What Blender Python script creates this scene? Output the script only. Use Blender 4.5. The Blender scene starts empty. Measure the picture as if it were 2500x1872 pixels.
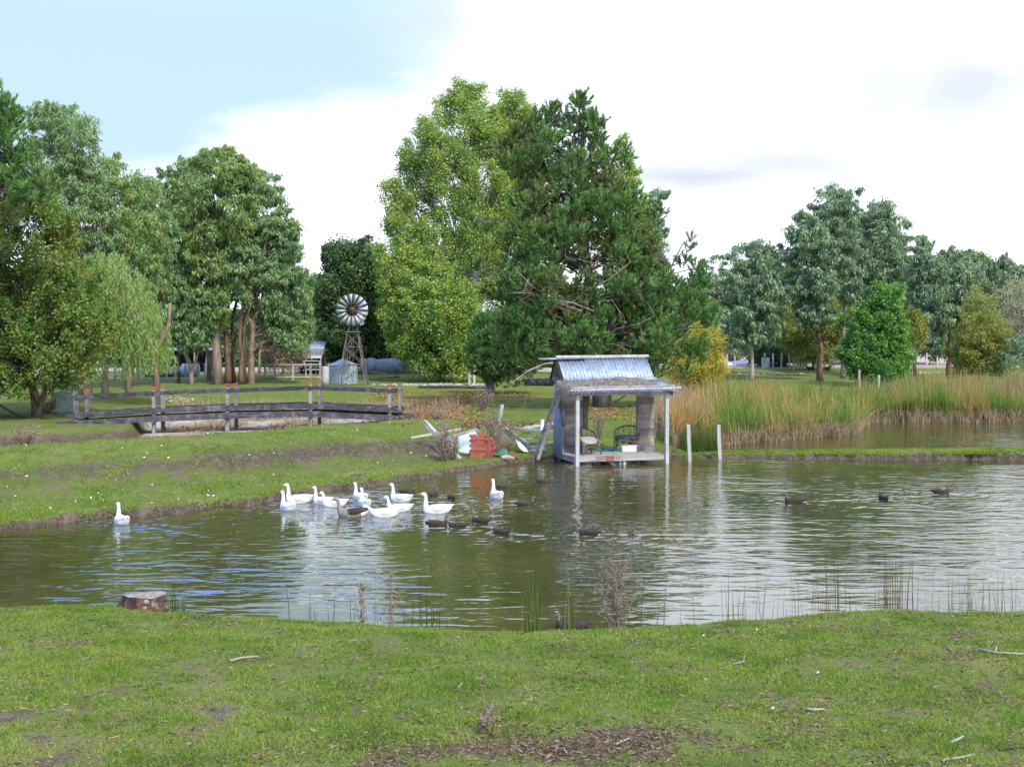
import bpy, math, random
import numpy as np
from mathutils import Vector, Matrix

random.seed(11)
rng = np.random.default_rng(11)
SC = bpy.context.scene
COL = SC.collection
F = 3000.0          # focal length in pixels of the 2500 px wide photograph
HY = 820.0          # horizon row
CAMZ = 4.0

# ------------------------------------------------------------------ camera
cd = bpy.data.cameras.new('camera')
cam = bpy.data.objects.new('camera', cd)
COL.objects.link(cam)
cam.location = (0, 0, CAMZ)
cam.rotation_euler = (math.radians(90), 0, 0)
cd.sensor_width = 36.0
cd.lens = 36.0 * F / 2500.0
cd.shift_y = -(936.0 - HY) / 2500.0
cd.clip_start = 0.1
cd.clip_end = 6000
SC.camera = cam

# ------------------------------------------------------------------ light
SUN_EL, SUN_AZ = 48.0, 152.0       # azimuth clockwise from +Y (north)
SC.view_settings.view_transform = 'Standard'
SC.view_settings.look = 'None'
SC.view_settings.exposure = -0.27
SC.view_settings.gamma = 1.0
SC.view_settings.use_curve_mapping = False
w = bpy.data.worlds.new('World')
SC.world = w
w.use_nodes = True
wt = w.node_tree
wt.nodes.clear()


class NT:
    """small helper to write node trees"""
    def __init__(s, t):
        s.t = t

    def n(s, typ, **kw):
        nd = s.t.nodes.new(typ)
        for k, v in kw.items():
            setattr(nd, k, v)
        return nd

    def put(s, sock, v):
        if isinstance(v, bpy.types.NodeSocket):
            s.t.links.new(v, sock)
        elif v is not None:
            if hasattr(sock.default_value, '__len__') and not hasattr(v, '__len__'):
                v = [v] * len(sock.default_value)
            if hasattr(v, '__len__') and len(v) == 3 and len(sock.default_value) == 4:
                v = tuple(v) + (1.0,)
            sock.default_value = v

    def math(s, op, a, b=None, c=None, clamp=False):
        nd = s.n('ShaderNodeMath', operation=op, use_clamp=clamp)
        s.put(nd.inputs[0], a)
        if b is not None:
            s.put(nd.inputs[1], b)
        if c is not None:
            s.put(nd.inputs[2], c)
        return nd.outputs[0]

    def mix(s, fac, a, b, blend='MIX'):
        nd = s.n('ShaderNodeMix', data_type='RGBA', blend_type=blend)
        s.put(nd.inputs['Factor'], fac)
        s.put(nd.inputs['A'], None)
        s.put(nd.inputs[6], a)
        s.put(nd.inputs[7], b)
        return nd.outputs[2]

    def noise(s, vec, scale, detail=3.0, rough=0.5, dist=0.0):
        nd = s.n('ShaderNodeTexNoise')
        if vec is not None:
            s.put(nd.inputs['Vector'], vec)
        nd.inputs['Scale'].default_value = scale
        nd.inputs['Detail'].default_value = detail
        nd.inputs['Roughness'].default_value = rough
        nd.inputs['Distortion'].default_value = dist
        return nd.outputs['Fac']

    def ramp(s, fac, lo, hi, smooth=True):
        nd = s.n('ShaderNodeMapRange', interpolation_type='SMOOTHSTEP' if smooth else 'LINEAR')
        s.put(nd.inputs['Value'], fac)
        nd.inputs['From Min'].default_value = lo
        nd.inputs['From Max'].default_value = hi
        return nd.outputs['Result']

    def mapping(s, vec, scale=(1, 1, 1), rot=(0, 0, 0), loc=(0, 0, 0)):
        nd = s.n('ShaderNodeMapping')
        s.put(nd.inputs['Vector'], vec)
        nd.inputs['Scale'].default_value = scale
        nd.inputs['Rotation'].default_value = rot
        nd.inputs['Location'].default_value = loc
        return nd.outputs[0]


def build_world():
    t = NT(wt)
    tc = t.n('ShaderNodeTexCoord')
    sep = t.n('ShaderNodeSeparateXYZ')
    t.put(sep.inputs[0], tc.outputs['Generated'])
    x, y, z = sep.outputs
    hor = t.math('SQRT', t.math('ADD', t.math('MULTIPLY', x, x), t.math('MULTIPLY', y, y)))
    az = t.math('ARCTAN2', x, y)
    el = t.math('ARCTAN2', z, hor)
    sky = t.n('ShaderNodeTexSky', sky_type='NISHITA')
    sky.sun_disc = False
    sky.sun_elevation = math.radians(SUN_EL)
    sky.sun_rotation = math.radians(SUN_AZ)
    sky.air_density = 1.0
    sky.dust_density = 0.6
    # cloud noise lies on a flat layer above
    zz = t.math('ADD', t.math('MAXIMUM', z, 0.0), 0.22)
    cx = t.math('DIVIDE', x, zz)
    cy = t.math('DIVIDE', y, zz)
    cv = t.n('ShaderNodeCombineXYZ')
    t.put(cv.inputs[0], cx)
    t.put(cv.inputs[1], cy)
    n1 = t.noise(cv.outputs[0], 1.3, 6, 0.55)
    n2 = t.noise(cv.outputs[0], 0.8, 4, 0.5, 0.3)
    nd = t.math('SUBTRACT', n1, 0.5)
    # open blue on the left, cloud bank low down and everywhere right
    a2 = t.math('ADD', az, t.math('MULTIPLY', nd, 0.30))
    right = t.ramp(a2, -0.14, -0.03)
    e2 = t.math('ADD', el, t.math('ADD', t.math('MULTIPLY', nd, 0.26), t.math('MULTIPLY', t.math('ADD', az, .25), -.25)))
    low = t.math('SUBTRACT', 1.0, t.ramp(e2, 0.10, 0.165))
    low = t.math('MULTIPLY', low, 1.0)
    cloud = t.math('MAXIMUM', right, low)
    # behind and high up: broken cloud
    holes = t.math('MULTIPLY', t.ramp(n2, 0.50, 0.62), t.ramp(el, 0.35, 0.7))
    cloud = t.math('SUBTRACT', cloud, t.math('MULTIPLY', holes, 0.6), clamp=True)
    high = t.math('MULTIPLY', t.ramp(n2, 0.40, 0.56), t.ramp(el, 0.55, 1.0))
    cloud = t.math('MAXIMUM', cloud, t.math('MULTIPLY', high, 0.9))
    skyc = t.n('ShaderNodeVectorMath', operation='SCALE')
    t.put(skyc.inputs[0], sky.outputs[0])
    skyc.inputs['Scale'].default_value = 5.2
    veil = t.math('SUBTRACT', 1.0, t.ramp(el, 0.24, 0.34))
    veil = t.math('ADD', t.math('MULTIPLY', veil, 0.97), 0.0)
    deep = t.mix(1.0, skyc.outputs[0], (.50, .70, 1.25), 'MULTIPLY')
    blue = t.mix(veil, deep, (7.7, 10.2, 10.9))
    # grey cloud bellies
    grey = None
    for (px, py, wx, wy, st) in [(1640, 460, 0.11, 0.024, 1.0), (1850, 440, 0.14, 0.034, .85), (2380, 240, 0.10, 0.034, .9), (2120, 262, .12, .040, .75), (1010, 60, 0.08, 0.05, 0.8), (1500, 385, .12, .028, .7)]:
        a0 = math.atan2(px - 1250, F)
        e0 = math.atan2(HY - py, F)
        dx = t.math('DIVIDE', t.math('SUBTRACT', t.math('ADD', az, t.math('MULTIPLY', nd, 0.30)), a0), wx)
        dy = t.math('DIVIDE', t.math('SUBTRACT', t.math('ADD', el, t.math('MULTIPLY', nd, 0.14)), e0), wy)
        d = t.math('SQRT', t.math('ADD', t.math('MULTIPLY', dx, dx), t.math('MULTIPLY', dy, dy)))
        g = t.math('MULTIPLY', t.math('SUBTRACT', 1.0, t.ramp(d, 0.0, 1.5)), st)
        grey = g if grey is None else t.math('MAXIMUM', grey, g)
    soft = t.math('MULTIPLY', t.ramp(t.noise(cv.outputs[0], 1.7, 6, .55), 0.46, 0.72), 0.62)
    grey = t.math('MAXIMUM', grey, soft)
    cl = t.mix(grey, (17.4, 18.6, 21.0), (9.3, 9.8, 11.2))
    col = t.mix(cloud, blue, cl)
    bg = t.n('ShaderNodeBackground')
    t.put(bg.inputs[0], col)
    bg.inputs[1].default_value = 0.10
    out = t.n('ShaderNodeOutputWorld')
    wt.links.new(bg.outputs[0], out.inputs[0])


build_world()
sd = bpy.data.lights.new('sun', 'SUN')
sd.energy = 5.0
sd.angle = math.radians(3)
sd.color = (1.0, 0.95, 0.86)
sun = bpy.data.objects.new('sun', sd)
COL.objects.link(sun)
a, e = math.radians(SUN_AZ), math.radians(SUN_EL)
sun.rotation_euler = Vector((math.sin(a) * math.cos(e), math.cos(a) * math.cos(e), math.sin(e))).to_track_quat('Z', 'Y').to_euler()

# ------------------------------------------------------------------ helpers


def PT(px, py, Y):
    return np.array(((px - 1250.0) / F * Y, Y, CAMZ - (py - HY) / F * Y))


def vnoise(x, y, scale, seed=0, octaves=3):
    """smooth value noise 0..1 for numpy arrays"""
    x = np.asarray(x, float)
    y = np.asarray(y, float)
    r = np.random.default_rng(1000 + seed)
    out = np.zeros(np.broadcast(x, y).shape)
    amp, tot, s = 1.0, 0.0, scale
    for o in range(octaves):
        T = r.random((64, 64))
        u, v = x * s + 17.3 * o, y * s + 9.1 * o
        i, j = np.floor(u).astype(int), np.floor(v).astype(int)
        fu, fv = u - i, v - j
        fu = fu * fu * (3 - 2 * fu)
        fv = fv * fv * (3 - 2 * fv)
        i0, i1, j0, j1 = i % 64, (i + 1) % 64, j % 64, (j + 1) % 64
        out += amp * ((T[i0, j0] * (1 - fu) + T[i1, j0] * fu) * (1 - fv) + (T[i0, j1] * (1 - fu) + T[i1, j1] * fu) * fv)
        tot += amp
        amp *= 0.5
        s *= 2.03
    return out / tot


def props(o, label=None, cat=None, group=None, kind=None):
    if label:
        o['label'] = label
    if cat:
        o['category'] = cat
    if group:
        o['group'] = group
    if kind:
        o['kind'] = kind
    return o


def thing(name, label, cat, loc, group=None, rz=0.0):
    o = bpy.data.objects.new(name, None)
    o.empty_display_size = 0.2
    COL.objects.link(o)
    o.location = tuple(float(c) for c in loc)
    o.rotation_euler = (0, 0, rz)
    return props(o, label, cat, group)


def link_mesh(name, me, parent=None, loc=(0, 0, 0)):
    o = bpy.data.objects.new(name, me)
    COL.objects.link(o)
    if parent is not None:
        o.parent = parent
    o.location = tuple(float(c) for c in loc)
    return o


def copy_tree(o, parent=None):
    c = o.copy()
    COL.objects.link(c)
    c.parent = parent
    for ch in [k for k in o.children]:
        copy_tree(ch, c)
    return c


def np_mesh(name, V, Fc, mat=None, attrs=None, smooth=False, mats=None, midx=None):
    """V (n,3), Fc (m,k) all faces of the same size"""
    V = np.ascontiguousarray(V, dtype=np.float32)
    Fc = np.ascontiguousarray(Fc, dtype=np.int32)
    me = bpy.data.meshes.new(name)
    m, k = Fc.shape
    me.vertices.add(len(V))
    me.vertices.foreach_set('co', V.ravel())
    me.loops.add(m * k)
    me.loops.foreach_set('vertex_index', Fc.ravel())
    me.polygons.add(m)
    me.polygons.foreach_set('loop_start', np.arange(0, m * k, k, dtype=np.int32))
    me.polygons.foreach_set('loop_total', np.full(m, k, dtype=np.int32))
    me.polygons.foreach_set('use_smooth', np.full(m, smooth, dtype=bool))
    if midx is not None:
        me.polygons.foreach_set('material_index', np.asarray(midx, dtype=np.int32))
    me.update(calc_edges=True)
    for an, (dom, arr) in (attrs or {}).items():
        at = me.attributes.new(an, 'FLOAT', dom)
        at.data.foreach_set('value', np.ascontiguousarray(arr, dtype=np.float32))
    for mm in (mats or ([mat] if mat else [])):
        me.materials.append(mm)
    return me


def norm(v):
    v = np.asarray(v, float)
    return v / (np.linalg.norm(v, axis=-1, keepdims=True) + 1e-12)


class MB:
    def __init__(s, org=(0, 0, 0)):
        s.v, s.f, s.o = [], [], np.asarray(org, float)

    def add(s, verts, faces):
        b = len(s.v)
        s.v += [tuple(np.asarray(p, float) - s.o) for p in verts]
        s.f += [tuple(b + i for i in f) for f in faces]

    def frame(s, c, ax, ay, az, sx, sy, sz):
        c = np.asarray(c, float)
        vs = []
        for k in (-1, 1):
            for i, j in ((-1, -1), (1, -1), (1, 1), (-1, 1)):
                vs.append(c + ax * (i * sx / 2) + ay * (j * sy / 2) + az * (k * sz / 2))
        s.add(vs, [(3, 2, 1, 0), (4, 5, 6, 7), (0, 1, 5, 4), (1, 2, 6, 5), (2, 3, 7, 6), (3, 0, 4, 7)])

    def box(s, c, size, rz=0.0, rx=0.0, ry=0.0):
        M = np.array(Matrix.Rotation(rz, 3, 'Z') @ Matrix.Rotation(ry, 3, 'Y') @ Matrix.Rotation(rx, 3, 'X'))
        s.frame(c, M[:, 0], M[:, 1], M[:, 2], *size)

    def beam(s, p0, p1, w, h, up=(0, 0, 1), jit=0.0):
        p0, p1 = np.asarray(p0, float), np.asarray(p1, float)
        d = p1 - p0
        L = np.linalg.norm(d)
        d = d / L
        up = np.asarray(up, float)
        sd_ = np.cross(d, up)
        if np.linalg.norm(sd_) < 1e-3:
            sd_ = np.cross(d, (0, 1, 0))
        sd_ = norm(sd_)
        u = norm(np.cross(sd_, d))
        vs = []
        n = 3 if jit else 1
        rings = []
        for k in range(n + 1):
            c = p0 + d * L * k / n
            ring = []
            for i, j in ((-1, -1), (1, -1), (1, 1), (-1, 1)):
                p = c + sd_ * (i * w / 2) + u * (j * h / 2)
                if jit:
                    p = p + (np.array([random.random() for _ in range(3)]) - .5) * jit
                ring.append(len(vs))
                vs.append(p)
            rings.append(ring)
        fs = [tuple(reversed(rings[0])), tuple(rings[-1])]
        for k in range(n):
            A, B = rings[k], rings[k + 1]
            for q in range(4):
                fs.append((A[q], A[(q + 1) % 4], B[(q + 1) % 4], B[q]))
        s.add(vs, fs)

    def tube(s, pts, radii, n=6, cap=True, squash=None):
        pts = np.asarray(pts, float)
        m = len(pts)
        if not hasattr(radii, '__len__'):
            radii = [radii] * m
        tang = np.gradient(pts, axis=0)
        tang = norm(tang)
        ref = np.array((0, 0, 1.0)) if abs(tang[0][2]) < .9 else np.array((1.0, 0, 0))
        vs, fs = [], []
        u = norm(np.cross(tang[0], ref))
        for k in range(m):
            u = u - tang[k] * np.dot(u, tang[k])
            u = norm(u)
            v = np.cross(tang[k], u)
            for q in range(n):
                an = 2 * math.pi * q / n
                vs.append(pts[k] + (u * math.cos(an) + v * math.sin(an)) * radii[k])
        for k in range(m - 1):
            for q in range(n):
                a_, b_ = k * n + q, k * n + (q + 1) % n
                fs.append((a_, b_, b_ + n, a_ + n))
        if cap:
            fs.append(tuple(range(n - 1, -1, -1)))
            fs.append(tuple((m - 1) * n + q for q in range(n)))
        s.add(vs, fs)

    def lathe(s, c, prof, n=24, cap=True):
        c = np.asarray(c, float)
        vs, fs = [], []
        for (r, z) in prof:
            for q in range(n):
                an = 2 * math.pi * q / n
                vs.append(c + np.array((r * math.cos(an), r * math.sin(an), z)))
        for k in range(len(prof) - 1):
            for q in range(n):
                a_, b_ = k * n + q, k * n + (q + 1) % n
                fs.append((a_, b_, b_ + n, a_ + n))
        if cap:
            fs.append(tuple(range(n - 1, -1, -1)))
            fs.append(tuple((len(prof) - 1) * n + q for q in range(n)))
        s.add(vs, fs)

    def mesh(s, name, mat, smooth=False):
        me = bpy.data.meshes.new(name)
        me.from_pydata(s.v, [], s.f)
        if mat:
            me.materials.append(mat)
        if smooth:
            me.polygons.foreach_set('use_smooth', [True] * len(me.polygons))
        me.update()
        return me

    def build(s, name, mat, parent=None, smooth=False, bevel=0.0):
        """parts: vertices already relative to the parent; things of one mesh: placed at s.o"""
        me = s.mesh(name, mat, smooth)
        o = link_mesh(name, me, parent, (0, 0, 0) if parent is not None else s.o)
        if bevel:
            b = o.modifiers.new('bevel', 'BEVEL')
            b.width = bevel
            b.segments = 1
        return o


# ------------------------------------------------------------------ materials
M = {}


def mat_base(name):
    m = bpy.data.materials.new(name)
    m.use_nodes = True
    m.node_tree.nodes.clear()
    t = NT(m.node_tree)
    out = t.n('ShaderNodeOutputMaterial')
    return m, t, out


def mat_rough(name, c1, c2, scale=6.0, rough=0.85, stretch=(1, 1, 1), c3=None, bump=0.3, bdist=0.01, metal=0.0, spec=0.3, detail=5, coord='Object', spots=None, objvar=0.0):
    """two or three tone procedural surface, optionally stretched grain, stains and a difference from object to object"""
    m, t, out = mat_base(name)
    tc = t.n('ShaderNodeTexCoord')
    vec = t.mapping(tc.outputs[coord], stretch)
    oi = t.n('ShaderNodeObjectInfo')
    if objvar:
        add = t.n('ShaderNodeVectorMath', operation='ADD')
        t.put(add.inputs[0], vec)
        sc_ = t.n('ShaderNodeVectorMath', operation='SCALE')
        cmb = t.n('ShaderNodeCombineXYZ')
        for k in range(3):
            t.put(cmb.inputs[k], oi.outputs['Random'])
        t.put(sc_.inputs[0], cmb.outputs[0])
        sc_.inputs['Scale'].default_value = 37.0
        t.put(add.inputs[1], sc_.outputs[0])
        vec = add.outputs[0]
    n = t.noise(vec, scale, detail, 0.6)
    c = t.mix(t.ramp(n, 0.3, 0.7), c1, c2)
    if c3 is not None:
        n2 = t.noise(tc.outputs[coord], scale * 0.27, 3, 0.6)
        c = t.mix(t.math('MULTIPLY', t.ramp(n2, 0.48, 0.72), 0.8), c, c3)
    if spots is not None:
        n3 = t.noise(tc.outputs[coord], spots[1], 2, 0.5)
        c = t.mix(t.ramp(n3, spots[2], spots[2] + .06), c, spots[0])
    if objvar:
        v = t.math('ADD', 1.0 - objvar, t.math('MULTIPLY', oi.outputs['Random'], 2 * objvar))
        sc2 = t.n('ShaderNodeVectorMath', operation='SCALE')
        t.put(sc2.inputs[0], c)
        t.put(sc2.inputs['Scale'], v)
        c = sc2.outputs[0]
    b = t.n('ShaderNodeBsdfPrincipled')
    t.put(b.inputs['Base Color'], c)
    b.inputs['Roughness'].default_value = rough
    b.inputs['Metallic'].default_value = metal
    b.inputs['Specular IOR Level'].default_value = spec
    if bump:
        bp = t.n('ShaderNodeBump')
        bp.inputs['Strength'].default_value = bump
        bp.inputs['Distance'].default_value = bdist
        t.put(bp.inputs['Height'], n)
        t.put(b.inputs['Normal'], bp.outputs[0])
    m.node_tree.links.new(b.outputs[0], out.inputs[0])
    M[name] = m
    return m


def mat_leaf(name, cols, trans=0.35, gloss=0.08, clump=0.5, clump_col=None, grough=0.45, gain=1.72):
    """cols: list of (r,g,b); each leaf picks along them by the face value 'v'; clump_col tints patches of the crown by noise"""
    m, t, out = mat_base(name)
    at = t.n('ShaderNodeAttribute', attribute_name='v')
    cr = t.n('ShaderNodeValToRGB')
    el = cr.color_ramp.elements
    k = len(cols)
    while len(el) < k:
        el.new(0.5)
    for i, c in enumerate(cols):
        el[i].position = i / (k - 1)
        el[i].color = tuple(min(.9, q * gain) for q in c) + (1,)
    t.put(cr.inputs[0], at.outputs['Fac'])
    c = cr.outputs[0]
    if clump_col is not None:
        tc = t.n('ShaderNodeTexCoord')
        n = t.noise(tc.outputs['Object'], clump, 3, 0.6)
        c = t.mix(t.math('MULTIPLY', t.ramp(n, 0.45, 0.68), 0.6), c, tuple(q * gain for q in clump_col))
    d = t.n('ShaderNodeBsdfDiffuse')
    t.put(d.inputs[0], c)
    tr = t.n('ShaderNodeBsdfTranslucent')
    t.put(tr.inputs[0], t.mix(1.0, c, (1.3, 1.35, 0.7), 'MULTIPLY'))
    ms = t.n('ShaderNodeMixShader')
    ms.inputs[0].default_value = trans
    t.put(ms.inputs[1], d.outputs[0])
    t.put(ms.inputs[2], tr.outputs[0])
    g = t.n('ShaderNodeBsdfGlossy')
    g.inputs['Roughness'].default_value = grough
    g.inputs[0].default_value = (0.9, 0.95, 1.0, 1)
    ms2 = t.n('ShaderNodeMixShader')
    ms2.inputs[0].default_value = gloss * .4
    t.put(ms2.inputs[1], ms.outputs[0])
    t.put(ms2.inputs[2], g.outputs[0])
    m.node_tree.links.new(ms2.outputs[0], out.inputs[0])
    M[name] = m
    return m


mat_rough('wood_grey', (.23, .215, .20), (.36, .34, .31), 9, .9, (1, 1, .15), (.14, .125, .11), .5, .006, objvar=.22)
mat_rough('wood_grey_h', (.20, .185, .18), (.36, .34, .33), 9, .9, (.12, 1, 1), (.12, .105, .10), .5, .006, objvar=.25)
mat_rough('plank_wall', (.15, .125, .115), (.36, .32, .28), 4, .9, (.35, .3, 1.3), (.10, .075, .06), .5, .006, spots=((.30, .20, .11), 2.5, .66), objvar=.45)
mat_rough('deck_board', (.27, .25, .20), (.38, .36, .30), 9, .9, (.15, 2, 1), (.20, .17, .12), .4, .004, objvar=.15)
mat_rough('wood_bleached', (.36, .34, .30), (.52, .50, .46), 8, .9, (1, 1, 1), (.24, .21, .18), .4, .006, objvar=.15)
mat_rough('post_pale', (.34, .35, .31), (.46, .47, .42), 8, .85, (1, 1, .12), (.25, .25, .20), .3, .004, objvar=.08)
mat_rough('bridge_wood', (.028, .027, .031), (.095, .09, .10), 10, .9, (.12, .5, 2), (.165, .16, .165), .6, .01, objvar=.35)
mat_rough('bridge_post', (.16, .155, .15), (.30, .29, .28), 9, .9, (1, 1, .15), (.08, .075, .08), .5, .006, objvar=.25)
mat_rough('log_bark', (.09, .075, .065), (.22, .19, .165), 6, .95, (1, 1, .2), (.05, .04, .035), 1.0, .04)
mat_rough('ladder_wood', (.20, .18, .155), (.36, .335, .29), 9, .9, (1, 1, .2), (.10, .085, .07), .7, .01)
mat_rough('corrugated_iron', (.25, .31, .39), (.40, .47, .57), 7, .52, (1, 1, 1), (.52, .55, .58), .15, .003, metal=.55, spec=.5, spots=((.20, .14, .10), 3.0, .70), objvar=.06)
mat_rough('tank_iron', (.30, .37, .41), (.42, .50, .54), 3, .6, (1, 1, 1), (.34, .39, .41), .1, .003, metal=.1, spec=.5)
mat_rough('shed_iron', (.22, .27, .36), (.34, .39, .48), 2, .5, (1, 1, 1), (.25, .26, .27), .1, .003, metal=.3)
mat_rough('mill_metal', (.30, .31, .33), (.46, .47, .50), 5, .5, (1, 1, 1), (.20, .18, .17), .1, .002, metal=.4, objvar=.15)
mat_rough('mill_steel', (.13, .12, .12), (.24, .22, .21), 5, .7, (1, 1, 1), (.20, .11, .07), .1, .002, metal=.2)
mat_rough('rust', (.10, .035, .018), (.26, .10, .05), 6, .85, (1, 1, 1), (.05, .03, .025), .3, .006)
mat_rough('brick_red', (.26, .070, .045), (.40, .125, .080), 14, .9, (1, 1, 1), (.27, .09, .06), .4, .004, spots=((.33, .29, .25), 9, .68), objvar=.25)
mat_rough('concrete', (.38, .37, .35), (.52, .51, .48), 5, .9, (1, 1, 1), (.28, .27, .24), .3, .005)
mat_rough('white_paint', (.66, .68, .70), (.78, .79, .80), 5, .7, (1, 1, 1), (.48, .50, .52), .1, .002)
mat_rough('white_cloth', (.66, .68, .72), (.78, .80, .82), 8, .8, (1, 1, 1), (.55, .57, .6), .2, .004)
mat_rough('pale_blue_paint', (.36, .42, .48), (.50, .57, .63), 4, .8, (1, 1, 1), (.28, .32, .36), .2, .003)
mat_rough('cane', (.11, .09, .075), (.23, .195, .165), 18, .6, (1, 1, 1), None, .2, .002)
mat_rough('cushion', (.30, .285, .26), (.42, .40, .37), 10, .95, (1, 1, 1), (.24, .22, .2), .3, .004)
mat_rough('cushion_dark', (.09, .09, .10), (.17, .17, .18), 10, .95, (1, 1, 1), None, .3, .004)
mat_rough('thatch', (.15, .130, .115), (.34, .305, .275), 30, .95, (.25, 1, 1), (.10, .08, .065), 1.0, .02)
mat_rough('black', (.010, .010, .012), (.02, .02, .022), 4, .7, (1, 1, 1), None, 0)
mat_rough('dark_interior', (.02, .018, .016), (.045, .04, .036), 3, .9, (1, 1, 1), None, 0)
mat_rough('blue_plastic', (.02, .14, .20), (.04, .22, .28), 9, .5, (1, 1, 1), None, .2)
mat_rough('orange_plastic', (.60, .16, .02), (.75, .25, .03), 6, .5, (1, 1, 1), None, .1)
mat_rough('green_plastic', (.03, .10, .07), (.07, .18, .12), 7, .4, (1, 1, 1), None, .3)
mat_rough('green_sign', (.01, .22, .12), (.02, .28, .15), 7, .4, (1, 1, 1), None, 0)
mat_rough('wire', (.22, .22, .22), (.32, .32, .32), 5, .6, (1, 1, 1), None, 0, metal=.5)
mat_rough('dusty_glass', (.22, .33, .27), (.55, .60, .57), 2.2, .25, (1, 1, .5), (.60, .66, .66), 0, spec=.6)
mat_rough('bark_gum', (.17, .105, .075), (.33, .24, .19), 5, .9, (1, 1, .12), (.40, .36, .33), .6, .03)
mat_rough('bark_gum_red', (.11, .062, .042), (.24, .145, .10), 6, .9, (1, 1, .10), (.07, .035, .028), .6, .03)
mat_rough('bark_gum_pale', (.30, .24, .20), (.46, .40, .35), 5, .85, (1, 1, .12), (.20, .13, .10), .4, .02)
mat_rough('bark_dark', (.055, .045, .036), (.13, .11, .09), 8, .95, (1, 1, .2), (.09, .085, .06), .8, .03)
mat_rough('bark_pine', (.085, .075, .065), (.20, .18, .16), 7, .95, (1, 1, .3), (.11, .10, .08), .8, .03)
mat_rough('bark_pale', (.28, .25, .21), (.42, .39, .34), 7, .9, (1, 1, .3), (.2, .17, .14), .4, .02)
mat_rough('dead_twig', (.17, .13, .10), (.30, .24, .19), 12, .95, (1, 1, 1), (.12, .085, .065), .2, .004)
mat_rough('stump_side', (.03, .022, .02), (.12, .085, .068), 9, .95, (1, 1, .25), (.22, .085, .03), 1.0, .03, spots=((.33, .30, .27), 6, .60))
mat_rough('stump_top', (.16, .14, .13), (.30, .28, .26), 14, .95, (1, 1, 1), (.16, .13, .115), .8, .01)
mat_rough('goose_white', (.66, .66, .645), (.80, .80, .79), 11, .85, (1, 1, 1), (.60, .58, .53), .35, .006)
mat_rough('goose_wing_shaded', (.56, .55, .53), (.76, .76, .75), 16, .85, (.5, 1, 2.5), (.66, .64, .60), .6, .008)  # feather streaks, plus wing shading put into a greyer tone than the body
mat_rough('goose_grey', (.20, .175, .155), (.28, .25, .225), 9, .85, (1, 1, 1), None, .15, .004)
mat_rough('beak_orange', (.62, .17, .04), (.72, .24, .07), 9, .5, (1, 1, 1), None, 0)
mat_rough('duck_brown', (.020, .015, .013), (.060, .046, .038), 30, .8, (1, 1, 1), None, .3, .006)
mat_rough('duck_head', (.10, .082, .065), (.17, .14, .11), 30, .8, (1, 1, 1), None, .2, .004)
mat_rough('duck_pale', (.34, .30, .24), (.42, .38, .30), 20, .8, (1, 1, 1), None, .1)
mat_rough('duck_beak', (.06, .065, .07), (.10, .11, .12), 9, .5, (1, 1, 1), None, 0)
mat_rough('litter', (.14, .08, .04), (.34, .22, .12), 10, .9, (1, 1, 1), None, .1, objvar=.2)
mat_rough('feather', (.75, .76, .78), (.82, .83, .85), 9, .8, (1, 1, 1), None, 0)
mat_rough('cone', (.10, .06, .04), (.20, .13, .09), 15, .9, (1, 1, 1), None, .2)
mat_rough('rock_pale', (.30, .27, .23), (.50, .47, .42), 4, .95, (1, 1, 1), (.2, .17, .14), .5, .03)

mat_leaf('leaf_gum', [(.050, .105, .045), (.080, .150, .060), (.120, .19, .075), (.22, .26, .10)], .25, .10, .45, (.15, .185, .050))
mat_leaf('leaf_gum_blue', [(.050, .095, .050), (.082, .140, .072), (.130, .195, .098), (.24, .28, .13)], .22, .12, .5, (.12, .17, .085))
mat_leaf('leaf_gum_yellow', [(.050, .105, .036), (.085, .155, .046), (.13, .195, .055), (.25, .25, .07)], .28, .10, .5, (.16, .19, .045))
mat_leaf('leaf_oak', [(.028, .070, .014), (.055, .115, .020), (.10, .16, .028), (.22, .20, .045)], .30, .08, .7, (.17, .15, .03))
mat_leaf('leaf_dark', [(.020, .050, .020), (.038, .080, .028), (.060, .105, .035), (.17, .15, .035)], .18, .06, .6, (.04, .07, .02))
mat_leaf('leaf_poplar', [(.050, .11, .042), (.090, .17, .042), (.19, .25, .035), (.38, .34, .05)], .38, .12, .22, (.20, .24, .040))
mat_leaf('leaf_maple', [(.035, .105, .018), (.065, .165, .025), (.10, .21, .035), (.18, .25, .05)], .35, .10, .7, (.05, .12, .03))
mat_leaf('leaf_willow', [(.075, .125, .040), (.125, .185, .055), (.18, .24, .075), (.25, .29, .10)], .35, .08, .5, (.11, .17, .04))
mat_leaf('leaf_yellow', [(.14, .16, .025), (.23, .22, .035), (.32, .27, .045), (.42, .31, .06)], .35, .05, .7, (.16, .18, .03))
mat_leaf('leaf_olive', [(.08, .12, .03), (.14, .17, .04), (.20, .20, .045), (.28, .22, .06)], .30, .05, .6, (.14, .16, .05))
mat_leaf('leaf_grey', [(.15, .14, .11), (.21, .20, .15), (.27, .25, .18), (.25, .27, .12)], .25, .05, .6, (.20, .22, .08))
mat_leaf('leaf_brown', [(.12, .085, .065), (.20, .15, .12), (.26, .20, .16), (.20, .20, .08)], .2, .03, .6, (.16, .14, .08))
mat_leaf('needle', [(.030, .075, .022), (.052, .120, .030), (.085, .170, .040), (.15, .24, .06)], .22, .08, .30, (.125, .110, .030))
mat_leaf('needle_old', [(.18, .075, .03), (.25, .12, .05), (.14, .12, .04), (.11, .13, .035)], .2, .03)
mat_leaf('leaf_hill', [(.055, .085, .045), (.085, .12, .06), (.12, .16, .075), (.16, .18, .09)], .2, .06, .25, (.11, .13, .06))
mat_leaf('reed', [(.055, .125, .020), (.10, .185, .028), (.20, .225, .045), (.36, .27, .12), (.40, .22, .10)], .35, .06, gain=1.25)
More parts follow.
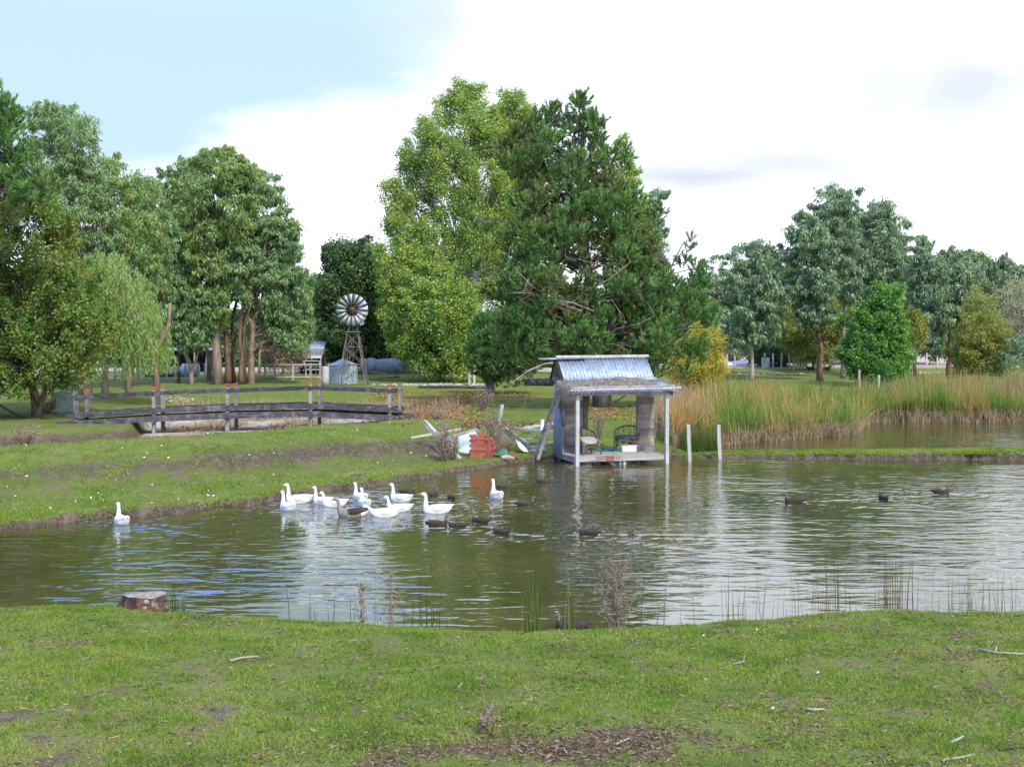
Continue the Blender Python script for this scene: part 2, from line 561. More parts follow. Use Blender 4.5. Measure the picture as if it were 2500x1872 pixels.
mat_leaf('reed_dry', [(.20, .14, .09), (.32, .24, .16), (.46, .36, .25), (.34, .19, .10)], .3, .04, gain=1.1)
mat_leaf('grass_blade', [(.055, .095, .014), (.095, .155, .020), (.145, .215, .028), (.21, .25, .055), (.25, .20, .11)], .35, .04, gain=1.4)
mat_leaf('litter_leaf', [(.07, .045, .03), (.16, .105, .065), (.30, .22, .15), (.40, .19, .08)], .1, .04, gain=1.0)
mat_leaf('autumn_leaf', [(.16, .085, .045), (.26, .13, .05), (.42, .20, .045), (.50, .32, .12)], .2, .04, gain=1.0)
mat_leaf('rush', [(.03, .07, .015), (.09, .13, .025), (.20, .19, .05), (.13, .085, .065)], .2, .05, gain=1.0)

# ------------------------------------------------------------------ terrain
# profile of the land along sight columns; features: (Y, z, dirt, sand, litter)


def crest(px):
    return np.interp(px, [-900, 0, 290, 440, 520, 850, 1150, 1300, 1600, 1750, 2000, 2200, 2500, 3400],
                     [12.6, 12.92, 13.0, 12.57, 12.4, 12.15, 11.9, 11.85, 12.05, 12.2, 12.57, 12.75, 12.7, 12.6])


def yw(py):
    return 12000.0 / (py - HY)


COLS = {}


def col(px, w_, b0, b1, b2, b3, b4, b5, b6, lip=.14):
    """w_: waterline Y; b0..b6: features behind it"""
    c = float(crest(px))
    near = [(-30, 1.55, 0, 0, 0), (3, 1.5, 0, 0, .1), (7.0, 1.44, 0, 0, .05), (8.6, 1.38, 0, 0, .1), (c - .7, 1.235, 0, 0, 0), (c, 1.15, 0, 0, 0), (c + .35, 1.02, .2, 0, 0), (c + 1.3, .55, .5, 0, 0),
            (c + 2.6, -.05, .8, 0, 0), (c + 4.6, -.8, 1, 0, 0), (w_ - 2, -.7, 1, 0, 0), (w_ - .12, -.08, 1, 0, 0), (w_ + .02, lip * .8, 1, 0, 0), (w_ + .14, lip + .02, .25, 0, 0)]
    far = [(92, .75, 0, 0, 0), (108, 1.0, 0, .15, 0), (116, 1.1, 0, .62, 0), (200, 2.6, 0, .65, 0), (260, 9, 0, 0, 0), (420, 15, 0, 0, 0), (900, 13, 0, 0, 0), (4000, 13, 0, 0, 0)]
    COLS[px] = near + [b0, b1, b2, b3, b4, b5, b6] + far


G0 = 0
col(-900, 22.0, (25.5, .30, .3, 0, 0), (26.8, .70, .5, 0, 0), (29, .92, 0, 0, 0), (31.5, .95, 0, 0, 0), (34, -.4, .3, .6, 0), (45.5, -.4, 1, .2, 0), (46.5, .38, .2, 0, .1))
col(0, 25.5, (28.8, .30, .35, 0, 0), (30.0, .65, .6, 0, 0), (32, .88, 0, 0, 0), (34.1, .95, 0, 0, 0), (37, -.4, .3, .7, 0), (49.0, -.4, 1, .2, 0), (49.8, .12, .3, 0, .1))
col(290, 27.0, (30.6, .28, .35, 0, 0), (31.7, .62, .6, 0, 0), (34, .85, 0, 0, 0), (36.6, .92, 0, 0, 0), (40, -.4, .2, .9, 0), (51.0, -.38, 1, .2, 0), (51.8, .10, .3, 0, 0))
col(400, 27.7, (31.5, .28, .35, 0, 0), (32.5, .62, .6, 0, 0), (35, .85, 0, 0, 0), (38.0, .90, 0, 0, 0), (41, -.35, .1, 1, 0), (60, -.32, .3, 1, 0), (64, .25, 0, .3, 0))
col(565, 28.9, (33.3, .30, .4, 0, 0), (34.1, .60, .8, 0, 0), (37, .82, 0, 0, 0), (40.2, .85, 0, 0, 0), (44, -.32, .1, 1, 0), (62, -.25, .3, 1, 0), (66, .3, 0, .2, 0))
col(850, 32.0, (36.5, .30, .4, 0, 0), (37.4, .56, 1, 0, 0), (40, .70, 0, 0, 0), (46, .74, 0, 0, 0), (49, -.2, .1, 1, .2), (64, -.1, .3, 1, .3), (68, .3, 0, .2, .1))
col(1017, 34.4, (38.4, .30, .5, 0, 0), (39.5, .50, 1, 0, 0), (43, .56, 0, 0, 0), (50.5, .60, 0, 0, 0), (53, .15, .1, .7, .8), (66, .10, .3, .7, 1), (70, .32, 0, .1, .6))
col(1150, 36.9, (39.3, .26, .5, 0, 0), (40.3, .36, .5, 0, 0), (44, .42, 0, 0, .2), (51, .46, 0, 0, .1), (55, .36, .1, .2, .3), (66, .36, .1, .1, .5), (74, .42, .1, 0, .5))
col(1280, 39.0, (40.0, .18, .3, 0, 0), (41.5, .30, .1, 0, 0), (44, .34, .1, 0, .2), (50, .40, 0, 0, .5), (55, .40, 0, 0, .1), (66, .40, 0, 0, 0), (74, .45, .1, 0, .5))
col(1450, 40.4, (41.4, .16, .3, 0, 0), (42.5, .26, 0, 0, 0), (46, .32, 0, 0, 0), (51, .36, 0, 0, .1), (57, .40, 0, 0, .6), (66, .42, 0, 0, .2), (74, .45, .1, 0, .1))
col(1620, 40.6, (41.2, .12, .6, 0, 0), (42.2, .16, .3, 0, 0), (46, .24, 0, 0, 0), (51, .30, 0, 0, 0), (57, .36, 0, 0, .2), (66, .40, 0, 0, 0), (74, .45, .1, 0, .1), lip=.05)
col(1700, 40.5, (40.9, .08, .8, 0, 0), (41.5, .04, .8, 0, 0), (42.1, -.25, 1, 0, 0), (43.5, -.35, 1, 0, 0), (45.5, -.15, 1, 0, 0), (58, .05, .5, .3, 0), (68, .32, 0, .2, 0), lip=.05)
col(1800, 40.3, (40.8, .16, .3, 0, 0), (41.4, .12, .1, 0, 0), (42.0, -.3, 1, 0, 0), (44, -.45, 1, 0, 0), (46.5, -.15, 1, 0, 0), (58, .05, .5, .3, 0), (68, .32, 0, 0, 0), lip=.12)
col(2110, 39.8, (40.5, .22, .0, 0, 0), (41.3, .18, 0, 0, 0), (41.9, -.3, 1, 0, 0), (47, -.5, 1, 0, 0), (52, -.15, 1, 0, 0), (62, .05, .5, .3, 0), (70, .32, 0, .2, 0), lip=.18)
col(2160, 39.8, (40.5, .23, .0, 0, 0), (41.3, .19, 0, 0, 0), (41.9, -.3, 1, 0, 0), (54, -.5, 1, 0, 0), (58, -.15, 1, 0, 0), (64, .05, .5, .3, 0), (70, .32, .2, .2, 0), lip=.19)
col(2500, 39.6, (40.6, .26, .0, 0, 0), (41.8, .22, 0, 0, 0), (42.5, -.3, 1, 0, 0), (54, -.5, 1, 0, 0), (58.5, -.15, 1, 0, 0), (64, .05, .5, .3, 0), (70, .32, .2, .2, 0), lip=.22)
col(3600, 39.3, (40.6, .30, .0, 0, 0), (42.3, .22, 0, 0, 0), (43, -.3, 1, 0, 0), (54, -.5, 1, 0, 0), (58.5, -.15, 1, 0, 0), (64, .05, .5, .3, 0), (70, .32, .2, .2, 0), lip=.22)
CPX = np.array(sorted(COLS))
CARR = np.array([COLS[p] for p in sorted(COLS)])       # ncol, nfeat, 5


def features(px):
    px = np.clip(np.atleast_1d(px), CPX[0], CPX[-1])
    i = np.clip(np.searchsorted(CPX, px) - 1, 0, len(CPX) - 2)
    f = ((px - CPX[i]) / (CPX[i + 1] - CPX[i]))[:, None, None]
    f = f * f * (3 - 2 * f)
    return CARR[i] * (1 - f) + CARR[i + 1] * f


def raise_hills(px, Y, z):
    """left of the frame the far land stays low, at the right it climbs to a wooded ridge"""
    k = np.clip((px - 1200) / 500.0, 0, 1)
    zz = np.where(Y > 125, 1.1 + (z - 1.1) * (0.25 + 0.75 * k), z)
    # slightly lower than the 92 m terrace in the middle and left
    drop = np.clip((1650 - px) / 300.0, 0, 1) * np.interp(Y, [70, 92, 125, 200], [0, .28, .40, .4])
    return zz - drop


def ground(X, Y):
    """height of the land (no fine noise) at points"""
    X, Y = np.atleast_1d(np.asarray(X, float)), np.atleast_1d(np.asarray(Y, float))
    px = 1250 + F * X / np.maximum(Y, 8.0)
    Fe = features(px)
    out = np.empty(len(X))
    for k in range(len(X)):
        out[k] = np.interp(Y[k], Fe[k, :, 0], Fe[k, :, 1])
    out = raise_hills(px, Y, out)
    return out


def gz(X, Y):
    return float(ground([X], [Y])[0])


def at_ground(px, Y):
    X = (px - 1250) / F * Y
    return np.array((X, Y, gz(X, Y)))


def fine(X, Y, px):
    """small unevenness; calm on the causeway"""
    n = (vnoise(X, Y, .9, 3, 3) - .5) * .10 + (vnoise(X, Y, 4.5, 4, 3) - .5) * .035
    k = np.where((Y > 39) & (Y < 43) & (px > 1600), .35, 1.0)
    k = np.where(Y < 14, .55, k)
    return n * k


def build_ground():
    us = np.concatenate([np.linspace(-1.3, -.5, 30, endpoint=False), np.linspace(-.5, .5, 300), np.linspace(.5, 1.3, 31)[1:]])
    rows = np.concatenate([np.linspace(-30, 5.5, 24, endpoint=False), np.linspace(5.5, 14.5, 76, endpoint=False), np.linspace(14.5, 24.5, 16, endpoint=False),
                           np.linspace(24.5, 44, 190, endpoint=False), np.linspace(44, 75, 90, endpoint=False), np.linspace(75, 130, 36, endpoint=False),
                           np.geomspace(130, 4000, 40)])
    nu, nr = len(us), len(rows)
    px = 1250 + F * us
    Fe = features(px)
    Z = np.empty((nr, nu))
    masks = [np.empty((nr, nu)) for _ in range(3)]
    wob = (vnoise(us * 90, us * 0 + .5, 1.0, 8, 4) - .5)
    for j in range(nu):
        # shorelines and steps wander a little
        Ys = rows + wob[j] * .7 * ((rows > 22) & (rows < 62))
        Ys = Ys + .55 * (vnoise([us[j] * 330], [2.2], 1.0, 9, 3)[0] - .5) * ((rows > 22) & (rows < 62))
        lipn = .35 + 1.1 * vnoise([us[j] * 140], [7.7], 1.0, 10, 3)[0]
        Fe[j, 12, 1] *= lipn
        Fe[j, 13, 1] *= .5 + .5 * lipn
        Z[:, j] = np.interp(Ys, Fe[j, :, 0], Fe[j, :, 1])
        for q in range(3):
            masks[q][:, j] = np.interp(Ys, Fe[j, :, 0], Fe[j, :, 2 + q])
    Yg = np.repeat(rows[:, None], nu, 1)
    Xg = us[None, :] * np.maximum(Yg, 8.0)
    PXg = np.repeat(px[None, :], nr, 0)
    Z = raise_hills(PXg, Yg, Z)
    Z = Z + fine(Xg, Yg, PXg) * (Yg < 130)
    pyv = HY + F * 2.6 / np.maximum(Yg, 3)
    bare = np.exp(-((PXg - 1350) / 620) ** 2) * np.clip((pyv - 1735 + .10 * (PXg - 1250)) / 90, 0, 1)
    spots_ = np.clip((vnoise(Xg, Yg, 1.3, 14, 4) - .60) * 4, 0, 1) * .33 + np.clip((vnoise(Xg, Yg, 5.5, 71, 3) - .5) * -2.2, 0, .33)
    masks[0] = np.maximum(masks[0], np.where(Yg < 13, np.maximum(bare * (.15 + 1.1 * np.clip((vnoise(Xg, Yg, 2.6, 73, 4) - .3) * 2, 0, 1)) * .7, spots_), 0))
    # rough cut on the eroded faces
    dirt = masks[0]
    Z += (vnoise(Xg, Yg, 6.0, 12, 3) - .5) * .16 * np.clip(dirt, 0, 1) * ((Yg > 24) & (Z > .02))
    Z = np.where((Yg > 900), Z, Z)
    V = np.stack([Xg, Yg, Z], -1).reshape(-1, 3)
    i = np.arange(nr - 1)[:, None] * nu + np.arange(nu - 1)[None, :]
    Fc = np.stack([i, i + 1, i + 1 + nu, i + nu], -1).reshape(-1, 4)
    m, t, out = mat_base('land')
    tc = t.n('ShaderNodeTexCoord')
    v = tc.outputs['Object']
    A = [t.n('ShaderNodeAttribute', attribute_name=k).outputs['Fac'] for k in ('dirt', 'sand', 'leaf')]
    nb = t.noise(v, .35, 4, .6)
    nm = t.noise(v, 2.2, 4, .65)
    nf = t.noise(v, 14, 4, .7)
    nff = t.noise(v, 60, 2, .7)
    g = t.mix(t.ramp(nm, .32, .68), (.100, .145, .027), (.165, .215, .045))
    g = t.mix(t.math('MULTIPLY', t.ramp(nb, .45, .70), .65), g, (.22, .205, .085))
    g = t.mix(t.math('MULTIPLY', t.ramp(nf, .52, .75), .55), g, (.10, .13, .035))
    g = t.mix(t.math('MULTIPLY', t.ramp(nff, .62, .75), .5), g, (.20, .165, .11))
    d = t.mix(t.ramp(nf, .3, .7), (.050, .037, .027), (.17, .135, .098))
    d = t.mix(t.math('MULTIPLY', t.ramp(nm, .5, .7), .6), d, (.21, .18, .135))
    s_ = t.mix(t.ramp(nf, .35, .65), (.38, .33, .29), (.56, .50, .45))
    s_ = t.mix(t.math('MULTIPLY', t.ramp(nm, .46, .62), .7), s_, (.30, .235, .17))
    lf = t.mix(t.ramp(nf, .40, .6), (.11, .07, .04), (.27, .15, .065))
    thr = t.math('MULTIPLY', t.math('SUBTRACT', t.math('ADD', nm, t.math('MULTIPLY', nf, .6)), .80), 1.1)
    c = t.mix(t.ramp(t.math('ADD', A[1], thr), .35, .6), g, s_)
    c = t.mix(t.ramp(t.math('ADD', A[2], thr), .35, .75), c, lf)
    c = t.mix(t.ramp(t.math('ADD', A[0], t.math('MULTIPLY', thr, 1.3)), .32, .62), c, d)
    b = t.n('ShaderNodeBsdfPrincipled')
    t.put(b.inputs['Base Color'], c)
    b.inputs['Roughness'].default_value = 1.0
    b.inputs['Specular IOR Level'].default_value = .1
    bp = t.n('ShaderNodeBump')
    bp.inputs['Strength'].default_value = .9
    bp.inputs['Distance'].default_value = .05
    t.put(bp.inputs['Height'], t.math('ADD', nf, t.math('MULTIPLY', nff, .6)))
    t.put(b.inputs['Normal'], bp.outputs[0])
    m.node_tree.links.new(b.outputs[0], out.inputs[0])
    me = np_mesh('ground', V, Fc, m, {'dirt': ('POINT', masks[0].ravel()), 'sand': ('POINT', masks[1].ravel()), 'leaf': ('POINT', masks[2].ravel())}, smooth=True)
    props(link_mesh('ground', me), kind='structure')


build_ground()


# swimming birds: kind, px, py of the waterline, heading in degrees (0 right, 90 away), scale, neck pose, label
GEESE = [
    (296, 1277, 122, 1.0, 'up', 'lone white goose swimming off the left bank, away from the flock'),
    (702, 1244, 128, 1.0, 'up', 'white goose at the left end of the flock, in front of a longer one'),
    (727, 1226, 176, 1.08, 'up', 'white goose swimming left, nearest to the bank at the head of the flock'),
    (787, 1229, 150, .95, 'up', 'white goose behind the third from left, half hidden by it'),
    (814, 1235, 178, .95, 'mid', 'white goose swimming left just above the grey goose'),
    (879, 1219, 128, .95, 'up', 'rear goose of the close pair at the top middle of the flock'),
    (889, 1234, 112, .95, 'up', 'front goose of the close pair at the top middle of the flock'),
    (977, 1223, 150, 1.0, 'up', 'white goose alone at the upper right of the flock, neck upright'),
    (972, 1247, 172, .95, 'mid', 'white goose behind the low-necked goose, orange beak turned left'),
    (937, 1260, 178, 1.05, 'low', 'white goose stretching its neck low just right of the grey goose'),
    (1064, 1251, 176, 1.08, 'up', 'white goose at the right end of the flock, swimming left'),
    (1211, 1215, 108, 1.05, 'up', 'white goose on its own right of the flock, tail raised towards the camera'),
]
DUCKS = [
    (996, 1203, 0, .92, 'low', 'dark duck swimming right behind the upper right goose'),
    (1059, 1209, 60, .85, 'up', 'small dark duck left of the tiny one, between flock and brick reflection'),
    (1101, 1216, 120, .8, 'up', 'tiny duck facing away, nearest the right end of the goose flock'),
    (1230, 1191, 20, .85, 'up', 'duck just behind the lone right-hand goose'),
    (1331, 1178, 4, .9, 'low', 'dark duck swimming right near the ladder reflection'),
    (1284, 1234, 6, 1.0, 'up', 'dark duck swimming right, right of the lone tail-up goose'),
    (1070, 1282, 8, 1.05, 'up', 'dark duck swimming right below the right end of the goose flock'),
    (1115, 1286, 172, .95, 'low', 'duck with its head tucked low right of the one below the flock'),
    (1171, 1274, 150, 1.0, 'up', 'duck turned left in the middle of the open water'),
    (1222, 1302, 140, .95, 'up', 'duck facing away left of the one leaving a wake'),
    (1436, 1304, 160, 1.0, 'up', 'duck leaving a pale wake below the hut'),
    (1937, 1226, 178, 1.1, 'up', 'dark duck swimming left, leftmost of the three on the right'),
    (2156, 1218, 95, 1.0, 'up', 'dark duck seen from behind, middle of the three on the right'),
    (2299, 1203, 2, 1.05, 'up', 'dark duck swimming right, rightmost of the three on the right'),
]


def wakes(V):
    h = np.zeros(len(V))
    for (px, py, hd, sc_, pose, lab) in GEESE + DUCKS:
        Y = 12000.0 / (py - HY)
        X = (px - 1250) / F * Y
        d = np.array((math.cos(math.radians(hd)), math.sin(math.radians(hd))))
        near = (np.abs(V[:, 0] - X) < 5) & (np.abs(V[:, 1] - Y) < 5)
        dx, dy = V[near, 0] - X, V[near, 1] - Y
        l = -(dx * d[0] + dy * d[1])
        w_ = np.abs(-dx * d[1] + dy * d[0])
        r = np.hypot(dx, dy)
        ring = np.sin(r * 21) * np.exp(-r / .9) * .55
        arm = np.where(l > -.4, np.exp(-((w_ - .36 * (l + .3)) / .13) ** 2) * np.exp(-np.maximum(l, 0) / 2.6), 0) * 1.1
        tr = np.where(l > -.4, np.sin(l * 15) * np.exp(-(w_ / (.3 * (l + .6))) ** 2) * np.exp(-np.maximum(l, 0) / 1.6), 0) * .5
        k = 1.5 if (px, py) in ((1436, 1304), (296, 1277)) else 1.0
        h[near] += (ring + arm + tr) * k
    return h


def build_water():
    m, t, out = mat_base('pond_water')
    tc = t.n('ShaderNodeTexCoord')
    v = tc.outputs['Object']
    n0 = t.noise(t.mapping(v, (.8, 1.5, 1), (0, 0, .35)), .9, 1, .5, .6)
    n1 = t.noise(t.mapping(v, (.65, 1.7, 1), (0, 0, -.15)), 2.4, 1, .45, .5)
    n2 = t.noise(t.mapping(v, (.9, 1.6, 1), (0, 0, .1)), 6.0, 1, .5)
    calm = t.ramp(t.noise(v, .13, 3, .5), .34, .58)
    h = t.math('ADD', t.math('MULTIPLY', n0, .9), t.math('ADD', t.math('MULTIPLY', n1, .55), t.math('MULTIPLY', n2, .13)))
    # small wind rings from swimming birds are carried by the mesh itself
    bp = t.n('ShaderNodeBump')
    t.put(bp.inputs['Strength'], t.math('ADD', .34, t.math('MULTIPLY', calm, .76)))
    bp.inputs['Distance'].default_value = .030
    wk = t.n('ShaderNodeAttribute', attribute_name='wake').outputs['Fac']
    t.put(bp.inputs['Height'], t.math('ADD', h, t.math('MULTIPLY', wk, .55)))
    b = t.n('ShaderNodeBsdfPrincipled')
    cm = t.noise(v, .22, 3, .6)
    t.put(b.inputs['Base Color'], t.mix(t.ramp(cm, .35, .65), (.046, .045, .013), (.068, .062, .020)))
    b.inputs['Roughness'].default_value = .035
    b.inputs['IOR'].default_value = 2.5
    b.inputs['Specular IOR Level'].default_value = .8
    t.put(b.inputs['Normal'], bp.outputs[0])
    m.node_tree.links.new(b.outputs[0], out.inputs[0])
    us = np.concatenate([np.linspace(-1.3, -.45, 18, endpoint=False), np.linspace(-.45, .45, 320), np.linspace(.45, 1.3, 19)[1:]])
    lim = np.interp(1250 + F * us, [-900, 0, 290, 565, 850, 1017, 1150, 1280, 1450, 1625, 1660], [23.5, 26.8, 28.4, 30.4, 33.6, 36, 38.2, 40.0, 41.4, 41.4, 66])
    nx, ny = len(us), 210
    # rows lie at the same depths in every column up to the causeway, then run out to the back shore
    Yr = np.concatenate([12 + (41.4 - 12) * np.linspace(0, 1, ny - 24) ** 1.15, np.linspace(41.6, 66, 24)])
    lim2 = np.where(1250 + F * us > 1630, 66.0, lim)
    V = []
    for r_, y_ in enumerate(Yr):
        for i in range(nx):
            yy = min(y_, lim2[i] + .0004 * r_)
            V.append((us[i] * yy, yy, 0))
    V = np.array(V)
    ts = Yr
    xs, ys = us, ts
    Fc = np.array([(j * nx + i, j * nx + i + 1, (j + 1) * nx + i + 1, (j + 1) * nx + i) for j in range(len(ys) - 1) for i in range(nx - 1)])
    me = np_mesh('pond_water', V, Fc, m, {'wake': ('POINT', wakes(V))})
    props(link_mesh('pond_water', me), kind='structure')


build_water()
#@@TREES
# ------------------------------------------------------------------ foliage
def perp(d):
    a_ = norm(np.cross(d, rng.normal(size=d.shape)))
    return a_


def leaf_mesh(name, P, D, L, W, mat, v=None, fold=0.0):
    """diamond leaves: P base points, D directions, L lengths, W widths"""
    n = len(P)
    S = perp(D)
    L = np.broadcast_to(np.asarray(L, float), (n,))[:, None]
    W = np.broadcast_to(np.asarray(W, float), (n,))[:, None]
    mid = P + D * L * .45
    V = np.stack([P, mid + S * W / 2, P + D * L, mid - S * W / 2], 1).reshape(-1, 3)
    Fc = np.arange(4 * n).reshape(-1, 4)
    if v is None:
        v = rng.random(n)
    return np_mesh(name, V, Fc, mat, {'v': ('FACE', v)})


def needle_mesh(name, P, D, L, W, mat, v=None):
    n = len(P)
    S = perp(D)
    L = np.broadcast_to(np.asarray(L, float), (n,))[:, None]
    W = np.broadcast_to(np.asarray(W, float), (n,))[:, None]
    V = np.stack([P - S * W / 2, P + S * W / 2, P + D * L], 1).reshape(-1, 3)
    Fc = np.arange(3 * n).reshape(-1, 3)
    if v is None:
        v = rng.random(n)
    return np_mesh(name, V, Fc, mat, {'v': ('FACE', v)})


def rdir(n):
    return norm(rng.normal(size=(n, 3)))


def fill_blobs(rows, Y, n, r0, r1, depth=.8, rmul=None, surf=.35, sp=.70):
    """rows: [(py, pxl, pxr)] outline of the crown as seen; returns world blobs (centre, radius m)"""
    rows = sorted(rows)
    ys = np.array([r[0] for r in rows], float)
    L = np.array([r[1] for r in rows], float)
    R = np.array([r[2] for r in rows], float)
    s = Y / F
    out = []
    n = int(n * .92)
    yy = np.linspace(ys[0], ys[-1], 60)
    wd = np.maximum(np.interp(yy, ys, R - L), 6)
    cdf = np.cumsum(wd)
    cdf /= cdf[-1]
    tries = 0
    pts = []
    while len(out) < n and tries < n * 30:
        tries += 1
        py = yy[np.searchsorted(cdf, rng.random())]
        l, r = np.interp(py, ys, L), np.interp(py, ys, R)
        hw = (r - l) / 2
        rp = (r0 + (r1 - r0) * rng.random()) * rng.choice((.62, 1, 1.12)) / s          # px radius
        rp = min(rp, max(hw * 1.0, 5))
        cx = (l + r) / 2
        f_ = rng.uniform(-1, 1)
        if rng.random() < surf:
            f_ = np.sign(f_) * (abs(f_) ** .3)
        px = cx + f_ * max(hw - rp * rng.uniform(.35, 1.0), 0)
        dd = math.sqrt(max(hw * hw - (px - cx) ** 2, 1)) * s * depth
        dy = rng.uniform(-1, 1) * dd
        ok = True
        for (qx, qy, qd, qr) in pts:
            if (qx - px) ** 2 + (qy - py) ** 2 + ((qd - dy) / s) ** 2 < (sp * (qr + rp)) ** 2:
                ok = False
                break
        if not ok and tries < n * 20:
            continue
        py2 = min(max(py, ys[0] + rp * rng.uniform(.4, .9)), ys[-1] - rp * .3)
        pts.append((px, py, dy, rp))
        c = PT(px, py2, Y)
        c[1] += dy
        out.append((c, rp * s))
    return out


def blobs_px(lst, Y):
    return [(PT(px, py, Y + (q[0] if q else 0)), rp * Y / F) for (px, py, rp, *q) in lst]


def sprays(blobs, per, shell=.55, flat=.85):
    """twig tips spread over the outside of each blob; returns centres, blob centres, radii"""
    C, B, Rr = [], [], []
    for (c, r) in blobs:
        k = max(2, int(per * (r / 1.0) ** 1.6))
        d = rdir(k)
        d[:, 2] = np.where(rng.random(k) < .35, np.abs(d[:, 2]), d[:, 2])
        rad = r * (shell + (1 - shell) * rng.random(k) ** .6)
        C.append(c + d * rad[:, None] * np.array((1, 1, flat)))
        B.append(np.repeat(c[None, :], k, 0))
        Rr.append(np.full(k, r))
    return np.concatenate(C), np.concatenate(B), np.concatenate(Rr)


def crown_part(parent, org, style, blobs, per, leaves, size, mat, name='foliage', sig=.16, shell=.5, flat=.85):
    C, B, R = sprays(blobs, per, shell, flat)
    n = len(C)
    idx = np.repeat(np.arange(n), leaves)
    m = len(idx)
    outd = norm(C - B)[idx]
    sg = sig * np.clip(R[idx], .5, 1.3)[:, None]
    base_v = (rng.random(n) * .55)[idx] + rng.random(m) * .45
    if style == 'droop':          # gum: leaves hang
        off = rng.normal(size=(m, 3)) * sg * np.array((1, 1, .8))
        P = C[idx] + off
        D = norm(np.array((0, 0, -1.0)) * 1.0 + rdir(m) * .75 + outd * .25)
        L, W = size * rng.uniform(.7, 1.3, m), size * .34
    elif style == 'round':
        off = rng.normal(size=(m, 3)) * sg
        P = C[idx] + off
        D = norm(rdir(m) + outd * .6 + np.array((0, 0, -.2)))
        L, W = size * rng.uniform(.7, 1.3, m) * .95, size * .85
    elif style == 'needle':
        axis = norm(outd * .6 + np.array((0, 0, .75)) + rng.normal(size=(n, 3))[idx] * .22)
        tpos = rng.random(m)
        P = C[idx] + axis * (tpos * .38 - .10)[:, None]
        D = norm(axis * .95 + rdir(m) * .65)
        L = size * rng.uniform(.7, 1.2, m)
    P = P - np.asarray(org)
    v = np.clip(base_v, 0, .999)
    if style == 'needle':
        me = needle_mesh(name, P, D, L, .047, mat, v)
    else:
        me = needle_mesh(name, P, D, L, W, mat, v)
    return link_mesh(name, me, parent), C, B


def curve(p0, p1, bend, k=5, sag=0.0):
    ts = np.linspace(0, 1, k)
    p0, p1 = np.asarray(p0, float), np.asarray(p1, float)
    L = np.linalg.norm(p1 - p0)
    off = rng.normal(size=3) * bend * L
    pts = p0[None] * (1 - ts)[:, None] + p1[None] * ts[:, None]
    pts += (np.sin(ts * math.pi))[:, None] * off[None]
    pts[:, 2] -= np.sin(ts * math.pi) * sag * L
    pts[1:-1] += rng.normal(size=(k - 2, 3)) * .018 * L
    return pts


def make_tree(name, label, base, Y, trunk, blobs, style, leafmat, barkmat, per=34, leaves=26, size=.26, r0=.22, group=None, limbs=True,
              twigs=.25, sig=.16, shell=.5, rise=.55, cat='tree', extra_trunks=(), flat=.85, limb_r=.05, limb_mat=None, leafname='foliage', sub=True):
    """base: px of the foot; trunk: [(px, py)] upwards after the foot"""
    org = at_ground(base, Y)
    root = thing(name, label, cat, org, group)
    tm = MB(org)
    tp = [np.array((org[0], org[1], org[2] - .25))] + [PT(px, py, Y) for (px, py) in trunk]
    tp = np.array(tp)
    # resample with slight crookedness
    ts = np.linspace(0, 1, 10)
    seg = np.concatenate([[0], np.cumsum(np.linalg.norm(np.diff(tp, axis=0), axis=1))])
    tt = seg / seg[-1]
    pth = np.stack([np.interp(ts, tt, tp[:, k]) for k in range(3)], 1)
    H = seg[-1]
    pth[1:] += rng.normal(size=(9, 3)) * np.array((.010, .02, 0)) * H * .5
    rad = r0 * (1 - ts * .82) * (1 + .35 * np.exp(-ts * 18))
    tm.tube(pth, rad, 9)
    allp, allr = [pth], [rad]
    for (bx, pts2, rr) in extra_trunks:
        q = np.array([at_ground(bx, Y) - (0, 0, .25)] + [PT(px, py, Y + rng.uniform(-.5, .5)) for (px, py) in pts2])
        rd = np.linspace(rr, rr * .35, len(q))
        tm.tube(q, rd, 8)
        allp.append(q)
        allr.append(rd)
    trunk_o = tm.build('trunk', barkmat, root, smooth=True)
    for k, q in enumerate(allp):
        pass
    TP = np.concatenate(allp)
    TR = np.concatenate(allr)
    if limbs:
        lm = MB(org)
        for (c, r) in blobs:
            d = np.linalg.norm(TP[:, :2] - c[:2], axis=1)
            want = c[2] - rise * d - .15 * r
            score = np.abs(TP[:, 2] - want) + d * .3 + (TP[:, 2] > c[2]) * 3
            score[0] += 5
            score += (TP[:, 2] < org[2] + .16 * H) * 4.0
            k = int(np.argmin(score))
            p0 = TP[k]
            if np.linalg.norm(c - p0) < .3:
                continue
            rr = min(TR[k] * .55, limb_r * (1 + r))
            pts = curve(p0, c, .06, 6, -.03)
            lm.tube(pts, np.linspace(rr, rr * .35, 6), 4, cap=False)
            nt = int(6 * twigs * 2.2)
            for q in range(nt):
                e_ = c + rdir(1)[0] * r * rng.uniform(.6, 1.0)
                lm.tube(curve(pts[rng.integers(3, 6)], e_, .08, 3), [rr * .32, rr * .22, .006], 3, cap=False)
        if lm.v:
            lm.build('branches', limb_mat or barkmat, trunk_o if False else root, smooth=True)
    if sub and style != 'needle':
        nb_ = len(blobs)
        extra = []
        for q in range(int(nb_ * (2.2 if style == 'round' and size < .18 else 1.3))):
            c, r = blobs[rng.integers(0, nb_)]
            d = rdir(1)[0]
            d[2] = abs(d[2]) * (1.0 if style == 'round' else .6) + (.25 if style == 'round' else 0)
            d = norm(d)
            for st in ((1.0, 1.22, 1.42) if rng.random() < .6 else (1.0, 1.25, 1.5, 1.72)):
                extra.append((c + d * r * st, r * (.30 - .14 * (st - 1)) * .8))
        blobs = list(blobs) + extra
    fo, C, B = crown_part(root, org, style, blobs, per, leaves, size, leafmat, leafname, sig, shell, flat)
    return root


def rows(*a):
    return list(a)


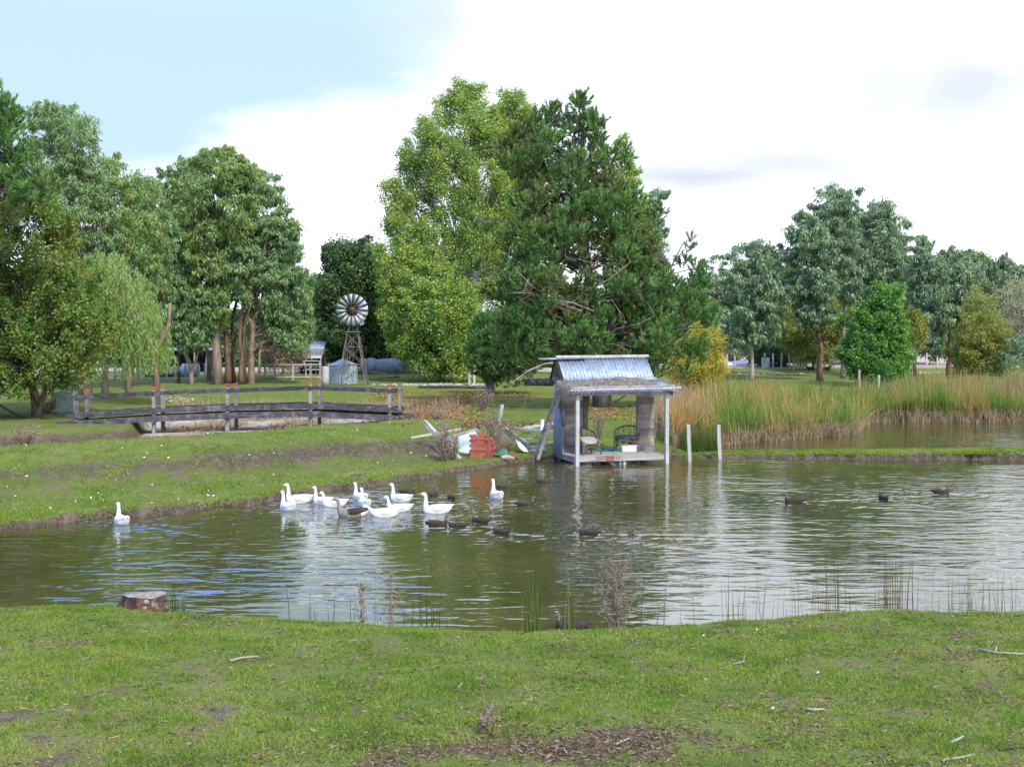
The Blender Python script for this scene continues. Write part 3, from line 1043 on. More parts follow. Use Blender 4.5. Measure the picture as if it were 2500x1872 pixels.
# ---- left: radiata pine at the very edge
Yp = 52
make_tree('pine_tree', 'bright green pine tree cut off by the left edge of the photo', -110, Yp, [(-90, 700), (-60, 400), (-30, 215)],
          fill_blobs([(215, -34, 6), (260, -60, 32), (300, -110, 60), (380, -150, 70), (420, -160, 60), (480, -170, 130), (520, -170, 60), (640, -200, 10)], Yp, 170, .30, .5, .7, sp=.5) + blobs_px([(5, 260, 14), (20, 285, 22), (40, 292, 14), (10, 320, 26), (0, 345, 26), (30, 395, 26), (60, 392, 24), (85, 400, 18), (20, 420, 28), (60, 420, 26), (95, 430, 20), (120, 452, 22), (140, 462, 14), (85, 455, 24), (40, 455, 26), (5, 230, 8), (2, 215, 6)], Yp),
          'needle', M['needle'], M['bark_pine'], per=62, leaves=34, size=.19, r0=.3, rise=.1, limb_r=.03)

# ---- left: oak
Yo = 57
oak_rows = [(468, -60, 130), (520, -150, 165), (580, -200, 188), (680, -240, 195), (760, -260, 235), (850, -260, 275), (910, -260, 262), (948, -220, 150)]
make_tree('oak_tree', 'broad oak with yellowing leaves and a forked trunk at the left edge', 92, Yo, [(80, 950), (66, 850), (60, 600)],
          fill_blobs(oak_rows, Yo, 120, .65, 1.15, .7), 'round', M['leaf_oak'], M['bark_dark'], per=42, leaves=22, size=.135, r0=.22,
          extra_trunks=[(94, [(97, 990), (118, 930), (140, 850), (150, 640)], .17)], sig=.2)

# ---- gums on the left, tallest group
Yg = 92
gl = 'gum trees in the stand on the left'


def gum(label, base, Y, trunk, rws, n, mat='leaf_gum', bark='bark_gum_red', r0=.24, rr=(.7, 1.2), per=33, leaves=20, size=.295, group=None, name='gum_tree', **k):
    return make_tree(name, label, base, Y, trunk, fill_blobs(rws, Y, n, rr[0], rr[1], .8), 'droop', M[mat], M[bark], per=per, leaves=leaves, size=size, r0=r0, group=group, **k)


gum('tall gum tree behind the oak, its double top the highest on the left', 213, 78, [(210, 760), (190, 520), (165, 300)],
    [(258, 90, 182), (290, 68, 215), (340, 55, 245), (400, 60, 235), (470, 90, 262), (560, 110, 300), (660, 120, 260), (760, 130, 230)], 74, 'leaf_gum', 'bark_gum', .26, size=.25, group=gl)
gum('yellow-tipped gum tree just right of the highest left gum', 311, 82, [(305, 800), (285, 620), (265, 450)],
    [(390, 190, 290), (430, 150, 340), (480, 150, 372), (560, 170, 395), (650, 200, 400), (730, 250, 390)], 60, 'leaf_gum_yellow', 'bark_gum', .20, size=.25, group=gl)
gum('green gum tree filling the dip between the two high gum crowns', 383, 86, [(392, 800), (405, 700), (385, 520)],
    [(440, 310, 372), (500, 300, 410), (580, 300, 425), (660, 310, 415), (760, 340, 420)], 42, 'leaf_gum', 'bark_gum_red', .17, group=gl)
# willow
Yw_ = 66


def willow():
    org = at_ground(385, Yw_)
    root = thing('willow_tree', 'pale green weeping willow between the oak and the gum trees', 'tree', org)
    tm = MB(org)
    tm.tube(np.array([org - (0, 0, .2), PT(378, 890, Yw_), PT(372, 860, Yw_), PT(395, 830, Yw_), PT(413, 790, Yw_), PT(415, 740, Yw_ - .3)]), [.19, .16, .15, .12, .10, .07], 8)
    tm.tube(np.array([PT(372, 862, Yw_), PT(350, 800, Yw_), PT(310, 720, Yw_), PT(270, 660, Yw_)]), [.15, .13, .09, .05], 8)
    tm.tube(np.array([PT(330, 760, Yw_), PT(300, 740, Yw_ - 1), PT(240, 700, Yw_ - 1.5), PT(210, 690, Yw_ - 1.5)]), [.09, .07, .05, .03], 6)
    tm.build('trunk', M['bark_gum'], root, smooth=True)
    n = 900
    px = rng.uniform(175, 395, n)
    top = np.interp(px, [175, 200, 240, 290, 340, 380, 395], [690, 640, 606, 612, 680, 760, 830])
    low = np.interp(px, [175, 250, 300, 395], [870, 925, 930, 905])
    py = top + rng.random(n) ** 1.3 * (low - top) * .72
    dy = rng.uniform(-1, 1, n) * 2.0
    k = 44
    ts = np.linspace(0, 1, k)[None, :]
    ln = rng.uniform(1.0, 2.6, n)[:, None]
    s = Yw_ / F
    maxl = np.maximum((low - py) * s, .4)[:, None]
    ln = np.minimum(ln, maxl)
    X0 = ((px - 1250) * s)[:, None] + rng.normal(size=(n, 1)) * .1
    sway = rng.normal(size=(n, 1)) * .25
    XX = X0 + sway * ts + .12 * np.sin(ts * 5 + rng.random((n, 1)) * 6)
    YY = (Yw_ + dy)[:, None] + rng.normal(size=(n, 1)) * .25 * ts
    ZZ = (CAMZ - (py - HY) * s)[:, None] + .18 * np.sin(ts * 3.1) * (rng.random((n, 1)) + .2) - ln * ts ** 1.25
    P = np.stack([XX, YY, ZZ], -1).reshape(-1, 3) - org
    D = norm(np.array((0, 0, -1.0)) + rdir(len(P)) * .45)
    v = np.clip(np.repeat(rng.random(n) * .6, k) + rng.random(n * k) * .4, 0, .99)
    me = leaf_mesh('foliage', P, D, rng.uniform(.13, .24, len(P)), .042, M['leaf_willow'], v)
    link_mesh('foliage', me, root)


willow()
# the second stand: separate trunks
gum('slender gum with a bare red trunk at the left of the stand', 436, 92, [(436, 800), (440, 700), (430, 560)],
    [(520, 395, 460), (580, 385, 480), (650, 390, 470), (720, 395, 455), (800, 405, 450)], 28, 'leaf_gum', 'bark_gum_red', .12, group=gl)
gum('forked gum whose trunk splits low into a Y', 468, 90, [(466, 905), (452, 850), (440, 700)],
    [(650, 420, 500), (720, 405, 540), (780, 415, 545), (850, 425, 520)], 34, 'leaf_gum', 'bark_gum', .20, extra_trunks=[(469, [(470, 905), (484, 860), (490, 740)], .15)], rr=(.6, 1.0), group=gl)
gum('gum with bluish top standing behind the forked gum', 511, 95, [(505, 800), (470, 620), (450, 470)],
    [(385, 425, 500), (430, 392, 510), (500, 385, 520), (570, 390, 510), (660, 390, 500), (800, 400, 480)], 60, 'leaf_gum', 'bark_gum', .17, group=gl)
gum('thickest-trunked gum in the stand, orange scar at its foot', 530, 90, [(531, 800), (548, 640), (545, 430)],
    [(370, 500, 590), (400, 460, 615), (450, 440, 630), (520, 430, 630), (590, 440, 620), (700, 480, 570), (790, 500, 560)], 74, 'leaf_gum_yellow', 'bark_gum', .34, group=gl, twigs=.3)
gum('straight gum right of the thick-trunked gum', 556, 91, [(553, 800), (556, 640), (560, 520)],
    [(540, 515, 600), (600, 520, 610), (650, 525, 600)], 16, 'leaf_gum', 'bark_gum_red', .25, group=gl)
gum('narrow gum standing third from the right in the stand', 571, 92, [(568, 800), (590, 640), (610, 480)],
    [(405, 580, 650), (450, 560, 690), (520, 590, 715), (580, 590, 722), (680, 600, 720), (790, 600, 700)], 60, 'leaf_gum', 'bark_gum_red', .17, group=gl, limb_mat=M['bark_gum_pale'])
gum('gum with twin trunks and drooping bare pale limbs', 588, 90, [(586, 800), (600, 700), (615, 590)],
    [(600, 560, 640), (680, 540, 640), (740, 560, 600)], 16, 'leaf_gum', 'bark_gum_red', .20, extra_trunks=[(597, [(596, 800), (640, 640), (655, 560)], .15)], group=gl)
gum('gum at the right end of the stand, foliage hanging to the fence', 613, 91, [(616, 800), (650, 700), (690, 600)],
    [(540, 640, 722), (600, 660, 728), (680, 640, 745), (760, 640, 765), (830, 660, 762), (850, 690, 740)], 62, 'leaf_gum', 'bark_gum', .27, group=gl, extra_trunks=[(632, [(634, 860), (655, 790), (690, 730)], .13)])
gum('small scarred gum trunk nearest the bridge railing', 383, 72, [(381, 900), (370, 840), (360, 780)], [(760, 330, 400), (830, 340, 400)], 8, 'leaf_gum', 'bark_gum', .17, group=gl)
gum('leaning gum trunk with an orange foot behind the oak', 257, 71, [(252, 900), (240, 820), (236, 740)], [(700, 200, 270), (800, 200, 280)], 8, 'leaf_gum', 'bark_gum', .24, group=gl)
gum('short gum trunk right of the leaning orange-footed one', 312, 72, [(310, 900), (306, 830), (300, 760)], [(720, 270, 340), (800, 270, 340)], 8, 'leaf_gum', 'bark_gum', .18, group=gl)
gum('dark trunk under the oak crown right of the white cabinet', 206, 72, [(196, 900), (180, 840), (170, 780)], [(740, 140, 220), (820, 150, 220)], 8, 'leaf_gum', 'bark_gum', .22, group=gl)
# bare pale limbs of the stand are part of the twin gum: built there through limb_mat

# ---- centre: dark tree, poplars
make_tree('elm_tree', 'dense dark green tree behind the windmill', 915, 112, [(915, 860), (905, 760), (890, 640)],
          fill_blobs([(600, 800, 905), (640, 790, 960), (690, 780, 990), (750, 760, 1000), (800, 775, 1000), (860, 790, 1000), (900, 830, 1000)], 112, 110, 1.0, 1.7, .75),
          'round', M['leaf_dark'], M['bark_dark'], per=26, leaves=24, size=.24, r0=.38, sig=.24)
make_tree('poplar_tree', 'tall airy poplar with yellowing leaves left of the big pine', 1125, 98, [(1125, 800), (1120, 600), (1140, 400), (1158, 215)],
          fill_blobs([(207, 1150, 1170), (250, 1075, 1190), (300, 1035, 1230), (370, 985, 1240), (450, 950, 1250), (520, 940, 1250), (600, 945, 1240), (680, 925, 1220), (760, 945, 1180), (830, 980, 1180)], 98, 260, .6, 1.0, .65, sp=.42),
          'round', M['leaf_poplar'], M['bark_pale'], per=34, leaves=17, size=.155, r0=.26, rise=1.6, sig=.36, shell=.2, limb_r=.035)
make_tree('poplar_tree', 'second tall poplar rising between the first poplar and the pine top', 1262, 100, [(1260, 800), (1262, 500), (1258, 225)],
          fill_blobs([(222, 1245, 1275), (260, 1215, 1300), (330, 1200, 1310), (450, 1200, 1320), (600, 1180, 1320), (760, 1180, 1310)], 100, 150, .6, 1.0, .65, sp=.42),
          'round', M['leaf_poplar'], M['bark_pale'], per=34, leaves=17, size=.155, r0=.24, rise=1.6, sig=.36, shell=.2, limb_r=.03)
make_tree('poplar_tree', 'low spreading yellow-green tree below the tall poplar', 1080, 94, [(1078, 860), (1070, 780)],
          fill_blobs([(590, 935, 1010), (640, 925, 1060), (720, 925, 1160), (800, 940, 1180), (860, 960, 1190), (905, 1010, 1190)], 94, 90, .8, 1.4, .75),
          'round', M['leaf_poplar'], M['bark_dark'], per=30, leaves=22, size=.17, r0=.22, sig=.24)
make_tree('poplar_tree', 'yellow-green poplar showing right of the pine top', 1560, 98, [(1560, 760), (1555, 500), (1540, 340)],
          fill_blobs([(335, 1510, 1525), (400, 1500, 1545), (470, 1500, 1570), (560, 1500, 1590), (650, 1500, 1600), (760, 1500, 1640)], 98, 60, .6, 1.1, .7),
          'round', M['leaf_poplar'], M['bark_pale'], per=44, leaves=18, size=.165, r0=.2, rise=1.4, sig=.24, limb_r=.03)
gum('blue-green gum showing behind the right side of the pine', 1600, 110, [(1600, 800), (1595, 560)],
    [(462, 1580, 1610), (500, 1560, 1625), (580, 1560, 1628), (680, 1570, 1625)], 26, 'leaf_gum_blue', 'bark_gum', .18)

# ---- the big pine
Yn = 62
pine_rows = [(228, 1418, 1432), (262, 1335, 1450), (290, 1300, 1465), (330, 1245, 1480), (350, 1212, 1490), (400, 1215, 1510), (450, 1240, 1530), (480, 1240, 1560), (520, 1250, 1590),
             (560, 1225, 1610), (620, 1200, 1620), (700, 1190, 1660), (770, 1190, 1680), (830, 1190, 1690), (880, 1210, 1680)]
pine_rows = [(a_, (b_ + c_) / 2 - (c_ - b_) * .47 + 10 * math.sin(a_ * .09), (b_ + c_) / 2 + (c_ - b_) * .46 + 12 * math.sin(a_ * .11 + 1)) for a_, b_, c_ in pine_rows]
pb = fill_blobs(pine_rows, Yn, 400, .32, .66, .70, surf=.45, sp=.54)
pb += fill_blobs([(330, 1330, 1450), (450, 1300, 1500), (600, 1260, 1580), (750, 1230, 1640), (880, 1250, 1640)], Yn, 130, .4, .62, 1.0, surf=0, sp=.55)
pb += blobs_px([(1425, 235, 9), (1418, 262, 14), (1432, 285, 16), (1345, 262, 12), (1340, 285, 16), (1385, 275, 10), (1388, 300, 14), (1365, 268, 9), (1310, 285, 14), (1300, 310, 18), (1450, 280, 9), (1462, 300, 11), (1478, 312, 10), (1260, 320, 16), (1225, 355, 22), (1232, 385, 20), (1245, 345, 18), (1525, 360, 11), (1530, 385, 14), (1522, 410, 18), (1545, 470, 18), (1138, 520, 16), (1150, 545, 20), (1175, 560, 22), (1205, 560, 22),
                (1130, 665, 16), (1150, 655, 20), (1180, 650, 22), (1685, 585, 10), (1680, 605, 12), (1670, 640, 20), (1700, 655, 20), (1715, 680, 22), (1722, 700, 18), (1690, 690, 24), (1735, 760, 18), (1745, 775, 14), (1700, 780, 26), (1660, 800, 26), (1690, 850, 26), (1700, 880, 20), (1670, 905, 22), (1640, 870, 26), (1715, 840, 22), (1728, 800, 20), (1708, 745, 24), (1690, 730, 26), (1660, 740, 28), (1680, 770, 28), (1650, 700, 26), (1700, 860, 20), (1640, 830, 26), (1610, 905, 22), (1545, 905, 20), (1400, 862, 22), (1360, 860, 24), (1470, 860, 20), (1605, 520, 14), (1600, 540, 16), (1620, 515, 12)], Yn)
make_tree('pine_tree', 'huge spreading pine tree behind the lakeside hut', 1470, Yn, [(1462, 850), (1450, 740), (1430, 600), (1425, 400), (1425, 235)], pb,
          'needle', M['needle'], M['bark_pine'], per=62, leaves=34, size=.21, r0=.36, rise=.35, sig=.2, shell=.45, limb_r=.032, twigs=.3, leafname='needles',
          extra_trunks=[(1485, [(1480, 850), (1500, 740), (1560, 690), (1640, 650)], .2), (1462, [(1450, 860), (1385, 720), (1330, 560), (1290, 420)], .22)])
pine_root = [o for o in bpy.data.objects if o.name.startswith('pine_tree') and o.get('label', '').startswith('huge')][0]


def pine_extras():
    org = np.array(pine_root.location)
    # dead brown inner needles
    bl = fill_blobs([(420, 1290, 1480), (560, 1280, 1560), (700, 1260, 1600), (860, 1260, 1600)], Yn, 110, .4, .7, .9)
    C, B, R = sprays(bl, 22)
    idx = np.repeat(np.arange(len(C)), 10)
    P = C[idx] - org
    D = norm(rdir(len(P)) + np.array((0, 0, -.3)))
    link_mesh('dead_needles', needle_mesh('dead_needles', P, D, rng.uniform(.1, .2, len(P)), .022, M['needle_old']), pine_root)
    # bare grey limbs that show
    mb = MB(org)
    for pts, r in [([(1450, 760), (1400, 740), (1345, 730), (1290, 715), (1235, 716)], .05), ([(1420, 760), (1360, 735), (1300, 700), (1255, 652)], .06), ([(1290, 680), (1280, 710), (1272, 735)], .025),
                   ([(1455, 700), (1490, 680), (1515, 660), (1540, 640)], .05), ([(1460, 735), (1495, 733), (1512, 760), (1520, 800)], .035), ([(1400, 735), (1370, 745), (1340, 760)], .03), ([(1470, 880), (1440, 850), (1400, 835)], .03),
                   ([(1480, 650), (1440, 640), (1380, 625)], .03), ([(1520, 800), (1560, 790), (1600, 770)], .03), ([(1540, 860), (1500, 840), (1470, 838)], .03)]:
        q = np.array([PT(a_, b_, Yn - 2.8 + rng.uniform(-.2, .2)) for a_, b_ in pts])
        mb.tube(q, np.linspace(r * .7, r * .25, len(q)), 5)
        for k in range(5):
            s0 = q[rng.integers(1, len(q))]
            e_ = s0 + np.array((rng.normal() * .6, rng.normal() * .3, rng.normal() * .5))
            mb.tube(curve(s0, e_, .15, 4), [.016, .013, .01, .005], 3, cap=False)
    # long low dead limb reaching left over the water side
    q = np.array([PT(1420, 880, Yn - 3), PT(1372, 884, Yn - 3), PT(1330, 888, Yn - 3.2), PT(1290, 905, Yn - 3.4), PT(1262, 925, Yn - 3.6), PT(1232, 950, Yn - 3.8)])
    mb.tube(q, [.07, .06, .055, .045, .035, .02], 6)
    for k in range(14):
        s0 = q[rng.integers(1, 6)]
        e_ = s0 + np.array((rng.normal() * .4, rng.normal() * .2, -abs(rng.normal()) * .6))
        mb.tube(curve(s0, e_, .2, 4), [.014, .011, .009, .004], 3, cap=False)
    mb.build('dead_limbs', M['bark_gum'], pine_root, smooth=True)
    # cones
    cm = MB()
    cm.lathe((0, 0, 0), [(.01, -.07), (.035, -.05), (.045, -.01), (.035, .03), (.012, .07)], 7)
    me = cm.mesh('cone', M['cone'], True)
    for k in range(46):
        c, r = pb[rng.integers(0, len(pb))]
        p = c + rdir(1)[0] * r * .8
        p[1] = min(p[1], Yn)
        o = link_mesh('cone', me, pine_root, p - org)
        o.scale = (1.6,) * 3
        o.rotation_euler = (rng.uniform(0, 3), rng.uniform(0, 3), 0)


pine_extras()
Yb = 76
pb2 = fill_blobs([(770, 1165, 1290), (820, 1140, 1330), (870, 1130, 1340), (915, 1150, 1300), (935, 1190, 1240)], Yb, 95, .42, .7, .8)
make_tree('pine_tree', 'low dark pine left of the hut with a short bare trunk', 1197, Yb, [(1195, 925), (1205, 870), (1215, 800)], pb2,
          'needle', M['needle'], M['bark_pine'], per=80, leaves=24, size=.25, r0=.30, rise=.1, leafname='needles', sig=.2)

# ---- trees right of the pine
make_tree('yellow_willow', 'bright yellow shrubby tree between the pine and the reeds', 1700, 72, [(1700, 880), (1705, 830)],
          fill_blobs([(795, 1700, 1752), (830, 1665, 1768), (880, 1650, 1770), (930, 1640, 1765), (958, 1650, 1750)], 72, 50, .5, .9, .8),
          'round', M['leaf_yellow'], M['bark_dark'], per=44, leaves=18, size=.095, r0=.08, rise=1.5, sig=.2, limb_r=.02)
gr = 'gum trees on the far lawn at the right'
gum('gum with a single pale trunk, first gum right of the yellow tree', 1835, 90, [(1834, 850), (1832, 760), (1828, 650)],
    [(590, 1810, 1860), (640, 1780, 1890), (700, 1765, 1905), (760, 1762, 1910), (820, 1775, 1900), (855, 1770, 1800)], 54, 'leaf_gum_blue', 'bark_gum_pale', .16, rr=(.6, 1.05), group=gr,
    extra_trunks=[(1836, [(1836, 855), (1860, 840), (1885, 822)], .07)])
gum('red-trunked gum second from the yellow tree, smooth lower trunk', 2002, 90, [(2000, 830), (1992, 720), (1985, 560)],
    [(520, 1945, 1990), (560, 1925, 2020), (640, 1922, 2030), (720, 1940, 2030), (790, 1950, 2025)], 48, 'leaf_gum_blue', 'bark_gum_red', .22, rr=(.7, 1.15), group=gr)
gum('tallest gum on the right with a long bare pale trunk', 2056, 93, [(2058, 830), (2060, 700), (2050, 520)],
    [(448, 2010, 2050), (470, 1992, 2080), (530, 1988, 2095), (600, 1995, 2100), (680, 2030, 2110), (740, 2050, 2110)], 54, 'leaf_gum_blue', 'bark_gum_pale', .19, rr=(.7, 1.2), group=gr,
    extra_trunks=[(2058, [(2058, 840), (2075, 780), (2100, 700)], .12)])
gum('gum with a domed top right of the tallest one', 2150, 97, [(2150, 850), (2140, 700), (2150, 540)],
    [(492, 2130, 2175), (520, 2105, 2190), (590, 2090, 2215), (660, 2090, 2225), (740, 2100, 2225), (810, 2110, 2210)], 72, 'leaf_gum_blue', 'bark_gum_pale', .24, rr=(.8, 1.3), group=gr)
gum('gum with a narrow pointed top above the small maple', 2230, 91, [(2231, 850), (2235, 740), (2245, 620)],
    [(578, 2235, 2265), (620, 2225, 2285), (680, 2220, 2305), (740, 2225, 2315), (800, 2230, 2310), (860, 2270, 2305)], 50, 'leaf_gum_blue', 'bark_gum_red', .17, rr=(.65, 1.1), group=gr)
gum('gum furthest right, pale crown beside the yellow willow', 2318, 93, [(2318, 830), (2325, 740), (2330, 660)],
    [(612, 2305, 2350), (650, 2290, 2380), (720, 2290, 2385), (790, 2300, 2370)], 44, 'leaf_gum_blue', 'bark_gum_red', .22, rr=(.65, 1.1), group=gr, extra_trunks=[(2322, [(2335, 880), (2345, 850)], .05)])
make_tree('maple_tree', 'bright green bushy maple in front of the right gum trees', 2130, 83, [(2125, 880), (2130, 800)],
          fill_blobs([(705, 2135, 2180), (750, 2100, 2195), (810, 2070, 2210), (870, 2060, 2220), (910, 2070, 2205), (930, 2090, 2180)], 83, 90, .6, 1.05, .8),
          'round', M['leaf_maple'], M['bark_dark'], per=44, leaves=22, size=.15, r0=.12, sig=.2)
make_tree('young_tree', 'small yellow-green tree with a thin trunk right of the maple', 2226, 84, [(2227, 860), (2225, 800)],
          fill_blobs([(775, 2205, 2245), (820, 2200, 2262), (860, 2215, 2250)], 84, 16, .4, .7, .8),
          'round', M['leaf_olive'], M['bark_gum'], per=36, leaves=14, size=.12, r0=.07, sig=.2)
make_tree('yellow_willow', 'large mustard yellow willow near the right edge', 2392, 86, [(2385, 870), (2388, 780)],
          fill_blobs([(725, 2375, 2415), (770, 2350, 2440), (830, 2325, 2460), (880, 2325, 2470), (912, 2340, 2460)], 86, 80, .55, 1.0, .8),
          'round', M['leaf_olive'], M['bark_dark'], per=40, leaves=18, size=.11, r0=.10, rise=1.4, sig=.22, limb_r=.02)
make_tree('bare_tree', 'greyish half-bare tree cut by the right edge', 2492, 96, [(2492, 850), (2495, 780)],
          fill_blobs([(690, 2480, 2540), (740, 2450, 2560), (800, 2440, 2570), (850, 2450, 2570)], 96, 44, .8, 1.4, .8),
          'round', M['leaf_grey'], M['bark_pale'], per=26, leaves=10, size=.12, r0=.16, rise=1.2, sig=.3, twigs=1.2, limb_r=.025)
make_tree('gum_sapling', 'blue-green sapling below the half-bare tree at the right edge', 2478, 84, [(2478, 880)],
          fill_blobs([(820, 2460, 2510), (870, 2450, 2520), (905, 2460, 2510)], 84, 14, .5, .8, .8), 'droop', M['leaf_gum_blue'], M['bark_gum'], per=30, leaves=16, size=.2, r0=.06)
make_tree('autumn_tree', 'yellow autumn tree seen behind the red-trunked gum', 1985, 108, [(1985, 860), (1985, 800)],
          fill_blobs([(745, 1930, 2060), (800, 1900, 2075), (860, 1920, 2065), (885, 1940, 2040)], 108, 60, .8, 1.3, .7),
          'round', M['leaf_olive'], M['bark_dark'], per=30, leaves=16, size=.15, r0=.14, sig=.24)
make_tree('cypress_tree', 'dark cypress behind the first right-hand gum', 1905, 116, [(1905, 800), (1900, 640)],
          fill_blobs([(600, 1860, 1885), (630, 1870, 1915), (700, 1850, 1960), (780, 1840, 1985), (860, 1835, 1990), (882, 1850, 1980)], 116, 96, .9, 1.5, .8),
          'droop', M['leaf_dark'], M['bark_dark'], per=24, leaves=22, size=.34, r0=.3)
make_tree('cypress_tree', 'dark cypress mass behind the middle right gum trunks', 2110, 122, [(2110, 800), (2110, 640)],
          fill_blobs([(540, 2080, 2150), (620, 2030, 2200), (720, 2010, 2260), (800, 2000, 2300), (860, 2010, 2330)], 122, 110, 1.1, 1.8, .6),
          'droop', M['leaf_dark'], M['bark_dark'], per=24, leaves=22, size=.36, r0=.3)
# background shrubs by the farm sheds
make_tree('brown_bush', 'brown twiggy bush right of the left gum stand', 690, 100, [(690, 880), (688, 820)],
          fill_blobs([(745, 640, 740), (790, 630, 760), (850, 630, 760), (900, 640, 750)], 100, 60, .7, 1.2, .8),
          'round', M['leaf_brown'], M['dead_twig'], per=22, leaves=12, size=.14, r0=.10, sig=.3, twigs=1.0, limb_r=.02, cat='bush')
make_tree('background_tree', 'light green tree between the gum stand and the dark elm', 765, 125, [(765, 820), (765, 730)],
          fill_blobs([(690, 745, 785), (740, 730, 800), (800, 730, 800), (840, 735, 800)], 125, 40, .9, 1.4, .8), 'round', M['leaf_maple'], M['bark_dark'], per=24, leaves=18, size=.2, r0=.2, sig=.26)
# dark backing trees on the left, beyond the farm sheds: each with its own crown
bk = [(-60, 640, 110), (60, 650, 100), (170, 700, 90), (270, 715, 80), (350, 720, 80), (430, 735, 75), (520, 760, 75), (600, 775, 70), (670, 740, 75), (735, 765, 70), (830, 800, 60), (1010, 760, 80), (1090, 780, 70), (1180, 770, 70), (1270, 750, 80), (1370, 760, 80), (1480, 770, 80), (1570, 745, 80), (1650, 775, 60)]
bklab = ['leftmost', 'second from left', 'third from left', 'fourth from left', 'fifth from left', 'sixth from left', 'seventh from left', 'eighth from left', 'ninth from left', 'tenth from left', 'eleventh from left', 'twelfth from left', 'seventh from right', 'sixth from right', 'fifth from right', 'fourth from right', 'third from right', 'second from right', 'rightmost']
PROTO = {}


def shared_tree(kind, name, label, px, Y, top, hw, group, cat='tree', mats=('leaf_dark',), k=0):
    """far trees: a handful of individually grown shapes, each repeated with its own size and turn"""
    nvar = 5
    key = (kind, mats[k % len(mats)], k % nvar)
    g = at_ground(px, Y)
    s_ = Y / F
    H = CAMZ - (top - HY) * s_ - g[2]
    R_ = hw * s_
    if key not in PROTO:
        basepy = HY - (g[2] - CAMZ) / s_
        sh = [(.45, .8, 1.0), (.3, .95, .9), (.6, .85, 1.0), (.35, .7, 1.0), (.5, 1.0, .85)][k % nvar]
        n_, r_a, r_b = (40, .16, .27) if kind != 'bush' else (26, .3, .5)
        r_ = make_tree(name, label, px, Y, [(px, basepy - (basepy - top) * .3), (px, basepy - (basepy - top) * .6)],
                       fill_blobs([(top, px - hw * sh[0], px + hw * sh[0]), (top + (basepy - top) * .2, px - hw * sh[1], px + hw * sh[1]), (top + (basepy - top) * .55, px - hw * sh[2], px + hw * sh[2]),
                                   (basepy - (basepy - top) * .08, px - hw * .9, px + hw * .9)], Y, n_, (R_ + H * .4) * r_a, (R_ + H * .4) * r_b, .8),
                       'round', M[key[1]], M['bark_dark'], per=int(17 / max(R_ * .26, .6) ** 1.6) + 2, leaves=9, size=.10 * (R_ + H * .3) ** .6 * 1.9, sub=False, r0=.05 * H ** .8, sig=.30, group=group, twigs=.1, cat=cat)
        PROTO[key] = (r_, H, R_)
        return r_
    src, H0, R0 = PROTO[key]
    c = copy_tree(src)
    c.location = tuple(g)
    c.scale = (R_ / R0, R_ / R0, H / H0)
    c.rotation_euler = (0, 0, (k * 2.4) % 6.28)
    c['label'] = label
    return c


for k, (px, top, hw) in enumerate(bk):
    shared_tree('row', 'background_tree', 'dim green tree in the row beyond the farm sheds, ' + bklab[k], px, 138 + (k * 37 % 11), top, hw, 'row of trees beyond the farm sheds', mats=('leaf_dark', 'leaf_gum', 'leaf_dark'), k=k)

# low scrub closing the view below the far crowns
for k, (px, hw, top) in enumerate(((-20, 70, 862), (90, 60, 868), (180, 60, 862), (290, 60, 866), (380, 50, 872), (460, 60, 868), (560, 60, 862), (640, 50, 858), (1160, 70, 868), (1280, 80, 866), (1420, 80, 862), (1540, 70, 860), (1660, 60, 850))):
    nm = ['at the left edge', 'behind the oak', 'behind the oak and willow', 'behind the willow', 'behind the old iron tanks', 'behind the open shed', 'behind the thick gum trunk', 'left of the farm building', 'behind the dark low shed', 'behind the left pine', 'behind the hut ridge', 'behind the right end of the hut roof', 'behind the yellow shrubby tree'][k]
    shared_tree('bush', 'scrub_bush', 'dark low scrub bush ' + nm, px, 126, top, hw, 'scrub behind the yard', 'bush', k=k)

# wooded ridge on the right: individual crowns
hill = [(1690, 690, 50, 190), (1722, 668, 40, 215), (1760, 700, 45, 180), (1800, 660, 40, 230), (1745, 760, 50, 160), (1790, 780, 45, 150), (1700, 780, 45, 170), (1840, 720, 40, 200),
        (1880, 640, 40, 240), (1940, 660, 50, 220), (2010, 690, 50, 220), (2080, 660, 50, 235), (2200, 650, 50, 225), (2290, 628, 40, 215), (2345, 650, 45, 205), (2390, 622, 40, 240), (2435, 645, 45, 230), (2480, 660, 45, 215), (2410, 690, 50, 190),
        (2360, 720, 50, 175), (2470, 705, 45, 185), (2530, 640, 50, 235), (2560, 700, 50, 190), (2425, 760, 50, 160), (2300, 780, 45, 165), (2330, 820, 40, 150), (2250, 800, 45, 165), (2180, 820, 40, 158), (2520, 790, 50, 160), (2460, 640, 30, 260), (1660, 720, 40, 200)]
proto = []
hsort = sorted(range(len(hill)), key=lambda k: hill[k][0])
rank = {k: i for i, k in enumerate(hsort)}
near_words = {0: 'behind the yellow shrubby tree', 1: 'behind the pale-trunked gum', 2: 'behind the tallest right gum', 3: 'behind the far right gum crowns', 4: 'at the right edge'}
used = {}
for k, (px, top, hw, Yk) in enumerate(hill):
    zone = 0 if px < 1770 else 1 if px < 1900 else 2 if px < 2150 else 3 if px < 2420 else 4
    depth_word = 'front' if Yk < 175 else 'middle' if Yk < 212 else 'crest'
    key = (zone, depth_word)
    used[key] = used.get(key, 0) + 1
    ordw = ['', ', a second one', ', a third one', ', a fourth one', ', a fifth one'][used[key] - 1]
    lab = 'rounded tree, ridge %s, %s%s' % (depth_word, near_words[zone], ordw)
    shared_tree('hill', 'hill_tree', lab, px, Yk, top, hw, 'trees on the wooded ridge', mats=('leaf_hill', 'leaf_gum_blue', 'leaf_hill', 'leaf_gum'), k=k)
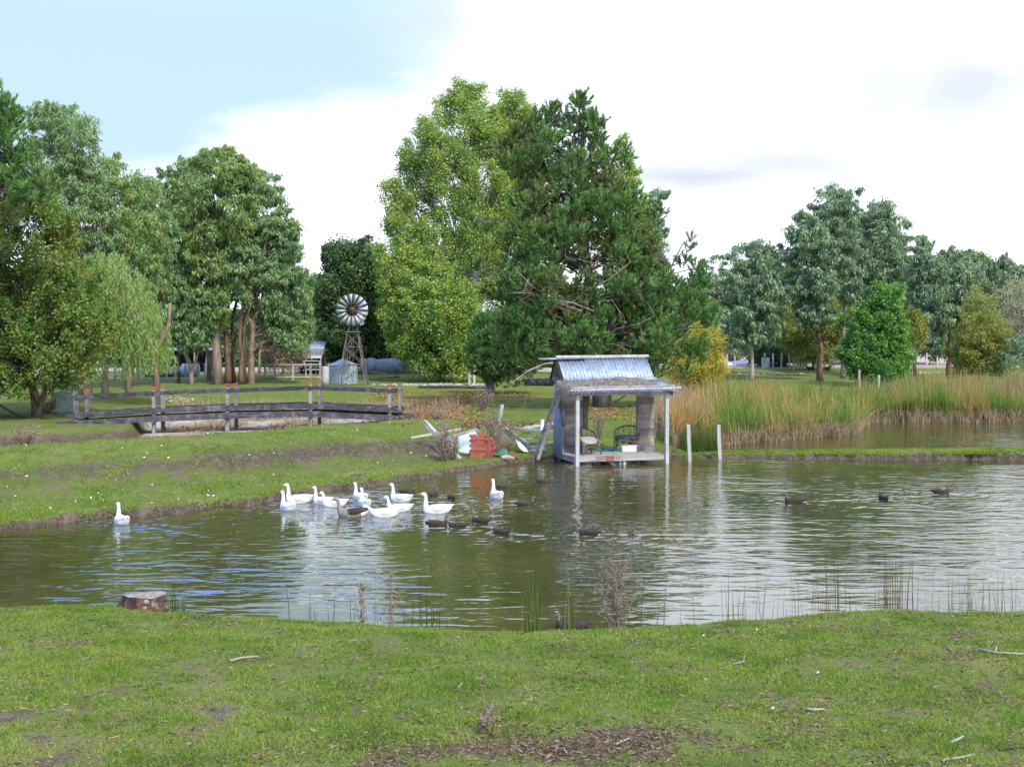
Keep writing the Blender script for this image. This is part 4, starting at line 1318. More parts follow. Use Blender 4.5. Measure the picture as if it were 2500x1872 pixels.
make_tree('umbrella_gum', 'thin bare-stemmed gum with flat tufts against the sky above the ridge', 1742, 190, [(1742, 700), (1745, 660), (1742, 640)],
          blobs_px([(1720, 640, 9), (1742, 632, 11), (1765, 645, 9), (1738, 655, 6), (1760, 662, 5), (1725, 650, 5)], 190), 'droop', M['leaf_gum_blue'], M['bark_gum_pale'], per=40, leaves=12, size=.35, r0=.14, limb_r=.03)
#@@OBJECTS
# ------------------------------------------------------------------ lakeside hut
def local(root_loc, rz):
    c, s_ = math.cos(rz), math.sin(rz)
    def f(lx, ly, z=0.0):
        return np.array((root_loc[0] + lx * c - ly * s_, root_loc[1] + lx * s_ + ly * c, z))
    return f


def corr_sheet(name, parent, p00, p10, p01, p11, mat, pitch=.125, amp=.02, thick=.0):
    """corrugated sheet: p00-p10 is the wavy edge, ridges run p00 -> p01"""
    p00, p10, p01, p11 = [np.asarray(p, float) for p in (p00, p10, p01, p11)]
    L = np.linalg.norm(p10 - p00)
    n = max(6, int(L / pitch * 6))
    nn = norm(np.cross(p10 - p00, p01 - p00))
    V, Fc = [], []
    for j, (A, B) in enumerate(((p00, p10), (p00 * .5 + p01 * .5, p10 * .5 + p11 * .5), (p01, p11))):
        for i in range(n + 1):
            f = i / n
            h = math.sin(f * L / pitch * 2 * math.pi) * amp
            V.append(A * (1 - f) + B * f + nn * h)
    for j in range(2):
        for i in range(n):
            a_ = j * (n + 1) + i
            Fc.append((a_, a_ + 1, a_ + n + 2, a_ + n + 1))
    me = np_mesh(name, np.array(V), np.array(Fc), mat, smooth=True)
    o = link_mesh(name, me, parent)
    so = o.modifiers.new('gauge', 'SOLIDIFY')
    so.thickness = .004
    return o


HR = math.radians(16)
HO = np.array((2.0, 37.66, 0.0))
hut = thing('lakeside_hut', 'small open timber hut with corrugated iron roof on a deck over the pond edge', 'hut', HO, rz=HR)
hl = local(HO, HR)


def piece(name, mat, fn, parent=hut, **k):
    mb = MB()
    fn(mb)
    return mb.build(name, mat, parent, **k)


W_ = M['wood_grey']
piece('post', M['post_pale'], lambda m: m.box((0, 0, .95), (.115, .11, 2.46)), bevel=.008)
piece('post', M['post_pale'], lambda m: m.box((2.97, .02, .93), (.115, .11, 2.54)), bevel=.008)
piece('post', M['wood_grey'], lambda m: m.box((.06, 2.02, 1.25), (.1, .1, 2.7)))
piece('post', M['wood_grey'], lambda m: m.box((2.97, 2.02, 1.25), (.1, .1, 2.7)))
# deck: boards run along the front
for k in range(14):
    y0 = .075 + k * .146
    piece('deck_board', M['deck_board'], lambda m: m.box((1.47, y0 + .07, .262 + random.uniform(-.003, .003)), (3.02 + random.uniform(-.03, .03), .139, .034)))
piece('joist', M['wood_grey_h'], lambda m: m.box((1.47, .085, .185), (2.98, .05, .11)))
piece('joist', M['wood_grey_h'], lambda m: m.box((-.02, 1.1, .17), (.05, 1.95, .14)))
piece('joist', M['wood_grey_h'], lambda m: m.box((2.95, 1.1, .17), (.05, 1.9, .12)))
piece('joist', M['wood_grey_h'], lambda m: m.box((1.55, 1.1, .17), (.05, 1.9, .12)))
for x_, y_ in ((1.48, .20), (1.60, .16), (.0, .12), (.05, 1.9), (2.9, 1.9), (1.5, 1.9)):
    piece('pile', M['post_pale'] if y_ < 1 else M['wood_grey'], lambda m: m.box((x_, y_, -.2), (.085, .085, .85)))
# plank panels either side of the opening
for k in range(8):
    z0 = .285 + k * .235
    piece('wall_plank', M['plank_wall'], lambda m: m.box((.36, 1.50 + random.uniform(-.006, .006), z0 + .115), (.66, .035, .231)))
for k in range(8):
    z0 = .285 + k * .245 + (.02 if k > 3 else 0)
    piece('wall_plank', M['plank_wall'], lambda m: m.box((2.83 + random.uniform(-.01, .01), 1.42 + random.uniform(-.008, .008), z0 + .12), (.58, .035, .240)))
piece('wall_stud', M['wood_grey'], lambda m: m.box((2.56, 1.47, 1.25), (.05, .07, 2.0)))
piece('wall_stud', M['wood_grey'], lambda m: m.box((.02, 1.45, 1.25), (.06, .08, 2.0)))
piece('rough_log', M['log_bark'], lambda m: m.tube([(.80, 1.75, 1.0), (.81, 1.74, 1.5), (.84, 1.72, 2.0), (.83, 1.7, 2.62)], [.16, .15, .17, .15], 10), smooth=True)
piece('rough_log', M['log_bark'], lambda m: m.tube([(-.01, 1.26, 1.15), (-.05, 1.26, 1.6), (-.10, 1.24, 2.1), (-.16, 1.2, 2.45)], [.05, .085, .10, .09], 8), smooth=True)
# left side iron
corr_sheet('side_sheet', hut, (-.06, 1.30, .14), (-.10, 2.05, .14), (-.06, 1.30, 1.72), (-.10, 2.05, 1.72), M['shed_iron'])
corr_sheet('side_sheet', hut, (-.03, 1.36, 1.60), (-.08, 2.0, 1.60), (-.03, 1.36, 2.5), (-.08, 2.0, 2.5), M['shed_iron'])
piece('corner_strip', M['shed_iron'], lambda m: m.beam((-.02, 1.36, .12), (.0, 1.40, 2.3), .05, .02))
# roofs
for k in range(4):
    x0 = -.30 + k * .87
    x1 = x0 + .90
    corr_sheet('porch_sheet', hut, (x0, -.26, 2.27 + .01 * k + .006 * (k % 2)), (x1, -.26, 2.28 + .01 * k + .006 * (k % 2)), (x0, 1.28, 2.56 + .004 * k), (x1, 1.28, 2.56 + .004 * k), M['corrugated_iron'])
for k in range(4):
    x0 = -.03 + k * .765
    x1 = x0 + .79
    d = .006 * (k % 2)
    sh = -.0
    corr_sheet('roof_sheet', hut, (x0, 1.16 - d, 2.54), (x1, 1.16 - d, 2.54), (x0 - .0, 1.88 - d, 3.27), (x1 - .02, 1.88 - d, 3.27), M['corrugated_iron'])
for k in range(4):
    x0 = -.03 + k * .765
    corr_sheet('roof_sheet', hut, (x0, 2.5, 2.62), (x0 + .79, 2.5, 2.62), (x0, 1.93, 3.27), (x0 + .79, 1.93, 3.27), M['corrugated_iron'])
corr_sheet('ridge_sheet', hut, (-.62, 1.72, 3.25), (-.62, 2.05, 3.27), (.9, 1.72, 3.28), (.9, 2.05, 3.30), M['corrugated_iron'])
piece('ridge_board', M['wood_bleached'], lambda m: m.beam((-.10, 1.80, 3.33), (3.08, 1.80, 3.35), .10, .075, jit=.01))
piece('ridge_board', M['wood_grey_h'], lambda m: m.beam((-.1, 1.96, 3.26), (3.0, 1.96, 3.28), .05, .07))
piece('roof_board', M['wood_bleached'], lambda m: m.beam((1.75, 1.02, 2.60), (3.05, 1.06, 2.64), .11, .06, jit=.012))
piece('roof_board', M['wood_grey_h'], lambda m: m.beam((-.18, .12, 2.40), (3.25, .05, 2.44), .13, .055, jit=.012))
piece('roof_board', M['wood_bleached'], lambda m: m.beam((-.30, -.20, 2.345), (3.34, -.24, 2.40), .12, .045, jit=.01))
piece('roof_beam', M['wood_grey_h'], lambda m: m.box((1.5, .0, 2.215), (3.5, .045, .10)))
piece('roof_beam', M['wood_grey_h'], lambda m: m.box((3.12, .55, 2.30), (.05, 1.5, .11), rx=.17))
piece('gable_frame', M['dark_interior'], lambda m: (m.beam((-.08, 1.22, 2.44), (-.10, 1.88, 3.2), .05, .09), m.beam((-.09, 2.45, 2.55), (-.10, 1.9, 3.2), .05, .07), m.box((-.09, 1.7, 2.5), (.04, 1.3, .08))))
piece('roof_beam', M['wood_grey_h'], lambda m: m.box((1.5, 1.3, 2.46), (3.0, .08, .1)))


def thatch():
    rows_ = 26
    cols_ = 70
    V, Fc = [], []
    for j in range(rows_):
        for i in range(cols_):
            x_ = -.30 + 3.15 * i / (cols_ - 1)
            f = j / (rows_ - 1)
            y_ = .18 + 1.02 * f
            zz = 2.37 + .19 * f * 1.05
            hump = .10 * math.exp(-((x_ - 1.7) / .95) ** 2) * math.exp(-((f - .75) / .28) ** 2) + .03 * math.exp(-((f - .45) / .35) ** 2)
            lump = (float(vnoise(x_, y_, 3.5, 60, 4)) - .5) * .16
            edge = min(1, 6 * f, 6 * (1 - f), 8 * (x_ + .30) + .1, 8 * (2.85 - x_) + .05)
            V.append((x_ + random.uniform(-.015, .015), y_ + random.uniform(-.02, .02), zz + (hump + lump + .035) * max(edge, 0) - .005))
    for j in range(rows_ - 1):
        for i in range(cols_ - 1):
            a_ = j * cols_ + i
            Fc.append((a_, a_ + 1, a_ + cols_ + 1, a_ + cols_))
    me = np_mesh('thatch', np.array(V), np.array(Fc), M['thatch'], smooth=False)
    o = link_mesh('thatch', me, hut)
    # loose straw over it and the fringe under the front edge
    Vn = np.array(V)
    n = 5200
    P = Vn[rng.integers(0, len(Vn), n)] + rng.normal(size=(n, 3)) * (.02, .02, .01)
    D = norm(rng.normal(size=(n, 3)) * (1.0, .45, .22) + np.array((.15, -.25, -.02)))
    m2 = 1900
    xs = rng.uniform(-.35, 2.0, m2)
    P2 = np.stack([xs, np.full(m2, -.20) + rng.normal(size=m2) * .02, 2.285 + rng.normal(size=m2) * .018], 1)
    D2 = norm(rng.normal(size=(m2, 3)) * (.7, .2, .5) + np.array((.2, -.1, -.55)))
    m3 = 900
    P3 = np.stack([rng.normal(size=m3) * .07 - .30, rng.uniform(-.15, 1.1, m3), 2.33 + rng.uniform(-.2, .22, m3)], 1)
    D3 = norm(rng.normal(size=(m3, 3)) * .35 + np.array((-.2, 0, -.9)))
    P = np.concatenate([P, P2, P3])
    D = np.concatenate([D, D2, D3])
    me = needle_mesh('straw', P, D, np.concatenate([rng.uniform(.05, .16, n), rng.uniform(.04, .12, m2), rng.uniform(.10, .30, m3)]), .010, M['thatch'])
    link_mesh('straw', me, o)


thatch()

# ---- things on the deck


def hoop(c, rx, ry, z0, z1, a0, a1, n=18, lean=0.0, fz=None):
    pts = []
    for k in range(n + 1):
        f = k / n
        an = a0 + (a1 - a0) * f
        zz = (z0 + (z1 - z0) * math.sin(math.pi * f) if fz is None else fz(f))
        pts.append((c[0] + rx * math.cos(an), c[1] + ry * math.sin(an) + lean * zz, zz))
    return pts


def cane_chair(label, loc, rz, wide=1.0, cushion='cushion', rail=False):
    """tub chair facing local -Y"""
    root = thing('cane_chair', label, 'chair', loc, rz=rz)
    R_ = .34 * wide
    mb = MB()
    arc = lambda f: .40 + .40 * math.sin(math.pi * f) ** .75
    for dz, rr in ((0, .018), (-.035, .014)):
        mb.tube([(R_ * math.cos(a_), R_ * .9 * math.sin(a_), arc(f) + dz) for f, a_ in [(k / 20, -.55 + (math.pi + 1.1) * k / 20) for k in range(21)]], rr, 6)
    mb.build('back_hoop', M['cane'], root, smooth=True)
    mb = MB()
    for zf in (.30, .5, .7):
        mb.tube([(R_ * .96 * math.cos(a_), R_ * .86 * math.sin(a_), .36 + (arc(f) - .36) * zf) for f, a_ in [(k / 14, -.35 + (math.pi + .7) * k / 14) for k in range(15)]], .008, 5)
    for k in range(9):
        a_ = -.2 + (math.pi + .4) * k / 8
        f = (a_ + .55) / (math.pi + 1.1)
        mb.tube([(R_ * .9 * math.cos(a_), R_ * .8 * math.sin(a_), .34), (R_ * math.cos(a_), R_ * .9 * math.sin(a_), arc(f))], .009, 5)
    mb.build('back_spindles', M['cane'], root, smooth=True)
    mb = MB()
    mb.tube([(R_ * .92 * math.cos(a_), R_ * .82 * math.sin(a_) - .02, .345) for a_ in np.linspace(0, 2 * math.pi, 25)], .016, 6)
    mb.tube([(-R_ * .9, -.24, .30), (R_ * .9, -.24, .30)], .014, 6)
    mb.build('seat_ring', M['cane'], root, smooth=True)
    for sx in (-1, 1):
        for sy in (-1, 1):
            mb = MB()
            for q in (0, .035):
                mb.tube([(sx * (R_ * .92 - q), sy * .24, .42), (sx * (R_ * .9 - q), sy * .235, .22), (sx * (R_ * 1.02 - q * .4), sy * .27, 0)], .015, 6)
            mb.build('leg', M['cane'], root, smooth=True)
    mb = MB()
    mb.tube([(R_ * .8 * math.cos(a_), -.25, .09 + .17 * math.sin(a_)) for a_ in np.linspace(.1, math.pi - .1, 13)], .011, 5)
    mb.tube([(R_ * .8 * math.cos(a_), .25, .09 + .17 * math.sin(a_)) for a_ in np.linspace(.1, math.pi - .1, 13)], .011, 5)
    mb.build('stretcher', M['cane'], root, smooth=True)
    mb = MB()
    mb.lathe((0, 0, 0), [(.02, .0), (.24 * wide, .0), (.30 * wide, .03), (.31 * wide, .06), (.28 * wide, .10), (.10, .115), (.01, .115)], 22)
    cu = mb.build('seat_cushion', M[cushion], root, smooth=True)
    cu.location = (0, -.01, .39)
    cu.rotation_euler = (.28 if cushion == 'cushion' else .05, -.10 if cushion == 'cushion' else 0, 0)
    return root


cane_chair('round-backed cane tub chair with a pale tilted cushion on the hut deck', hl(.63, .85, .28), HR + .25)
cane_chair('wider dark cane chair half hidden behind the right plank panel of the hut', hl(2.28, 1.62, .28), HR - .55, 1.28, 'cushion_dark')

c = hl(2.2, 1.33, .28)
root = thing('white_trough', 'small white trough on the hut deck by the right plank panel', 'trough', c, rz=HR)
mb = MB()
mb.frame((0, 0, .02), np.array((1., 0, 0)), np.array((0, 1., 0)), np.array((0, 0, 1.)), .46, .18, .04)
for sx in (-1, 1):
    mb.beam((sx * .22, 0, .03), (sx * .25, 0, .20), .18, .02, up=(1, 0, 0))
for sy in (-1, 1):
    mb.beam((0, sy * .085, .03), (0, sy * .10, .20), .02, .50, up=(1, 0, 0))
mb.build('tub', M['white_cloth'], root, bevel=.006)
mb = MB()
mb.tube([(-.26, -.11, .2), (.26, -.11, .2), (.26, .11, .2), (-.26, .11, .2), (-.26, -.11, .2)], .014, 6)
mb.build('rim', M['white_cloth'], root, smooth=True)
mb = MB(hl(2.0, 1.36, .28))
mb.lathe(hl(2.0, 1.36, .28), [(.055, 0), (.06, .02), (.06, .13), (.05, .145), (.045, .15), (.045, .13)], 14)
props(mb.build('tin_pot', M['deck_board'], smooth=True), 'small tin pot beside the white trough on the hut deck', 'pot')
mb = MB(hl(2.42, 1.62, .28))
mb.tube([hl(2.37, 1.7, .30), hl(2.40, 1.62, .45), hl(2.44, 1.58, .58), hl(2.50, 1.6, .66)], [.11, .12, .10, .03], 9)
props(mb.build('float_bag', M['orange_plastic'], smooth=True), 'orange bag standing behind the white trough in the hut', 'bag')
mb = MB(hl(1.45, 1.5, .28))
for k in range(5):
    a0 = rng.uniform(0, 6)
    mb.tube([hl(1.45 + (.15 + .03 * k) * math.cos(q + a0) + .03 * k, 1.5 + .08 * math.sin(q + a0), .30 + .018 * k + .02 * math.sin(3 * q)) for q in np.linspace(0, 6, 22)], .012, 5)
props(mb.build('rope_coil', M['blue_plastic'], smooth=True), 'tangled teal rope on the hut deck between the two chairs', 'rope')
# brick with holes leaning on the deck edge
bm_c = hl(1.10, .06, .235)
root = thing('deck_brick', 'brick with three holes standing on its side at the front edge of the hut deck', 'brick', bm_c, rz=HR)
mb = MB()
for z_ in (-.048, .048):
    mb.box((0, 0, z_), (.25, .07, .03))
for x_ in (-.112, -.0425, .0425, .112):
    mb.box((x_, 0, 0), (.026 if abs(x_) > .1 else .035, .07, .066))
mb.box((0, .03, 0), (.22, .008, .066))
mb.build('clay_body', M['brick_red'], root)
mb = MB()
for x_ in (-.077, 0, .077):
    mb.box((x_, .018, 0), (.034, .012, .05))
mb.build('mortar_plug', M['rock_pale'], root)
piece('ledge_board', M['deck_board'], lambda m: m.box((1.30, 1.05, .295), (.9, .09, .025), rz=.02))

# ---- ladder
lroot_p = np.array((.72, 38.9, gz(.72, 38.9)))
lroot = thing('timber_ladder', 'long weathered timber ladder leaning on the left side of the hut', 'ladder', lroot_p)
A0, A1 = PT(1306, 1112, 39.3), PT(1366, 940, 38.9)
B0, B1 = PT(1314, 1120, 38.8), PT(1380, 926, 38.35)
for (p, q, r_) in ((A0, A1, .085), (B0, B1, .10)):
    mb = MB(lroot_p)
    mb.beam(p, q, r_, r_ * 1.25, up=(0, 1, 0), jit=.02)
    mb.build('rail', M['ladder_wood'], lroot)
for k in range(7):
    f = (k + .7) / 7.6
    mb = MB(lroot_p)
    mb.beam(A0 * (1 - f) + A1 * f, B0 * (1 - f) + B1 * f, .07, .035, up=B1 - B0)
    mb.build('rung', M['ladder_wood'], lroot)

# ---- pair of posts in the water
for px_, Y_, top, lab in ((1684, 38.9, 1036, 'short grey post standing in the water right of the hut'), (1758, 39.9, 1037, 'second grey post in the water, beside the reeds')):
    p = np.array(((px_ - 1250) / F * Y_, Y_, 0))
    zt = CAMZ - (top - HY) / F * Y_
    mb = MB(p)
    mb.beam(p + (0.02, 0, -.6), p + (-.05, 0, zt), .115, .115, up=(0, 1, 0), jit=.012)
    props(mb.build('mooring_post', M['post_pale'], bevel=.006), lab, 'post', 'posts beside the hut')
for px_, Y_, top, lab in ((2097, 72, 902, 'thin white stake behind the reeds, in front of the maple'), (2145, 74, 915, 'shorter white stake behind the reeds right of the first')):
    p = at_ground(px_, Y_)
    mb = MB(p)
    mb.beam(p - (0, 0, .4), p + (0.02, 0, (CAMZ - (top - HY) / F * Y_) - p[2]), .11, .11, up=(0, 1, 0))
    props(mb.build('white_stake', M['wood_bleached']), lab, 'stake', 'stakes behind the reeds')

# ---- junk heap between bridge and hut
brick_me = MB()
brick_me.box((0, 0, 0), (.23, .11, .076))
brick_mesh = brick_me.mesh('brick', M['brick_red'])


def put_brick(p, rz=0.0, rx=0.0, ry=0.0, parent=None, name='brick'):
    o = link_mesh(name, brick_mesh, parent, p)
    o.rotation_euler = (rx, ry, rz)
    return o


bp_ = at_ground(1177, 38.45)
pile = thing('brick_stack', 'rough stack of red bricks on the bank left of the hut', 'brick pile', bp_)
for L_ in range(9):
    zc = .03 + .08 * L_
    nx = 3 if L_ < 8 else 2
    for iy in range(3 if L_ < 7 else 2):
        for ix in range(nx):
            off = .11 if L_ % 2 else 0
            if L_ >= 6 and ix == 2:
                continue
            x_ = -.28 + ix * .24 + off * .5 + random.uniform(-.015, .015)
            y_ = -.12 + iy * .125 + random.uniform(-.01, .01)
            put_brick((x_, y_, zc), random.uniform(-.06, .06), parent=pile)
for (x_, y_, z_, rz_, rx_) in ((.30, .0, .04, 1.4, 0), (.33, -.06, .12, .8, .1), (.31, .02, .21, 1.3, 0), (.30, -.03, .30, .3, .1), (.31, 0, .39, 1.2, 0), (.27, .05, .47, .5, .2), (.22, .0, .55, .2, .25), (.12, .02, .62, .2, .3), (-.02, .0, .74, .05, .1), (.02, -.1, .70, .1, .2)):
    put_brick((x_, y_, z_), rz_, rx_, parent=pile)
for k, (px_, Y_, rz_, lab) in enumerate(((1228, 38.6, .1, 'loose red brick on the grass just right of the brick stack'), (1245, 38.9, .3, 'loose red brick under the green plastic sheet'), (1256, 39.0, -.1, 'loose brick right of the green plastic sheet'), (1372, 38.9, .1, 'loose brick at the water edge beside the hut'))):
    p = at_ground(px_, Y_)
    o = put_brick(p + (0, 0, .03), rz_, name='loose_brick')
    props(o, lab, 'brick', 'loose bricks on the bank')


def board(name, label, p0, p1, w_, h_, mat='wood_bleached', up=(0, 0, 1), cat='board', group='loose boards between the bridge and the hut', jit=.008):
    mb = MB(p0)
    mb.beam(p0, p1, w_, h_, up=up, jit=jit)
    return props(mb.build(name, M[mat]), label, cat, group)


def G(px, py, z):
    Y = F * (CAMZ - z) / (py - HY)
    return np.array(((px - 1250) / F * Y, Y, z))


board('leaning_beam', 'thick pale beam leaning down to the left of the brick stack', PT(1036, 1029, 39.6), PT(1127, 1128, 37.9), .13, .13, up=(0, 1, .3))
board('flat_board', 'narrow board lying on the grass behind the leaning beam', PT(1002, 1069, 41.5), PT(1124, 1047, 42.3), .12, .06)
board('pale_post', 'tilted pale post standing right of the brick stack', PT(1213, 1060, 41.5), PT(1227, 988, 41.5), .11, .16, up=(0, 1, 0), cat='post')
# glazed frame
gf = thing('glass_frame', 'old window frame with dusty glass leaning behind the brick stack', 'window frame', at_ground(1140, 39.6))
go = np.array(gf.location)
c0, c1, c2, c3 = PT(1083, 1072, 40.2), PT(1163, 1049, 40.4), PT(1185, 1085, 39.2), PT(1118, 1122, 38.9)
mb = MB(go)
mb.beam(c0, c1, .05, .10, up=(0, .4, 1))
mb.beam(c1, c2, .05, .08, up=(0, .4, 1))
mb.beam(c2, c3, .05, .05, up=(0, .4, 1))
mb.beam(c3, c0, .05, .08, up=(0, .4, 1))
mb.build('frame', M['wood_grey'], gf)
mb = MB(go)
d_ = np.array((0, .01, -.02))
mb.add([c0 + d_, c1 + d_, c2 + d_, c3 + d_, c0 + d_ * 2, c1 + d_ * 2, c2 + d_ * 2, c3 + d_ * 2], [(0, 1, 2, 3), (7, 6, 5, 4), (0, 4, 5, 1), (1, 5, 6, 2), (2, 6, 7, 3), (3, 7, 4, 0)])
mb.build('glass_pane', M['dusty_glass'], gf)
# box-like trough board with straps and the white sack
tb = thing('strapped_plank', 'broad grey plank on edge with two dark metal straps, right of the brick stack', 'plank', at_ground(1260, 40.6))
to = np.array(tb.location)
pa, pb_ = PT(1232, 1050, 41.8), PT(1290, 1090, 40.2)
mb = MB(to)
mb.beam(pa, pb_, .05, .22, up=(0, 0, 1))
mb.build('plank', M['wood_grey'], tb)
for f in (.22, .60):
    q = pa * (1 - f) + pb_ * f
    mb = MB(to)
    mb.beam(q + (0, 0, -.12), q + (0, 0, .14), .04, .07, up=(1, 0, 0))
    mb.build('metal_strap', M['rust'], tb)
mb = MB(at_ground(1275, 40))
q = [PT(1257, 1071, 40.6), PT(1268, 1078, 40.4), PT(1283, 1092, 40.1), PT(1291, 1103, 39.9), PT(1278, 1102, 39.8), PT(1268, 1092, 39.9)]
mid = sum(q) / 6 + np.array((0, -.08, .0))
vs = q + [mid] + [p + np.array((0.01, .05, -.02)) for p in q]
fs = [(k, (k + 1) % 6, 6) for k in range(6)] + [(k, k + 7, (k + 1) % 6 + 7, (k + 1) % 6) for k in range(6)]
mb.add(vs, fs)
props(mb.build('white_sack', M['white_cloth']), 'crumpled white plastic sack hanging from the strapped plank', 'sack')
for k, (p0, p1, w_, h_, mt, lab) in enumerate((
        (PT(1257, 1045, 45.0), PT(1364, 1057, 43.0), .10, .09, 'wood_bleached', 'long pale board behind the ladder, nearer one of a crossed pair'),
        (PT(1280, 1045, 45.5), PT(1366, 1030, 48.0), .10, .08, 'wood_bleached', 'long pale board behind the ladder, farther one of a crossed pair'),
        (PT(1275, 1073, 42.0), PT(1297, 1070, 42.4), .10, .05, 'wood_grey_h', 'short board stub behind the strapped plank'),
        (PT(1280, 1081, 41.2), PT(1310, 1079, 41.4), .30, .05, 'wood_grey_h', 'wide grey board on top of the low timber stack'),
        (PT(1285, 1093, 40.4), PT(1330, 1091, 40.6), .22, .09, 'wood_bleached', 'thick pale board in the low timber stack behind the ladder'),
        (PT(1295, 1102, 40.0), PT(1330, 1096, 40.3), .26, .07, 'wood_bleached', 'lowest board of the timber stack behind the ladder foot'),
        (PT(1330, 1084, 41.6), PT(1366, 1078, 42.0), .14, .07, 'deck_board', 'yellowish board between the ladder and the hut wall'))):
    board('loose_board', lab, p0, p1, w_, h_, mt)
board('short_stake', 'short white stake standing behind the ladder', PT(1322, 1055, 44), PT(1325, 1024, 44), .11, .08, 'white_cloth', up=(0, 1, 0), cat='stake')
mb = MB(at_ground(1220, 38.9))
q = [PT(1208, 1104, 39.0), PT(1234, 1092, 39.4), PT(1241, 1101, 38.9), PT(1236, 1110, 38.6), PT(1210, 1112, 38.6)]
mb.add(q + [sum(q) / 5 + np.array((0, -.1, .12))] + [p + np.array((0, .04, -.03)) for p in q], [(k, (k + 1) % 5, 5) for k in range(5)] + [(k, k + 6, (k + 1) % 5 + 6, (k + 1) % 5) for k in range(5)])
props(mb.build('plastic_sheet', M['green_plastic']), 'dark green plastic sheet crumpled right of the brick stack', 'sheet')
o = MB(at_ground(1238, 38.5))
o.tube([PT(1224, 1117, 38.3), PT(1236, 1115, 38.4), PT(1256, 1119, 38.3)], [.05, .08, .03], 7)
props(o.build('broken_slab', M['rock_pale']), 'pale broken slab at the bank foot right of the brick stack', 'stone')
# small stakes on the lawn
for px_, Y_, h_, lab in ((1281, 64, .55, 'thin stake on the far lawn left of the hut roof'),):
    p = at_ground(px_, Y_)
    board('thin_stake', lab, p - (0, 0, .2), p + (0, 0, h_), .07, .07, 'wood_grey', up=(0, 1, 0), cat='stake')

# ---- dead shrubs


def twig_bush(name, label, base, spread, height, n, mat='dead_twig', r=.008, fuzz=0, fuzz_mat=None, cat='shrub', group=None, lean=(0, 0), fuzz_size=.03, droop=.0):
    base = np.asarray(base, float)
    root = thing(name, label, cat, base, group)
    mb = MB(base)
    tips = []
    for k in range(n):
        an = rng.uniform(0, 6.28)
        f = rng.random() ** .6
        e_ = base + np.array((math.cos(an) * spread * f + lean[0], math.sin(an) * spread * f + lean[1], height * rng.uniform(.55, 1.0)))
        s0 = base + np.array((math.cos(an) * spread * .15 * f, math.sin(an) * spread * .15 * f, -.05))
        pts = curve(s0, e_, .07, 6)
        mb.tube(pts, np.linspace(r, r * .3, 6), 4, cap=False)
        tips += list(pts[2:])
        for j in range(5):
            q = pts[rng.integers(2, 6)]
            e2 = q + np.array((rng.normal() * spread * .22, rng.normal() * spread * .22, abs(rng.normal()) * height * .14))
            p2 = curve(q, e2, .1, 4)
            mb.tube(p2, np.linspace(r * .5, r * .2, 4), 3, cap=False)
            tips += list(p2)
    mb.build('stems', M[mat], root, smooth=True)
    if fuzz:
        T = np.array(tips)
        idx = rng.integers(0, len(T), fuzz)
        P = T[idx] + rng.normal(size=(fuzz, 3)) * .02 - base
        me = leaf_mesh('dry_leaves', P, rdir(fuzz), rng.uniform(.6, 1.4, fuzz) * fuzz_size, fuzz_size * .5, M[fuzz_mat])
        link_mesh('dry_leaves', me, root)
    return root


def on(px, Y):
    return at_ground(px, Y)


twig_bush('dead_shrub', 'tall dead shrub in front of the leaning beam', on(1085, 37.2), .34, 1.15, 40, r=.011, fuzz=1500, fuzz_mat='leaf_brown', fuzz_size=.05)
twig_bush('dead_shrub', 'shorter dead shrub at the foot of the leaning beam', on(1108, 37.6), .25, .75, 24, r=.010, fuzz=900, fuzz_mat='leaf_brown', fuzz_size=.05)
twig_bush('dead_shrub', 'tall dark dead shrub rising behind the brick stack', on(1208, 39.3), .42, 1.45, 40, r=.010, fuzz=1200, fuzz_mat='leaf_brown', fuzz_size=.045)
twig_bush('dead_shrub', 'low tangled dead shrub right of the tall one behind the bricks', on(1236, 40.3), .5, .45, 40, r=.007, fuzz=1200, fuzz_mat='leaf_brown', fuzz_size=.04)
twig_bush('dead_shrub', 'dry brown shrub seen through the hut opening', on(1462, 44), .3, 1.0, 30, r=.008, fuzz=600, fuzz_mat='leaf_brown', fuzz_size=.05)
twig_bush('small_shrub', 'small green-grey shrub growing in front of the bridge', on(716, 49.5), .38, 1.0, 30, r=.010, fuzz=900, fuzz_mat='leaf_grey', fuzz_size=.06)
twig_bush('dead_shrub', 'dark dry shrub on the leaf-covered patch beyond the bridge end', on(1180, 60), .6, 1.0, 34, r=.014, fuzz=700, fuzz_mat='leaf_brown', fuzz_size=.07)
twig_bush('dead_shrub', 'smaller dark dry shrub left of the other one on the leafy patch', on(1070, 54), .5, .55, 26, r=.012, fuzz=500, fuzz_mat='leaf_brown', fuzz_size=.07)
twig_bush('dead_shrub', 'brown dry shrub on the creek bank at the left edge', on(60, 47.6), .6, .9, 50, r=.010, fuzz=1600, fuzz_mat='leaf_brown', fuzz_size=.06)
twig_bush('dead_shrub', 'brown dry shrub beside the pale cabinet', on(112, 60), .8, .9, 50, r=.010, fuzz=1400, fuzz_mat='leaf_brown', fuzz_size=.07)
mb = MB(on(868, 33.4))
q = on(868, 33.4)
for k in range(26):
    mb.tube(curve(q + (rng.uniform(-.26, .2), rng.uniform(-.1, .1), .03), q + (rng.uniform(-.2, .28), rng.uniform(-.1, .1), rng.uniform(.02, .10)), .1, 4), [.014, .012, .01, .004], 4)
props(mb.build('brush_heap', M['dead_twig']), 'little heap of grey sticks on the bank above the geese', 'sticks')

